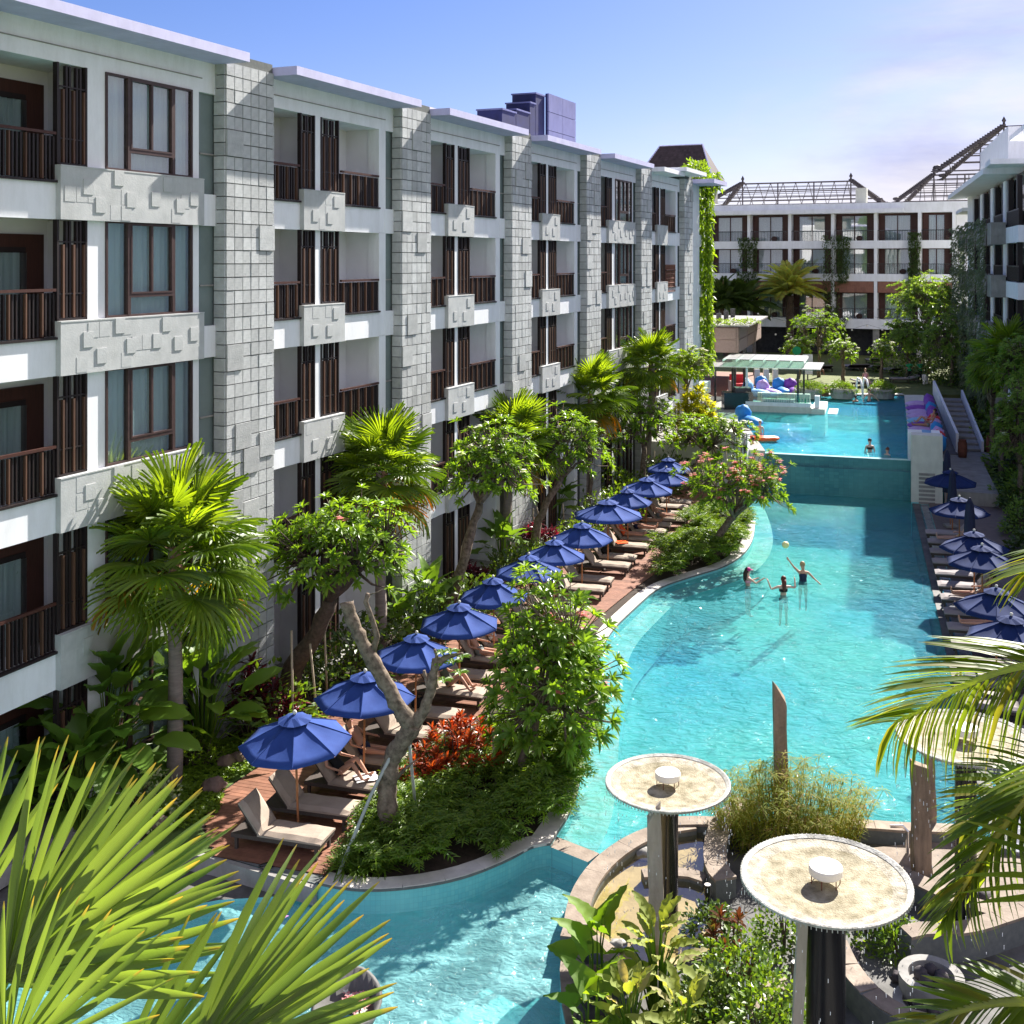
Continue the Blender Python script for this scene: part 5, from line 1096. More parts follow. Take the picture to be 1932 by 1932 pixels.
def rosette_bed(name, label, poly, n, L, Wd, mt, nl=9, h=.25, hump=.3, cat='ground cover', z0=0, q=1, lobed=False, seed=5):
    """uncountable bed of low rosettes inside a plan outline"""
    rs = random.Random(seed); m = M(); xs_ = [p[0] for p in poly]; ys_ = [p[1] for p in poly]; c = 0; tries = 0
    def inside(x, y):
        r = False; j = len(poly) - 1
        for i in range(len(poly)):
            if (poly[i][1] > y) != (poly[j][1] > y) and x < (poly[j][0] - poly[i][0]) * (y - poly[i][1]) / (poly[j][1] - poly[i][1]) + poly[i][0]: r = not r
            j = i
        return r
    while c < n and tries < n * 30:
        tries += 1; x, y = rs.uniform(min(xs_), max(xs_)), rs.uniform(min(ys_), max(ys_))
        if not inside(x, y): continue
        c += 1; p = V((x, y, z0 + h * rs.uniform(.3, 1) + hump * max(0, noise.noise(V((x * .9, y * .9, seed))) + .4)))
        for k in range(nl):
            a = k * 2.4 + rs.random(); el = rs.uniform(.15, 1.1); d = V((math.cos(a) * math.cos(el), math.sin(a) * math.cos(el), math.sin(el)))
            Lk = L * rs.uniform(.7, 1.1)
            if lobed:
                m.leaf(p, d, V((0, 0, 1)), Lk, Wd * .45, .45, 0); sd = d.cross(V((0, 0, 1)))
                sd = sd.normalized() if sd.length > .1 else V((1, 0, 0))
                for t in (.35, .55, .75):
                    for sg in (-1, 1): m.leaf(p + d * Lk * t + V((0, 0, -.3 * Lk * t * t)), (d * .6 + sd * sg).normalized(), V((0, 0, 1)), Lk * .38, Wd * .3, .4, 0)
            else: m.leaf(p, d, V((0, 0, 1)), Lk, Wd, .4, q)
    o = m.build(name, mt); tag(o, label, cat, kind='stuff'); return o
def XY(l, z=0): return [tuple(P(u, v, z)[:2]) for u, v in l]
rosette_bed('philodendron_bed', 'mass of lobed green philodendron along the near pool edge', XY([(650, 1640), (700, 1545), (770, 1470), (900, 1420), (1010, 1340), (1090, 1300), (1118, 1400), (1100, 1500), (1045, 1580), (1000, 1592), (960, 1615), (860, 1652), (740, 1665), (680, 1662)]), 620, .42, .12, 'g_bush', 8, .35, .45, lobed=True)
rosette_bed('philodendron_bed', 'mass of lobed green philodendron under the pink-flowered tree', XY([(1228, 1072), (1255, 1040), (1300, 990), (1370, 960), (1412, 975), (1420, 1025), (1380, 1064), (1300, 1090), (1245, 1105)]), 430, .5, .14, 'g_bush', 8, .4, .7, lobed=True, seed=9)
rosette_bed('grass_edging', 'dark strap-leaved grass clump at the deck corner', XY([(632, 1645), (690, 1560), (730, 1570), (735, 1650), (660, 1660)]), 90, .5, .03, 'g_bush', 16, .05, .1)
rosette_bed('groundcover', 'bright green low groundcover beside the deck and rocks', XY([(300, 1580), (405, 1545), (430, 1475), (505, 1438), (470, 1395), (330, 1405), (270, 1500)]), 1500, .10, .06, 'g_cover', 6, .05, .06, q=0)
rosette_bed('edge_shrubs', 'leafy shrubs trailing over the pool edge below the big frangipani', XY([(1040, 1480), (1060, 1380), (1100, 1300), (1128, 1330), (1110, 1440), (1085, 1520)]), 160, .45, .13, 'g_bush', 8, .5, .8, lobed=True, seed=12)
# croton, cordyline and shrubs
def croton(name, label, loc, rx, ry, h, n, L, Wd, mt, grp=None, seed=1, nl=14):
    rs = random.Random(seed); o = thing(name, label, 'shrub', tuple(loc), 0, grp); m = M(); f = M()
    for k in range(n):
        a = rs.uniform(0, 6.28); r = math.sqrt(rs.random()); x, y = math.cos(a) * rx * r, math.sin(a) * ry * r; z = h * rs.uniform(.45, 1) * (1 - .45 * r * r)
        m.tube([(x * .6, y * .6, 0), (x, y, z)], [.02, .012], 4); ax = V((x * .3, y * .3, 1)).normalized()
        for q in range(nl):
            b = q * 2.4 + rs.random(); t = q / nl; d = (V((math.cos(b), math.sin(b), 0)) * (.35 + .75 * t) + ax * (1.1 - .9 * t)).normalized()
            f.leaf(V((x, y, z - .12 * t)), d, ax, L * rs.uniform(.75, 1.1), Wd, .3, 1)
    m.build('stem', 'barkd', o); f.build('foliage', mt, o); return o
croton('red_croton', 'fiery red and orange croton clump beside the deck', P(868, 1462), 1.0, .9, 1.35, 60, .28, .075, 'g_red')
croton('red_croton', 'lower part of the dark red croton near the bamboo prop', P(800, 1500), .55, .5, .9, 22, .26, .07, 'g_red', seed=4)
croton('yellow_croton', 'tall bright yellow croton near the end of the left wing', (7.7, 60, 0), 1.25, 1.1, 5.3, 130, .5, .13, 'g_yellow', seed=2)
croton('cordyline', 'crimson cordyline at the foot of the first stone column', P(462, 1372), .6, .5, 2.0, 14, .5, .09, 'g_cord', seed=3)
croton('cordyline', 'dark cordyline clump beside the twisted dark trunk', P(500, 1390), .8, .6, 1.5, 26, .45, .08, 'g_cord', seed=5)
croton('cordyline', 'dark cordyline behind the sixth parasol', P(880, 1130), .9, .6, 1.3, 24, .45, .08, 'g_cord', seed=6)
croton('cordyline', 'dark cordyline behind the eighth parasol', P(1010, 1045), .9, .6, 1.4, 24, .45, .08, 'g_cord', seed=7)
croton('yellow_shrub', 'yellow-green shrub under the fan palm in the garden strip', P(365, 1440), .7, .6, .7, 60, .16, .05, 'g_cover', seed=8)
bush('variegated_shrub', 'pale variegated shrub beside the nearest palm trunk', P(255, 1545), .95, .8, 1.0, 1000, .14, .06, leafmat('variegated_leaf', (.16, .24, .10), (.5, .52, .36), .3))
bush('round_shrub', 'yellow-green rounded shrub behind the second parasol', P(640, 1290), 1.0, .8, 1.2, 900, .14, .06, 'g_cover')
# big-leaved plants: every leaf is its own part
def bigleaf_mesh(name, mt, Lw, Ww, kind='oval'):
    m = M(); nu, nv = 8, 4; 
    for i in range(nu + 1):
        t = i / nu; x = Lw * t
        if kind == 'oval': w = Ww * .5 * math.sin(math.pi * min(1, t * .97 + .03)) ** .6 if 0 < t < 1 else .004
        else: w = Ww * .5 * (1 - t) ** .75 * (1.15 if t < .12 else 1) + .003; x = Lw * (t - .12)
        for j in range(-nv // 2, nv // 2 + 1):
            s = j / (nv / 2); y = s * w * (1 + (.04 * math.sin(t * 30) if abs(j) == 2 else 0)); back = (-.22 * Lw * abs(s) ** 1.5 if kind != 'oval' and t < .12 else 0)
            m.v.append((x + back, y, abs(s) * w * .28 - .35 * Lw * t * t + .02 * math.sin(t * 22 + s)))
    c = nv + 1
    for i in range(nu):
        for j in range(nv): m.f.append((i * c + j, (i + 1) * c + j, (i + 1) * c + j + 1, i * c + j + 1)); m.mi.append(0)
    return m.mesh(name, mt, True)
BL = bigleaf_mesh('leaf', 'g_big', .85, .40); BL2 = bigleaf_mesh('leaf', 'g_big', .8, .55, 'heart'); BT = bigleaf_mesh('leaf', 'g_taro', .55, .42, 'heart'); BC = bigleaf_mesh('leaf', 'g_calath', .42, .16)
def bigplant(name, label, loc, n, h, spread, me, sc_=1.0, seed=1, cat='plant', grp=None, droop=0, stem='g_bush'):
    rs = random.Random(seed); o = thing(name, label, cat, tuple(loc), 0, grp); m = M()
    for k in range(n):
        az = k * 2.39996 + rs.uniform(-.4, .4); t = (k + .5) / n; el = rad(75 - 70 * t + rs.uniform(-12, 12) - droop); r = spread * (.12 + .8 * t) * rs.uniform(.6, 1.1); z = h * (1 - .78 * t * rs.uniform(.6, 1.2))
        tip = V((math.cos(az) * r, math.sin(az) * r, max(.15, z))); m.tube([(math.cos(az) * .1, math.sin(az) * .1, 0), tip * .55 + V((0, 0, .15 * h)), tip], [.025, .018, .01], 4)
        f = put('leaf', me, o); f.matrix_local = Matrix.Translation(tip) @ Matrix.Rotation(az, 4, 'Z') @ Matrix.Rotation(-el + .1, 4, 'Y') @ Matrix.Rotation(rs.uniform(-.5, .5), 4, 'X') @ Matrix.Scale(sc_ * rs.uniform(.75, 1.15), 4)
    m.build('stem', stem, o); return o
bigplant('broad_leaved_plant', 'large clump of broad paddle leaves in front of the ground-floor terrace', P(200, 1500), 84, 2.9, 1.8, BL, 1.25, 1)
bigplant('broad_leaved_plant', 'paddle-leaved clump behind the nearest palm trunk', P(385, 1420), 44, 2.2, 1.6, BL, 1.2, 2)
bigplant('elephant_ear', 'dark elephant ears behind the fourth and fifth parasols', P(805, 1190), 20, 1.9, 1.1, BL2, 1.0, 3); bigplant('elephant_ear', 'elephant ears beside the props of the white-flowered frangipani', P(760, 1215), 14, 1.4, .9, BL2, .9, 4)
bigplant('elephant_ear', 'glossy elephant ears behind the ninth parasol', P(1050, 985), 18, 2.0, 1.3, BL2, 1.1, 5); bigplant('elephant_ear', 'elephant ears in shade behind the seventh parasol', P(950, 1068), 18, 1.7, 1.2, BL2, 1.0, 6)
bigplant('broad_leaved_plant', 'lower paddle-leaved clump in front of the terrace step', P(150, 1560), 44, 1.7, 1.2, BL, 1.15, 71)
bigplant('broad_leaved_plant', 'single young paddle-leaved plant at the terrace step', P(160, 1560), 6, 1.0, .6, BL, .7, 7, stem='g_cover')
bigplant('taro_plant', 'yellow-green taro leaves at the basin corner by the near pool', P(1128, 1900, -.3), 12, 1.55, .75, BT, 1.1, 8); bigplant('taro_plant', 'taro leaves hanging over the near pool rim', P(1120, 1985, -.3), 9, 1.2, .7, BT, 1.1, 9)
bigplant('calathea_plant', 'pale yellow-green leafy clump in front of the stone post', P(1240, 1925, -.3), 40, 1.6, .85, BC, 1.0, 10); bigplant('calathea_plant', 'yellow-leaved clump low at the bottom edge', P(1190, 2010, -.3), 30, 1.2, .8, BC, 1.0, 11)
bigplant('calathea_plant', 'dull green leafy clump at the very bottom edge', P(1290, 2040, -.3), 30, 1.3, .8, BC, 1.0, 12)
bush('fountain_shrub', 'glossy green shrub beneath the dripping dish', P(1400, 1900, -.3), .95, .8, 1.1, 1500, .13, .075, 'g_bush'); bush('fountain_shrub', 'dark green shrub at the bottom edge beside the black column', P(1440, 2010, -.3), 1.0, .8, 1.3, 1500, .13, .075, 'g_bush')
bush('fountain_shrub', 'low shrub at the foot of the black column of the middle dish', P(1345, 1770, -.3), .55, .45, .6, 600, .13, .07, 'g_dark'); bush('fountain_shrub', 'dark leafy shrub filling the bottom edge left of the front column', P(1340, 1960, -.3), .8, .6, 1.0, 1100, .14, .08, 'g_dark'); bush('fountain_shrub', 'small fern clump by the stone bowls', P(1690, 1800, -.3), .4, .35, .5, 350, .16, .04, 'g_bush')
bush('fountain_shrub', 'small shrub between the two front dishes', P(1480, 1790, -.3), .6, .5, .9, 700, .12, .07, 'g_bush'); bush('fountain_shrub', 'creeper on the wall right of the front dish', P(1640, 1770, -.3), .8, .5, .8, 800, .12, .07, 'g_bush')
croton('red_croton', 'dark red and green croton beside the black column', P(1372, 1810, -.3), .4, .35, .85, 7, .26, .08, 'g_bronze', seed=21, nl=12); croton('red_croton', 'small bronze croton in the fountain shrubs', P(1400, 1870, -.3), .35, .3, .8, 5, .24, .08, 'g_bronze', seed=22, nl=10)
# understorey along the wing
NTH = 'first second third fourth fifth sixth seventh eighth ninth tenth eleventh twelfth thirteenth fourteenth fifteenth sixteenth seventeenth eighteenth nineteenth twentieth twenty-first twenty-second twenty-third twenty-fourth twenty-fifth'.split()
i = 0
for t in [x * 1.9 for x in range(0, 24)]:
    b = hp(t + rnd.uniform(-.4, .4), -1.7 + rnd.uniform(-.3, .5) - .02 * t); i += 1
    if t < 2 and i > 0: pass
    bush('garden_shrub', '%s dark shrub in the shaded strip by the left wing, counted from the camera' % NTH[i - 1], b, 1.25, .95, rnd.uniform(1.0, 2.0), 420, rnd.choice((.22, .3)), rnd.choice((.1, .13)), rnd.choice(('g_dark', 'g_bush', 'g_dark')), grp='shrubs in the shaded strip by the left wing')
for k, (u, v, s) in enumerate(((1160, 935, 1.6), (1250, 880, 1.8), (1290, 860, 1.9), (1345, 900, 1.5), (1390, 880, 1.2), (1265, 900, 1.5))):
    bush('garden_shrub', 'green shrub near the end of the parasol row, %s' % ('left of the props', 'behind the farthest parasols', 'just behind the leftmost pale fin', 'beneath the spreading frangipani', 'rightmost, beside the pale fins', 'between the last parasols')[k], P(u, v), s, s * .8, s * .9, 650, .3, .12, 'g_bush', grp='shrubs at the far end of the parasol row')
for k, (u, Y, z, s, n_) in enumerate(((1852, 80, 1.4, 1.4, 600), (1866, 74, .9, 1.4, 600), (1878, 70, .5, 1.4, 600), (1892, 66, .2, 1.4, 600), (1915, 61, 0, 1.3, 600), (1928, 56, 0, 1.3, 600), (1935, 52, 0, 1.2, 600), (1942, 48, 0, 1.0, 600), (1950, 44, 0, 1.0, 600), (1808, 87, 1.95, 2.2, 700), (1770, 88, 1.95, 2.6, 700), (1745, 92, 1.95, 2.6, 600), (1905, 68, .6, 2.2, 800), (1932, 60, 0, 2.2, 800), (1690, 96, 1.95, 2.2, 600), (1850, 85, 1.95, 2.6, 800), (1950, 53, 0, 1.8, 700))):
    bush('garden_shrub', 'dense dark shrub on the right side of the garden, %s from the camera' % (['tenth', 'ninth', 'eighth', 'seventh', 'sixth', 'fifth', 'fourth', 'second', 'first', 'thirteenth', 'fourteenth', 'fifteenth', 'eleventh', 'twelfth', 'sixteenth', 'seventeenth', 'third'][k]), V(((u - 1045) / 2080 * Y, Y, z)), s, s, s * 1.0, n_, .36, .15, rnd.choice(('g_frangid', 'g_dark', 'g_bush')), grp='shrubs on the right side of the garden')
bush('flowering_shrub', 'leafy plant with small white flowers at the right edge beyond the parasols', P(1925, 1010), .8, .8, 1.6, 500, .26, .1, 'g_frangid')
# hedges by the upper pool, planters
for (u, lab) in ((1530, 'clipped round hedge nearest the bar'), (1592, 'clipped round hedge in the middle of the pool end'), (1668, 'clipped round hedge right of the pool ladder')):
    b = P(u, 752, 1.95) + V((0, .4, 0)); o = bush('clipped_hedge', lab, (b.x, b.y, 2.3), 1.1, .9, .85, 2300, .13, .07, 'g_bush', up=.6)
    M().lathe([(0, -.35), (.8, -.35), (.9, .2), (.85, .3), (0, .3)], 14).build('planter', 'conc', o)
fan_palm('fan palm crown standing out above the shrubs on the right', V(((1890-1045)/2080*60, 60, 0)), W3(1900, 668, 60), 2.1, 26, yellow=0, grp=None, seed=17, trunk_r=.12)
# feather palms
def feather(seed, L, n, lw, ll, mt, arch=.5, hang=.5):
    rs = random.Random(seed); m = M(); pts = []
    for i in range(11): t = i / 10; pts.append(V((L * t * (1 - .12 * t), 0, arch * L * (t * .55 - t * t * .95))))
    m.tube(pts, [.03 * (1 - t / 12) for t in range(11)], 4, 1)
    for i in range(n):
        t = .12 + .88 * i / n; k = min(9, int(t * 10)); p = pts[k].lerp(pts[k + 1], t * 10 - k); tg = (pts[k + 1] - pts[k]).normalized()
        for sg in (-1, 1):
            d = (tg * (.55 + .4 * t) + V((0, sg, 0)) * .8 + V((0, 0, .25 - hang))).normalized()
            m.leaf(p, d, V((0, 0, 1)), ll * (.55 + .6 * math.sin(math.pi * min(1, t * .9 + .1))) * rs.uniform(.85, 1.1), lw, .3, 0)
    return m.mesh('frond', [mt, 'g_bush'])
FD = [feather(s, 3.3, 42, .13, .7, 'g_date', .75, .2) for s in (1, 2)]; FK = [feather(s, 3.0, 40, .14, .6, 'g_dark', .7, .3) for s in (3, 4)]
def feather_palm(name, label, base, top, fr, n, s, tm, r0, seed):
    rs = random.Random(seed); o = thing(name, label, 'palm tree', tuple(base)); T = V(top) - V(base)
    tr = M(); tr.tube([V((0, 0, -.1)), T * .5, T], [r0 * 1.2, r0, r0 * 1.15], 9, jit=.15)
    for k in range(160):
        z = rs.random(); a = k * 2.4; d = V((math.cos(a), math.sin(a), 1.2)).normalized(); tr.leaf(T * z + V((math.cos(a), math.sin(a), 0)) * r0, d, V((math.cos(a), math.sin(a), 0)), .3, .16, 0, 0)
    tr.build('trunk', tm, o)
    for k in range(n):
        t = k / n; az = k * 2.39996; el = rad(84 - 78 * t ** 1.1 + rs.uniform(-6, 6)); f = put('frond', rs.choice(fr), o)
        f.matrix_local = Matrix.Translation(T) @ Matrix.Rotation(az, 4, 'Z') @ Matrix.Rotation(-el, 4, 'Y') @ Matrix.Rotation(rs.uniform(-.5, .5), 4, 'X') @ Matrix.Scale(s * rs.uniform(.85, 1.1), 4)
    return o
b = P(1490, 672, 1.95); feather_palm('date_palm', 'tall date palm with golden drooping fronds in front of the rear wing', b, W3(1490, 558, b.y), FD, 44, 1.22, 'barkd', .34, 1)
b = P(1400, 668, 1.95); feather_palm('feather_palm', 'dark feather palm at the left end of the rear wing', b, W3(1395, 585, b.y - 4), FK, 30, 1.35, 'barkd', .22, 2)
b = P(1370, 672, 1.95); feather_palm('feather_palm', 'dark feather palm half hidden by the vine-clad end of the left wing', b, W3(1362, 575, b.y - 2), FK, 24, 1.1, 'barkd', .2, 3)
# vine falling down the end of the left wing
m = M()
for k in range(3800):
    t = rnd.random(); z = 17.6 - 13.2 * t; ww = .75 + .35 * noise.noise(V((0, 1, z * .7))); e = hp(END + .75 + rnd.uniform(-ww, ww) * .5, -.1 + rnd.uniform(-.75, .6) * (.8 if z < 16.4 else 1.5), z)
    m.leaf(e, V((rnd.uniform(-.6, .6), rnd.uniform(-1, .2), rnd.uniform(-1.3, .2))).normalized(), rdir(.4), rnd.uniform(.2, .42), rnd.uniform(.1, .17), .3, 0)
for k in range(4): m.tube([hp(END + .6 + k * .2, -.3, 4.4), hp(END + .7 + k * .15, -.4, 11), hp(END + .5, -.3, 17.2)], .04, 5)
tag(m.build('climbing_vine', 'g_vine'), 'bright green vine falling down the far end of the left wing', 'climbing plant')
bush('roof_plant', 'leafy green clump growing on the roof edge above the vine', hp(46.6, 0, 16.9), 1.1, 1.2, 1.3, 900, .3, .1, 'g_vine', 'plant')
for k in range(3):
    bush('roof_hedge', '%s tuft of low plants on the pavilion roof edge' % ('left', 'middle', 'right')[k], V((P(1345, 745, 1.95).x + k * 1.2, 78 + k * .5, 7.2)), .9, .5, .4, 260, .2, .08, 'g_cover', 'plant', grp='plants on the pavilion roof')
# papyrus
m = M(); st_ = M(); pc = P(1500, 1610, -.3); 
for k in range(430):
    a = rnd.uniform(0, 6.28); r = math.sqrt(rnd.random()); x, y = pc.x + math.cos(a) * r * 1.4, pc.y + .35 + math.sin(a) * r * .7; h = rnd.uniform(.6, 2.1) * rnd.uniform(.75, 1.0) * (1 - .35 * r); ln = V((math.cos(a) * .35 * r + rnd.uniform(-.2, .2), math.sin(a) * .3 * r, 1)) * h
    p = V((x, y, -.3)); tip = p + ln; st_.tube([p, p + ln * .5 + V((0, 0, .02)), tip], [.009, .007, .005], 3, cap=False)
    for q in range(11):
        b_ = q * .7 + rnd.random(); d = V((math.cos(b_), math.sin(b_), rnd.uniform(-.1, .7))).normalized(); m.leaf(tip, d, V((0, 0, 1)), rnd.uniform(.16, .34), .022, .5, 0)
    for q in range(5):
        b_ = rnd.uniform(0, 6.28); d = V((math.cos(b_), math.sin(b_), rnd.uniform(.2, 1.4))).normalized(); m.leaf(p + ln * rnd.uniform(.05, .8), d, V((0, 0, 1)), rnd.uniform(.25, .5), .02, .4, 0)
pp = thing('papyrus_clump', 'wild papyrus clump with golden tips behind the front fountain dish', 'plant', (0, 0, 0)); m.build('foliage', 'g_rush', pp); st_.build('stem', 'g_rush', pp)

# ---------------------------------------------------------------- old frangipani stump with props
b = P(738, 1592); Y = b.y
q = lambda l, d=0: [W3(u, v, Y + d) - b for u, v in l]
def rough(m, pts, rr, n=13):
    pp, r2 = [], []
    for i in range(len(pts) - 1):
        for k in range(5):
            t = k / 5; p = pts[i].lerp(pts[i + 1], t); r = rr[i] + (rr[i + 1] - rr[i]) * t; pp.append(p + V((noise.noise(p * 5), noise.noise(p * 5 + V((9, 0, 0))), 0)) * r * .35); r2.append(r * (1 + .28 * noise.noise(p * 7 + V((0, 5, 0)))))
    pp.append(pts[-1]); r2.append(rr[-1]); b0 = len(m.v); m.tube(pp, r2, n)
    for j in range(b0, len(m.v)): v = V(m.v[j]); m.v[j] = tuple(v + V((noise.noise(v * 16), noise.noise(v * 16 + V((7, 7, 7))), noise.noise(v * 16 + V((3, 9, 1))))) * .022)
ot = thing('pollarded_tree', 'bare pollarded frangipani with a thick cut limb leaning over the second parasol', 'tree', tuple(b))
m = M(); rough(m, [V((0, 0, -.1))] + q([(733, 1540), (728, 1490), (738, 1440), (762, 1392), (780, 1365)]), [.27, .21, .19, .17, .19, .2]); m.build('trunk', 'bark', ot, smooth=True)
m = M(); rough(m, q([(780, 1370), (748, 1325), (712, 1262), (680, 1205), (662, 1165), (654, 1136)]), [.18, .15, .15, .13, .12, .13]); m.tube(q([(700, 1240), (712, 1200), (703, 1170), (690, 1135), (695, 1120)]), [.07, .06, .055, .05, .05], 7, jit=.15)
m.tube(q([(696, 1122), (710, 1118), (722, 1112)]), [.02, .012, .008], 5); m.build('cut_limb', 'bark', ot, smooth=True)
m = M(); rough(m, q([(780, 1372), (802, 1335), (815, 1290), (822, 1250), (850, 1238), (872, 1232)]), [.15, .11, .1, .09, .05, .02], 11); m.tube(q([(803, 1335), (808, 1300), (800, 1265)]), [.05, .04, .035], 6, jit=.1); m.tube(q([(822, 1252), (824, 1238), (820, 1225)]), [.04, .035, .03], 6)
m.tube(q([(745, 1470), (765, 1450), (790, 1430)]), [.06, .03, .01], 6, jit=.1); m.build('side_limb', 'bark', ot, smooth=True)
lf = M()
for (u, v) in ((835, 1232), (850, 1230), (872, 1240), (830, 1252), (868, 1270), (838, 1285), (855, 1250)):
    t = W3(u, v, Y) - b
    for k in range(9):
        a = k * 2.4; d = V((math.cos(a), math.sin(a), .35)).normalized(); lf.leaf(t, d, V((0, 0, 1)), .22, .07, .25, 1)
lf.build('leaf_tuft', 'g_frangi', ot)
def pole_thing(nm, lab, pts, r, mt, cat, grp=None):
    bb = V(pts[0]); o = M().tube([V(p) - bb for p in pts], r, 8).build(nm, mt, None, smooth=True, loc=tuple(bb)); tag(o, lab, cat, grp); return o
pole_thing('bamboo_prop', 'long grey bamboo prop leaning across the deck onto the bare tree', [P(636, 1655), W3(700, 1500, Y - .25), W3(765, 1372, Y)], .035, 'bambg', 'prop')
pole_thing('bamboo_prop', 'upright bamboo prop right of the bare trunk', [P(787, 1558), W3(772, 1400, Y + .1)], .035, 'bambg', 'prop')
pole_thing('bamboo_prop', 'short bamboo prop under the big frangipani', [P(935, 1480), W3(930, 1380, 25)], .03, 'bamboo', 'prop')
for (u0, v0, u1, v1, lab) in ((553, 1400, 550, 1190, 'upright cane prop behind the nearest parasol'), (600, 1372, 585, 1215, 'leaning cane prop behind the nearest parasol'), (618, 1335, 612, 1180, 'cane prop behind the second parasol'), (860, 1150, 872, 1030, 'cane prop at the white-flowered frangipani, left one'), (884, 1118, 880, 1010, 'cane prop at the white-flowered frangipani, upright one'), (840, 1150, 850, 1090, 'shortest cane prop at the white-flowered frangipani'),
                              (1008, 1035, 1006, 960, 'cane prop near the eighth parasol'), (1030, 1030, 1012, 955, 'slanting cane prop near the eighth parasol'), (1232, 925, 1235, 850, 'cane prop by the farthest fan palm'), (1065, 1000, 1062, 950, 'thin cane prop behind the ninth parasol')):
    b0 = P(u0, v0); pole_thing('cane_prop', lab, [b0, W3(u1, v1, b0.y)], .03, 'bamboo', 'prop')
for (u, v, r, lab) in ((402, 1492, .24, 'round reddish boulder on the bright groundcover'), (425, 1445, .2, 'upright boulder behind the groundcover'), (450, 1437, .2, 'boulder beside the nearest parasol'), (300, 1560, .18, 'half-hidden boulder beside the palm trunk')):
    p = P(u, v); o = M().ellip((0, 0, r * .45), (r * 1.1, r * .85, r * .8), 12, 8, jit=.5).build('boulder', 'rock', None, smooth=True, loc=tuple(p)); tag(o, lab, 'rock')

# ---------------------------------------------------------------- fountain garden
def dish(label, cu, cv, Y, rad_px, base_z, cr=.19):
    c = W3(cu, cv, Y); r = rad_px / 2080 * Y; o = thing('fountain_dish', label, 'fountain', (c.x, c.y, base_z), 0, 'fountain dishes on dark columns'); h = c.z - base_z
    M().lathe([(cr, -.2), (cr, h - .12), (cr + .1, h - .06)], 24).build('column', 'black', o, smooth=True)
    M().lathe([(0, h - .13), (r * .5, h - .11), (r * .93, h - .05), (r, h)], 72).build('underside', 'dishrim', o)
    M().lathe([(r * .93, h + .005), (r * .7, h - .03), (r * .3, h - .05), (0, h - .055)], 72).build('bowl', 'dish', o, smooth=True)
    M().lathe([(r, h), (r + .005, h + .03), (r * .985, h + .04), (r * .93, h + .012)], 72).build('rim', 'dishrim', o)
    k = 110; rt = M()
    for i in range(k):
        a = 2 * math.pi * i / k; rt.box(-.006, .006, -.002, .009, -.035, .036); n = len(rt.v) - 8; ca, sa = math.cos(a), math.sin(a)
        for j in range(n, n + 8):
            x, y, z = rt.v[j]; y += r; rt.v[j] = (x * ca - y * sa, x * sa + y * ca, z + h)
    rt.build('rim_tooth', 'dishrim', o, kind='stuff')
    sh = M().lathe([(0, h - .02), (r * .82, h - .02)], 48); sh.build('water_film', 'film', o)
    d = M().lathe([(0, h + .20), (.225, h + .20), (.235, h + .18), (.235, h + .10), (.22, h + .08), (0, h + .08)], 32).build('lamp_drum', 'drum', o)
    for i in range(6): a = i * 1.047; M().tube([(math.cos(a) * .2, math.sin(a) * .2, h - .05), (math.cos(a) * .2, math.sin(a) * .2, h + .09)], .008, 5).build('drum_leg', 'terra', d)
    M().lathe([(.2, h + .08), (.21, h + .09)], 24).build('drum_ring', 'terra', d)
    dr = M()
    for i in range(190):
        a = rnd.uniform(0, 6.28); rr = r * rnd.uniform(.98, 1.03); z = rnd.uniform(.1, h); L = rnd.uniform(.02, .07); dr.tube([(math.cos(a) * rr, math.sin(a) * rr, z), (math.cos(a) * rr, math.sin(a) * rr, z - L)], .006, 3)
    dr.build('water_drop', 'drop', o, kind='stuff'); return o
dish('stone fountain dish in the middle, in front of the weir', 1260, 1477, 20.2, 117, -.3)
dish('nearest and largest stone fountain dish at the bottom', 1558, 1660, 15.4, 158, -.3, .27)
dish('stone fountain dish on the right half hidden by coconut fronds', 1822, 1392, 19.9, 126, -.3)
def shard(label, bu, bv, bz, tu, tv, wpx, mt, sl=.4, lean=0, dpt=.7):
    b = P(bu, bv, bz); t = W3(tu, tv, b.y); wd = wpx / 2080 * b.y; h = t.z - bz; m = M(); n = 7; rs = random.Random(int(bu)); dx = t.x - b.x
    for i in range(n + 1):
        f = i / n; j = .05 * wd if 0 < i < n else 0
        for k, (x, y) in enumerate(((-.5, -.5), (.45, -.5), (.5, .3), (-.1, .5), (-.5, .4))):
            zz = h * f - (sl * wd * (x + .5) * 1.6 if i == n else 0) + (rs.uniform(-.05, .05) if i == n else 0)
            m.v.append(((x + rs.uniform(-.06, .06)) * wd * (1 - .12 * f) + dx * f, (y + rs.uniform(-.06, .06)) * wd * dpt, zz))
    for i in range(n):
        for k in range(5): m.f.append((i * 5 + k, i * 5 + (k + 1) % 5, (i + 1) * 5 + (k + 1) % 5, (i + 1) * 5 + k)); m.mi.append(0)
    m.f.append(tuple(n * 5 + k for k in range(5))); m.mi.append(0)
    o = m.build('stone_post', mt, None, loc=tuple(b)); tag(o, label, 'stone post', 'upright stone posts in the fountain garden'); return o
shard('pale jagged stone post in the shallow basin beside the black column', 1240, 1792, -.3, 1234, 1545, 30, 'shardp', -.7)
shard('brown stone post standing alone above the papyrus', 1476, 1570, -.3, 1470, 1290, 26, 'shard', .7)
shard('dark broad stone post right of the front dish', 1740, 1655, -.3, 1736, 1434, 36, 'shard', .2)
shard('slim dark stone post behind the broad one', 1757, 1578, -.3, 1752, 1402, 20, 'shard', .2)
shard('brown stone post hidden behind the front dish column', 1497, 2130, -.3, 1513, 1735, 22, 'shardp', .2)
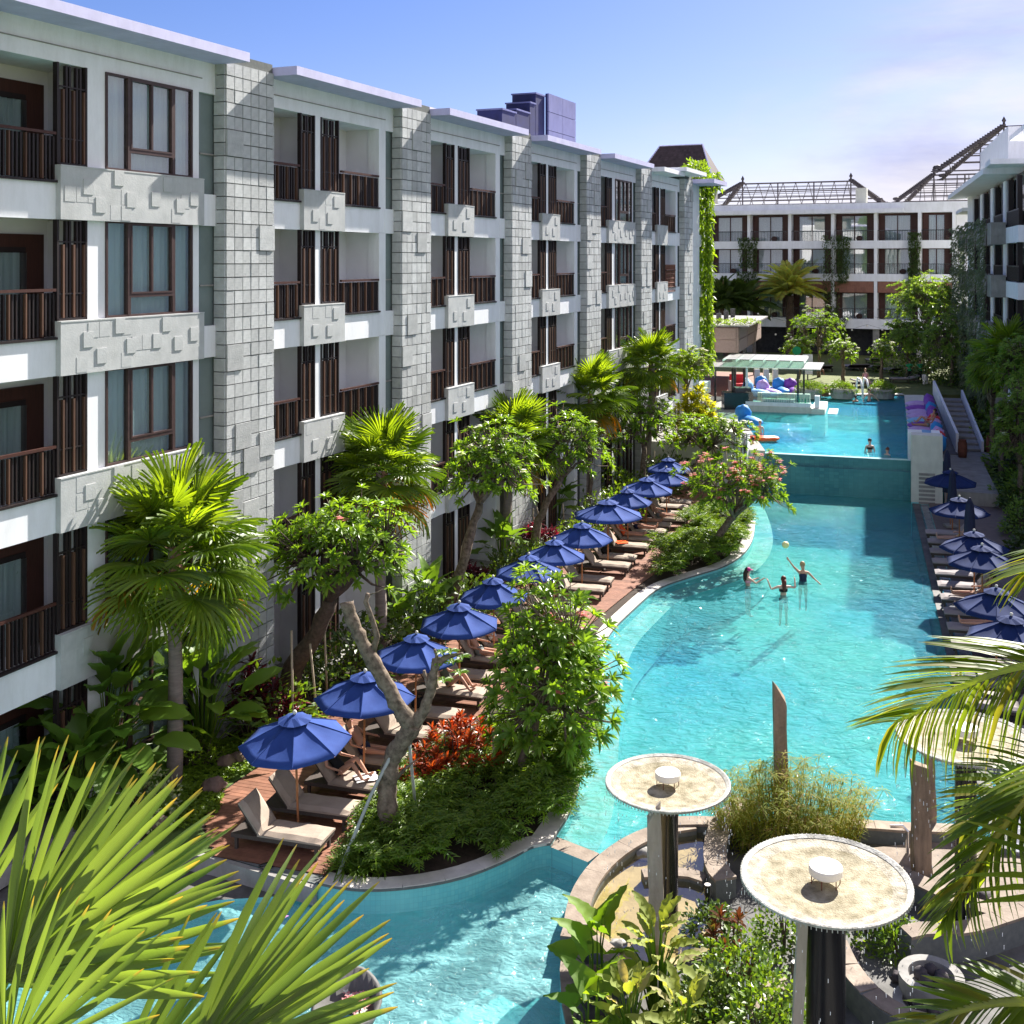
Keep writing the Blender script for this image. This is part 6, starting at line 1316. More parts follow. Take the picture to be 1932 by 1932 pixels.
def rockat(label, u, v, z, r, mt='rock', sq=.7):
    p = P(u, v, z); o = M().ellip((0, 0, r * .4), (r * 1.15, r * .9, r * sq), 12, 8, jit=.6).build('rock', mt, None, smooth=True, loc=tuple(p)); tag(o, label, 'rock'); return o
rockat('reddish rough rock at the basin corner', 1108, 1848, -.25, .2); rockat('dark purple-grey rock under the taro leaves', 1120, 1915, -.25, .26, 'rockd'); rockat('orange-brown rock beside the dark one', 1105, 1890, -.25, .2, 'rock')
rockat('small grey stone lying in the shallow basin', 1212, 1618, -.27, .17, 'conc'); rockat('pale stone by the calathea clump', 1165, 1790, -.25, .14, 'conc')
for k, (u, v, r) in enumerate(((1640, 1745, .22), (1668, 1760, .16), (1600, 1810, .18), (1700, 1850, .14), (1560, 1800, .2), (1345, 1735, .15), (1310, 1745, .12), (1790, 1690, .14), (1850, 1700, .18))):
    rockat('%s dark wet rock lying in the fountain garden, counted from the left' % ('fourth', 'sixth', 'fifth', 'seventh', 'third', 'second', 'first', 'eighth', 'ninth')[k], u, v, -.3, r, 'rockd')
# curved low walls of the fountain garden
def lowwall(nm, pts, z, w0, w1, z0, z1, mt='brownstone'): kerb_stones(smooth_line(PL(pts, z), 2), w0, w1, z0, z1, mt, nm, .55)
lowwall('curved_wall', [(1395, 1510), (1345, 1545), (1325, 1600), (1330, 1650), (1350, 1672)], 0, 0, .45, -.4, .1)
lowwall('curved_wall', [(1215, 1660), (1290, 1655), (1325, 1668)], -.1, 0, .3, -.4, -.05)
lowwall('curved_wall', [(1598, 1790), (1620, 1840), (1665, 1890), (1720, 1925), (1800, 1940)], 0, 0, -.35, -.4, .15)
lowwall('curved_wall', [(1400, 1960), (1440, 1915), (1500, 1880)], 0, 0, .3, -.4, .2)
lowwall('curved_wall', [(1720, 1780), (1760, 1770), (1830, 1775), (1932, 1740), (2000, 1720)], .1, 0, .35, -.4, .2)
lowwall('terrace_edge', [(1650, 1640), (1720, 1670), (1800, 1710), (1900, 1740), (2000, 1750)], 0, 0, .4, -.4, .05)
struct('fountain_walk', sheet(PL([(1640, 1600), (1830, 1580), (2100, 1580), (2100, 1780), (1850, 1740), (1700, 1670)], -.2), -.2), 'brownstone')
for (u, v, z, r, n, lab) in ((1757, 1838, .15, .52, 5, 'round stone bowl holding dark pebbles, upper one'), (1745, 1890, -.1, .5, 5, 'round stone bowl holding grey balls, lower one')):
    p = P(u, v, z); o = thing('stone_bowl', lab, 'stone bowl', (p.x, p.y, -.3)); h = z + .3
    M().lathe([(r * .95, 0), (r, h), (r * .7, h), (r * .66, h - .12), (0, h - .13)], 28).build('bowl', 'conc', o)
    for k in range(n): a = k * 1.3; M().ellip((math.cos(a) * r * .32, math.sin(a) * r * .32, h - .05), .12, 8, 6).build('pebble', 'rockd', o, smooth=True)
for (u, v, z, lab) in ((1335, 1700, .1, 'black garden spotlight on the curved coping'), (1563, 1935, 0, 'black garden spotlight on the low wall at the bottom'), (1500, 1850, .1, 'black garden spotlight beside the front column')):
    p = P(u, v, z); o = thing('garden_spotlight', lab, 'spotlight', tuple(p)); M().lathe([(.05, 0), (.05, .1), (.07, .12), (.07, .3), (0, .3)], 12).build('housing', 'black', o); M().lathe([(0, .305), (.055, .305)], 12).build('lens', 'drum', o)
p = P(1712, 1610, -.2); o = M().tube([(0, 0, 0), (0, 0, .45), (-.1, 0, .55), (-.35, 0, .55)], .035, 8).build('water_pipe', 'steelp', None, loc=tuple(p)); tag(o, 'bent steel pipe spout beside the broad stone post', 'pipe')
# flower boat at the bottom
p = P(655, 1925, -.45); o = thing('flower_boat', 'dark boat-shaped bowl floating at the bottom edge with pink flowers inside', 'boat', tuple(p))
mm = M(); nn = 28
for (rx_, z_) in ((.15, -.05), (.46, .05), (.56, .28), (.5, .3), (.42, .1), (.1, .04)):
    for k in range(nn): a = 2 * math.pi * k / nn; mm.v.append((rx_ * math.cos(a) * 1.0, rx_ * math.sin(a) * 1.35, z_ + .12 * abs(math.sin(a)) ** 4 * (z_ > .2)))
for i in range(5):
    for k in range(nn): k2 = (k + 1) % nn; mm.f.append((i * nn + k, i * nn + k2, (i + 1) * nn + k2, (i + 1) * nn + k)); mm.mi.append(0)
mm.build('hull', 'dkconc', o, smooth=True); f = M()
for k in range(60):
    c = V((rnd.uniform(-.1, .3), rnd.uniform(-.1, .45), .15)); 
    for q_ in range(5): a = q_ * 1.256; f.leaf(c, V((math.cos(a), math.sin(a), .4)).normalized(), V((0, 0, 1)), .07, .05, .1, 0, rnd.choice((0, 0, 1)))
f.build('flower', ['f_pink', 'f_white'], o, kind='stuff')
p = P(528, 1728, -.4); o = thing('orchid_float', 'cluster of lilac orchids lying by the tiled pool divider', 'flowers', tuple(p)); f = M()
lil = leafmat('lilac_petal', (.6, .3, .66), (.75, .45, .8), .3, (.9, .8, .9))
for k in range(9):
    c = V((rnd.uniform(-.14, .14), rnd.uniform(-.3, .3), .08 + rnd.random() * .1))
    for q_ in range(5): a = q_ * 1.256; f.leaf(c, V((math.cos(a), math.sin(a), .3)).normalized(), V((0, 0, 1)), .12, .09, .1, 0)
f.build('petal', lil, o)

# ---------------------------------------------------------------- parasols
def parasol_proto(name, label, mt, group, r=1.16):
    o = thing(name, label, 'parasol', (0, 0, 0), 0, group)
    M().tube([(0, 0, 0), (0, 0, 2.42)], .024, 10).build('pole', 'pole', o); M().box(-.24, .24, -.24, .24, 0, .09).build('base', 'conc', o)
    pm = M(); a0, a1 = 0, math.pi / 4; n = 6; kk = 5; zt = 2.42; zr = 1.93
    for i in range(n + 1):
        t = .12 + .88 * i / n
        for j in range(kk + 1):
            s = j / kk; a = a0 + (a1 - a0) * s; rr = r * t * (math.cos(math.pi / 8) / math.cos(a - math.pi / 8)); sag = .045 * math.sin(math.pi * s) * math.sin(math.pi * min(1, t * .9)) 
            pm.v.append((rr * math.cos(a), rr * math.sin(a), zt - (zt - zr) * t ** 1.08 - sag))
    for i in range(n):
        for j in range(kk): a = i * (kk + 1) + j; pm.f.append((a, a + kk + 1, a + kk + 2, a + 1)); pm.mi.append(0)
    b = len(pm.v); row = n * (kk + 1)
    for j in range(kk + 1): x, y, z = pm.v[row + j]; pm.v.append((x * .985, y * .985, z - .045))
    for j in range(kk): pm.f.append((row + j, b + j, b + j + 1, row + j + 1)); pm.mi.append(0)
    pme = pm.mesh('canopy_panel', mt, True); rib = M().tube([(0, 0, 2.40), (r * .5, 0, 2.17), (r * .995, 0, 1.92)], .011, 5).mesh('rib', 'pole'); seam = M().tube([(r * .12, 0, 2.372), (r * .5, 0, 2.197), (r * 1.0, 0, 1.937)], .008, 4).mesh('seam', mt)
    for k in range(8):
        put('canopy_panel', pme, o, (0, 0, 0), (0, 0, k * math.pi / 4)); put('rib', rib, o, (0, 0, -.02), (0, 0, k * math.pi / 4)); put('seam', seam, o, None, (0, 0, k * math.pi / 4))
    cp = M(); 
    for t, z in ((0.02, 2.50), (.13, 2.47), (.30, 2.37)):
        for k in range(16): a = math.pi * k / 8; w_ = 1 + (.05 if k % 2 else -.03) * (t > .2); cp.v.append((r * t * w_ * math.cos(a), r * t * w_ * math.sin(a), z + (.02 if k % 2 and t > .2 else 0)))
    for i in range(2):
        for k in range(16): cp.f.append((i * 16 + k, (i + 1) * 16 + k, (i + 1) * 16 + (k + 1) % 16, i * 16 + (k + 1) % 16)); cp.mi.append(0)
    cp.build('vent_cap', mt, o); M().ellip((0, 0, 2.54), (.045, .045, .05), 10, 7).build('finial', 'cream', o, smooth=True); return o
ORDN = ['nearest', 'second', 'third', 'fourth', 'fifth', 'sixth', 'seventh', 'eighth', 'ninth', 'tenth', 'eleventh', 'twelfth', 'thirteenth']
UL = [(563, 1390, 1.0), (686, 1312, 1.0), (783, 1235, .95), (867, 1172, .97), (933, 1122, .92), (998, 1078, .97), (1045, 1047, .94), (1098, 1012, .97), (1147, 975, 1.2), (1185, 945, .9), (1218, 922, 1.02), (1258, 904, 1.02), (1262, 884, .95)]
ub = parasol_proto('parasol', 'nearest bright blue parasol of the row on the timber deck', 'blue', 'blue parasols along the timber deck'); us_ = snapshot(ub)
for i, (u, v, s) in enumerate(UL):
    p = P(u, v, 2.0); p.z = 0; lab = '%s bright blue parasol of the deck row, counted from the camera' % ORDN[i]
    o = ub if i == 0 else copy_thing(ub, us_, lab, tuple(p), rnd.uniform(0, .7)); o.location = p; o['label'] = lab; o.scale = (s * .98, s * .98, 1.0 if s < 1.1 else 1.06)
    o.rotation_euler = (rnd.uniform(-.03, .03), rnd.uniform(-.03, .03), .18 if i == 0 else rnd.uniform(0, .7))
UR = [(1793, 908), (1810, 962), (1838, 1030), (1853, 1058), (1880, 1142), (1908, 1198)]
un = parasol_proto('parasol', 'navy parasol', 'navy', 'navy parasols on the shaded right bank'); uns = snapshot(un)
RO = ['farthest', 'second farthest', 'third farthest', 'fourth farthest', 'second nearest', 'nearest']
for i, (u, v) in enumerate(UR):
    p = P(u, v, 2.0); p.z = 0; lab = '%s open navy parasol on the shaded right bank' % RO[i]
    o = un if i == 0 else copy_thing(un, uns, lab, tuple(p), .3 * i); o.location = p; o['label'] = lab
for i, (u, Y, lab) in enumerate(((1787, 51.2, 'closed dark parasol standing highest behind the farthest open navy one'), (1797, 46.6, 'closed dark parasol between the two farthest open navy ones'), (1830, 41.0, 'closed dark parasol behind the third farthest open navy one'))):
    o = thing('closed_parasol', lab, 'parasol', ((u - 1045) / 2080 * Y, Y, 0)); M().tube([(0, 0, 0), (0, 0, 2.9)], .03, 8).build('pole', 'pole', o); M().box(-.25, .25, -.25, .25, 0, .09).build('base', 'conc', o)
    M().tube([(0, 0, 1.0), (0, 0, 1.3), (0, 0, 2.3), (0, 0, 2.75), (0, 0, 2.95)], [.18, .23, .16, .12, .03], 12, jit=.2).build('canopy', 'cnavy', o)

# ---------------------------------------------------------------- loungers
def lounger_proto(label, cm, group, name='sun_lounger', back=52):
    o = thing(name, label, 'sun lounger', (0, 0, 0), 0, group)
    M().box(-.95, 1.0, -.32, .32, .24, .32).build('frame', 'rattan', o)
    lg = M().box(-.03, .03, -.03, .03, 0, .24).mesh('leg', 'rattan')
    for x in (-.85, .9):
        for y in (-.27, .27): put('leg', lg, o, (x, y, 0))
    def pad(L, n=10):
        m = M(); hw = .33
        for i in range(n + 1):
            x = L * i / n; e = min(1, 6 * min(i, n - i) / n + .55); t = .085 * e
            for j in range(7): y = -hw + 2 * hw * j / 6; ej = 1 if 0 < j < 6 else .4; m.v.append((x, y, t * ej + .006 * math.sin(i * 1.3 + j)))
        for i in range(n):
            for j in range(6): a = i * 7 + j; m.f.append((a, a + 7, a + 8, a + 1)); m.mi.append(0)
        k = len(m.v); m.box(0, L, -hw, hw, -.005, .03); return m
    s = pad(1.38).build('seat_cushion', cm, o, smooth=False, loc=(-.36, 0, .33))
    bk_ = M().box(0, .72, -.32, .32, -.03, 0).build('backrest', 'rattan', o, loc=(-.36, 0, .32), rot=(0, rad(180 + back), 0))
    bc = pad(.74, 6); b = bc.build('back_cushion', cm, o, loc=(-.36, 0, .34)); b.matrix_local = Matrix.Translation((-.33, 0, .35)) @ Matrix.Rotation(rad(-(180 - back)), 4, 'Y') @ Matrix.Scale(-1, 4, (0, 0, 1))
    return o
lp = lounger_proto('x', 'cushion', 'sun loungers on the timber deck'); ls = snapshot(lp); li = 0
LZ = rad(-15)
TW = [None] * 30
for i, (u, v, s) in enumerate(UL):
    c = P(u, v, 2.0); c.z = 0.02
    for k, sgn in enumerate((-1, 1)):
        p = c + V((PD.x, PD.y, 0)) * (.58 * sgn) + V((PN.x, PN.y, 0)) * -.05
        lab = '%s taupe lounger under the %s blue parasol' % ('near side' if k == 0 else 'far side', ORDN[i])
        if i == 0 and k == 0: o = lp; o.location = p; o.rotation_euler = (0, 0, LZ)
        else: o = copy_thing(lp, ls, lab, tuple(p), LZ + rnd.uniform(-.04, .04))
        o['label'] = lab; TW[2 * i + k] = o
rl_ = lounger_proto('x', 'cushion2', 'grey-brown loungers on the shaded right bank'); rls = snapshot(rl_); RL = []
rdirn = (P(1793, 908, 2).xy - P(1908, 1198, 2).xy).normalized()
first = True
for i in range(14):
    c = P(1905, 1195, 2.0).xy + rdirn * (i * 1.55 - 2.2); p = V((c.x - .15, c.y, .0)); lab = '%s lounger on the shaded right bank, counted from the camera' % (ORDN + ['fourteenth'])[i]
    o = rl_ if first else copy_thing(rl_, rls, lab, tuple(p), rad(180 - 15)); first = False
    o.location = p; o.rotation_euler = (0, 0, rad(180 - 15)); o['label'] = lab; RL.append(o)
GLP = [(1180 + 430, 692, 'row'), (1700, 702, 'pair'), (1712, 716, 'low')]
gl_ = lounger_proto('x', 'cushion2', 'grey loungers on the far lawn', back=18); gls = snapshot(gl_); first = True
for (u, v, lab, rz) in ((1608, 698, 'left lounger of the grey pair behind the middle lawn tree', 1.57), (1626, 698, 'right lounger of the grey pair behind the middle lawn tree', 1.57), (1650, 700, 'grey lounger directly left of the small lawn tree', 1.57), (1648, 686, 'grey lounger standing farthest back on the lawn', 1.57), (1683, 705, 'grey lounger right of the small lawn tree', 1.75), (1706, 722, 'low grey lounger nearest the pool on the lawn', 3.1), (1556, 700, 'grey lounger beside the sunbathing man', 1.57), (1634, 730, 'lounger with a towel and a sunbather on the lawn', 0)):
    p = P(u, v, 1.95); o = gl_ if first else copy_thing(gl_, gls, lab, tuple(p), rz); o.location = p; o.rotation_euler = (0, 0, rz); o['label'] = lab; o.scale = (1.1, 1.5, 1); first = False
# towels and small belongings
def cloth(nm, lab, p, L, Wd, mt, rz, z, grp=None, cat='towel'):
    m = M(); n = 12
    for i in range(n + 1):
        for j in range(n + 1): x, y = L * (i / n - .5), Wd * (j / n - .5); m.v.append((x, y, .02 + .03 * abs(noise.noise(V((x * 6, y * 6, z * 9 + L))))))
    for i in range(n):
        for j in range(n): a = i * (n + 1) + j; m.f.append((a, a + n + 1, a + n + 2, a + 1)); m.mi.append(0)
    o = m.build(nm, mt, None, smooth=True, loc=(p[0], p[1], z), rot=(0, 0, rz)); tag(o, lab, cat, grp)
def onl(o, x, y, z=0): return o.matrix_world @ V((x, y, z)) if False else V(o.location) + Matrix.Rotation(o.rotation_euler.z, 3, 'Z') @ V((x, y, z))
cloth('towel', 'crumpled white towel on the lounger under the second parasol', onl(TW[2], .4, 0), .5, .4, 'cwhite', .4, .44)
cloth('towel', 'white towel on the far lounger under the sixth parasol', onl(TW[11], .6, 0), .6, .5, 'cwhite', .2, .44); cloth('towel', 'patterned towel on the near lounger under the seventh parasol', onl(TW[12], .3, 0), 1.1, .55, 'cwhite', LZ, .43)
cloth('towel', 'orange towel on the near lounger under the tenth parasol', onl(TW[18], -.1, 0), .5, .5, 'corange', .3, .44); cloth('folded_towel', 'blue folded towel at the foot of the near lounger under the sixth parasol', onl(TW[10], .7, 0), .3, .25, 'bagblue', .2, .45)
p = onl(TW[0], .1, -.75); 
for k in (0, 1): M().ellip((0, k * .13, .03), (.14, .05, .02), 8, 4).build('sandal', 'black', None, loc=(p.x, p.y, 0), rot=(0, 0, .4 + k * .1)); o = bpy.data.objects[-1] if False else [x for x in COL.objects if x.name.startswith('sandal')][-1]; tag(o, 'black sandal on the deck below the nearest lounger', 'sandal', 'pair of black sandals')
for (k, lab) in ((2, 'small dark side table beside the third lounger'), (5, 'small dark side table under the third parasol')):
    p = onl(TW[k], -.3, .62 if k != 5 else .6); o = thing('side_table', lab, 'side table', (p.x, p.y, .02), LZ); M().box(-.25, .25, -.2, .2, .3, .34).build('table_top', 'rattan', o)
    for x in (-.2, .2):
        for y in (-.15, .15): M().box(x - .02, x + .02, y - .02, y + .02, 0, .3).build('leg', 'rattan', o)
for (k, x, lab) in ((17, -.2, 'black bag on the far lounger under the ninth parasol'), (5, -.1, 'dark bag on the far lounger under the third parasol')):
    p = onl(TW[k], x, .05); o = M().ellip((0, 0, .12), (.2, .13, .14), 12, 8, jit=.5).tube([(-.1, 0, .2), (-.06, 0, .34), (.06, 0, .34), (.1, 0, .2)], .012, 5).build('bag', 'cblack', None, smooth=True, loc=(p.x, p.y, .42)); tag(o, lab, 'bag')
# bean bags along the raised pool
def beanbag(mt, mt2, loc, rz, lab, s=1.0):
    o = thing('bean_bag', lab, 'bean bag', loc, rz, 'bean bags round the raised pool', s)
    M().ellip((.25, 0, .2), (.85, .42, .24), 14, 8, jit=.25).build('seat', mt2, o, smooth=True); M().ellip((-.5, 0, .48), (.36, .42, .5), 12, 9, jit=.25).build('back', mt, o, smooth=True); return o
bags = [(.7, 'bagblue', 'baglt', 'nearest bean bag beside the pylon, blue with pale seat'), (1.9, 'bagred', 'baglil', 'lilac bean bag behind the nearest blue one'), (3.1, 'baglil', 'bagred', 'red-seated bean bag on the pool edge'), (4.9, 'bagblue', 'baglt', 'blue bean bag beside the two sunbathers'), (6.4, 'baglil', 'baglil', 'lilac bean bag under the sunbather with dark hair'), (8.0, 'bagred', 'bagpur', 'red-backed bean bag under the sunbather in red'), (9.8, 'bagpur', 'baglt', 'purple-backed pale blue bean bag'), (11.6, 'bagpur', 'baglil', 'lilac-seated bean bag behind the sunbathers'), (13.4, 'bagblue', 'baglil', 'blue-backed lilac bean bag'), (15.4, 'bagpur', 'bagpur', 'deep purple bean bag'), (17.5, 'bagpur', 'baglil', 'farthest bean bag on the right bank, purple')]
brz = math.atan2(-sR.y, -sR.x); BB = []
for k, a, b_, lab in bags:
    q_ = RP(k * 1.05 + 1.6, 1.0); BB.append(beanbag(a, b_, (q_[0], q_[1], 1.93), brz, lab, .95))
for (u, v, a, b_, rz, lab) in ((1412, 800, 'bagblue', 'bagblue', -1.2, 'blue bean bag at the left front corner of the bar'), (1411, 742, 'bagblue', 'bagblue', -1.3, 'upright blue bean bag behind the canopy post'), (1425, 747, 'baglt', 'baglt', -.6, 'light blue bean bag on the terrace behind the bar'), (1442, 738, 'bagblue', 'bagblue', -1.4, 'blue bean bag farthest behind the bar'), (1474, 742, 'bagblue', 'bagblue', -1.5, 'blue bean bag in the middle behind the bar'), (1496, 743, 'bagpur', 'bagpur', -1.5, 'purple bean bag behind the right end of the bar'), (1450, 746, 'baglil', 'baglil', -1.0, 'lilac bean bag behind the glassware')):
    p = P(u, v, 2.0); beanbag(a, b_, tuple(p), rz, lab, 1.15)
for i, u in enumerate((1442, 1460, 1478)):
    p = P(u, 742, 1.95); o = M().box(-.2, .2, -.2, .2, 0, 1.5).build('low_pillar', 'coping', None, loc=(p.x, p.y + 3, 1.95)); tag(o, ('left', 'middle', 'right')[i] + ' one of three short pale pillars behind the bar', 'pillar', 'short pale pillars behind the bar')
# terracotta posts by the stair, pots, ladder, sign
for (k, s, h, z, lab) in ((8.8, 2.95, 1.0, .58, 'terracotta jar at the foot of the stair wall'), (10.8, 4.6, 1.0, .58, 'terracotta jar right of the lowest step')):
    q_ = RP(k, s); o = M().lathe([(.0, 0), (.22, 0), (.26, .3), (.25, .8), (.2, .95), (.24, 1.0), (.2, 1.0), (.18, .9), (0, .85)], 16).build('terracotta_jar', 'terra', None, smooth=True, loc=(*q_, z)); tag(o, lab, 'jar')
p = P(1527, 752, 1.95) + V((3.0, 0, 0)); p = P(1557, 748, 1.95); o = thing('potted_plant', 'small plant in a terracotta pot between the round hedges', 'potted plant', tuple(p)); M().lathe([(.0, 0), (.25, 0), (.3, .6), (.26, .6), (0, .5)], 14).build('pot', 'terra', o)
f = M(); [f.leaf(V((0, 0, .6)), V((math.cos(a * 2.4), math.sin(a * 2.4), rnd.uniform(.4, 1.5))).normalized(), V((0, 0, 1)), .6, .14, .3, 1) for a in range(16)]; f.build('foliage', 'g_bush', o)
for (u, lab) in ((1619, 'left steel handrail of the pool ladder'), (1631, 'right steel handrail of the pool ladder')):
    p = P(u, 746, 1.95); o = M().tube([(0, 1.0, 0), (0, 1.0, .8), (0, .7, 1.25), (0, 0, 1.2), (0, -.5, .6), (0, -.6, -.6)], .07, 8).build('handrail', 'white', None, smooth=True, loc=(p.x, p.y - .6, 1.95)); tag(o, lab, 'handrail')
p = P(1524, 720, 1.95); o = thing('garden_sign', 'white notice board with a round green emblem behind the bar canopy', 'sign', tuple(p)); M().box(-.4, .4, 0, .06, .6, 2.2).build('board', 'white', o); M().box(-.05, .05, 0, .05, 0, .6).build('post', 'steel', o); M().lathe([(0, 0), (.35, 0), (.35, .05), (0, .05)], 20, (0, 0, 0)).build('emblem', 'cgreen', o, loc=(-.9, -.02, 2.5), rot=(rad(90), 0, 0))
p = V((P(1400, 770, 1.95).x, 73, 1.95)); o = thing('grill_box', 'dark grill cabinet at the left end of the bar', 'cabinet', tuple(p)); M().box(-1.3, .6, -.6, .6, 0, 1.1).build('body', 'black', o); M().box(-.5, .5, -.5, .5, 1.1, 1.4).build('lid', 'steel', o)
o = thing('cafe_chair', 'red-cushioned wicker chair on the pavilion floor', 'chair', (P(1385, 735, 2.2).x, 80, 2.25)); M().box(-.5, .5, -.5, .5, .4, .6).build('seat', 'cred', o); M().box(-.5, .5, .4, .55, .4, 1.2).build('backrest', 'cred', o); M().box(-.6, -.5, -.5, .5, 0, .8).build('side', 'rattanp', o); M().box(.5, .6, -.5, .5, 0, .8).build('side', 'rattanp', o)
# string lights over the lawn
for k, (z, x0, x1, y) in enumerate(((5.6, 18, 42, 104), (6.6, 20, 40, 108), (4.6, 22, 42, 100))):
    o = thing('string_lights', ('lowest', 'highest', 'nearest')[k] + ' drooping string of small white bulbs over the lawn', 'string lights', (0, 0, 0)); pts = [V((x0 + (x1 - x0) * t / 16, y + t * .2 * (-1 if k else 1), z - 1.1 * math.sin(math.pi * (t % 8) / 8))) for t in range(17)]
    M().tube(pts, .012, 3).build('cable', 'black', o)
    for q_ in pts: M().ellip(tuple(q_ - V((0, 0, .1))), .09, 6, 5).build('bulb', 'drum', o)
# inflatable and balls
p = P(1436, 833, UZ); o = thing('orange_float', 'long orange inflatable mattress floating in the raised pool', 'float', (p.x, p.y, UZ + .03), -.12)
M().ellip((0, 0, .1), (.95, .38, .13), 16, 8).tube([(-.9, -.25, .12), (.8, -.25, .14)], .12, 8).tube([(-.9, .25, .12), (.8, .25, .14)], .12, 8).build('mattress', 'corange', o, smooth=True); M().ellip((.75, 0, .16), (.25, .34, .12), 12, 6).build('pillow', 'corange', o, smooth=True)
p = W3(1482, 1028, 39.5); o = M().ellip((0, 0, 0), .125, 16, 12).build('beach_ball', 'ball', None, smooth=True, loc=tuple(p)); tag(o, 'pale yellow ball in the air above the three players', 'ball')

# ---------------------------------------------------------------- people
def person(label, loc, rz, hip=(0, 0, .95), torso=(0, 0, 1), legs=None, arms=None, skin='skin', suit='cnavy', hair='hair', long_hair=False, top='suit', head=None, grp=None, s=1.0, cap=None, trousers=None):
    """one continuous skinned figure; x right, y forwards, z up"""
    o = thing('person', label, 'person', tuple(loc), rz, grp, s)
    T = V(torso).normalized(); Hh = V(hip); Rt = V((1, 0, 0)); vs_, ed, ra = [], [], []
    def add(p, r, par):
        vs_.append(tuple(p)); ra.append(r); 
        if par is not None: ed.append((par, len(vs_) - 1))
        return len(vs_) - 1
    pel = add(Hh, .125, None); wa = add(Hh + T * .2, .105, pel); chst = add(Hh + T * .40, .135, wa); nb_ = add(Hh + T * .50, .075, chst); nk = add(Hh + T * .56, .052, nb_)
    hd = V(head).normalized() if head else (T * .5 + V((0, 0, .5))).normalized(); fwd = (V((0, 1, 0)) - hd * hd.y).normalized()
    h1 = add(Hh + T * .56 + hd * .08, .075, nk); h2 = add(Hh + T * .56 + hd * .16 + fwd * .01, .088, h1); h3 = add(Hh + T * .56 + hd * .235, .062, h2)
    legs = legs or (((-.05, 0, -1), (-.02, 0, -1)), ((.05, 0, -1), (.02, 0, -1)))
    for sg, (th, shn) in zip((-1, 1), legs):
        hj = add(Hh + V((sg * .085, 0, -.03)), .09, pel); k = V(vs_[hj]) + V(th).normalized() * .42; km = add((V(vs_[hj]) + k) / 2, .078, hj); kk = add(k, .055, km); a = k + V(shn).normalized() * .41; cm_ = add(k.lerp(a, .35), .054, kk); an = add(a, .036, cm_)
        sd = V(shn).normalized(); ft = (V((0, 1, 0)) - sd * sd.y); ft = ft.normalized() if ft.length > .4 else V((0, 0, 1)); hl = add(a + sd * .05 + ft * .03, .04, an); add(a + sd * .06 + ft * .17, .025, hl)
    arms = arms or (((-.25, .05, -1), (-.05, .3, -1)), ((.25, .05, -1), (.05, .3, -1)))
    for sg, (ua, fa) in zip((-1, 1), arms):
        sh = add(Hh + T * .47 + Rt * sg * .17, .058, chst); e = V(vs_[sh]) + V(ua).normalized() * .28; um = add((V(vs_[sh]) + e) / 2, .045, sh); ee = add(e, .036, um); wv = e + V(fa).normalized() * .25; ww = add(wv, .025, ee); f = V(fa).normalized(); pl = add(wv + f * .06, .032, ww)
        sd = f.orthogonal().normalized(); ot_ = f.cross(sd)
        for j, fl_ in enumerate((.075, .09, .085, .065)): b0 = add(wv + f * .10 + sd * (.027 - .018 * j), .010, pl); add(V(vs_[b0]) + f * fl_ * .6 + ot_ * .02, .007, b0)
        add(wv + f * .07 + sd * .06 + ot_ * .01, .009, pl)
    me = bpy.data.meshes.new('body'); me.from_pydata(vs_, ed, []); me.update(); me.materials.append(MT[skin]); b = put('body', me, o)
    md = b.modifiers.new('skin', 'SKIN'); md.use_smooth_shade = True
    for i, r in enumerate(ra): me.skin_vertices[0].data[i].radius = (r, r * (.78 if i in (0, 1, 2) else 1))
    me.skin_vertices[0].data[0].use_root = True; sb = b.modifiers.new('sub', 'SUBSURF'); sb.levels = 1; sb.render_levels = 1
    HC = Hh + T * .56 + hd * .165; side = hd.cross(fwd)
    hm = M()
    if cap:
        M().ellip(tuple(HC + hd * .05), (.108, .112, .085), 12, 7).ellip(tuple(HC + fwd * .13 + hd * .03), (.07, .08, .012), 10, 4).build('cap', cap, o, smooth=True)
    hm.ellip(tuple(HC + hd * .03 - fwd * .022), (.098, .10, .108), 12, 8)
    if long_hair: hm.tube([HC - fwd * .06, HC - fwd * .11 - hd * .12, HC - fwd * .12 - hd * .30, HC - fwd * .10 - hd * .42], [.085, .08, .065, .02], 9)
    hm.build('hair', hair, o, smooth=True)
    fc = M(); fc.ellip(tuple(HC + fwd * .095 - hd * .02), (.014, .02, .018), 6, 4); fc.build('nose', skin, o, smooth=True)
    ey = M()
    for sg in (-1, 1): ey.ellip(tuple(HC + fwd * .083 + side * sg * .032 + hd * .01), .011, 6, 4)
    ey.build('eyes', 'black', o); M().ellip(tuple(HC + fwd * .085 - hd * .055), (.024, .01, .007), 6, 4).build('mouth', 'cpink', o)
    ea = M(); [ea.ellip(tuple(HC + side * sg * .09), (.012, .02, .03), 6, 4) for sg in (-1, 1)]; ea.build('ears', skin, o)
    def eltube(pts, rx_, ry_, nm, mt):
        m = M(); n = 14
        bx = Rt; by = T.cross(Rt)
        for p, a, c in zip(pts, rx_, ry_):
            for k in range(n): an = 2 * math.pi * k / n; m.v.append(tuple(p + bx * math.cos(an) * a + by * math.sin(an) * c))
        for i in range(len(pts) - 1):
            for k in range(n): m.f.append((i * n + k, i * n + (k + 1) % n, (i + 1) * n + (k + 1) % n, (i + 1) * n + k)); m.mi.append(0)
        m.build(nm, mt, o, smooth=True)
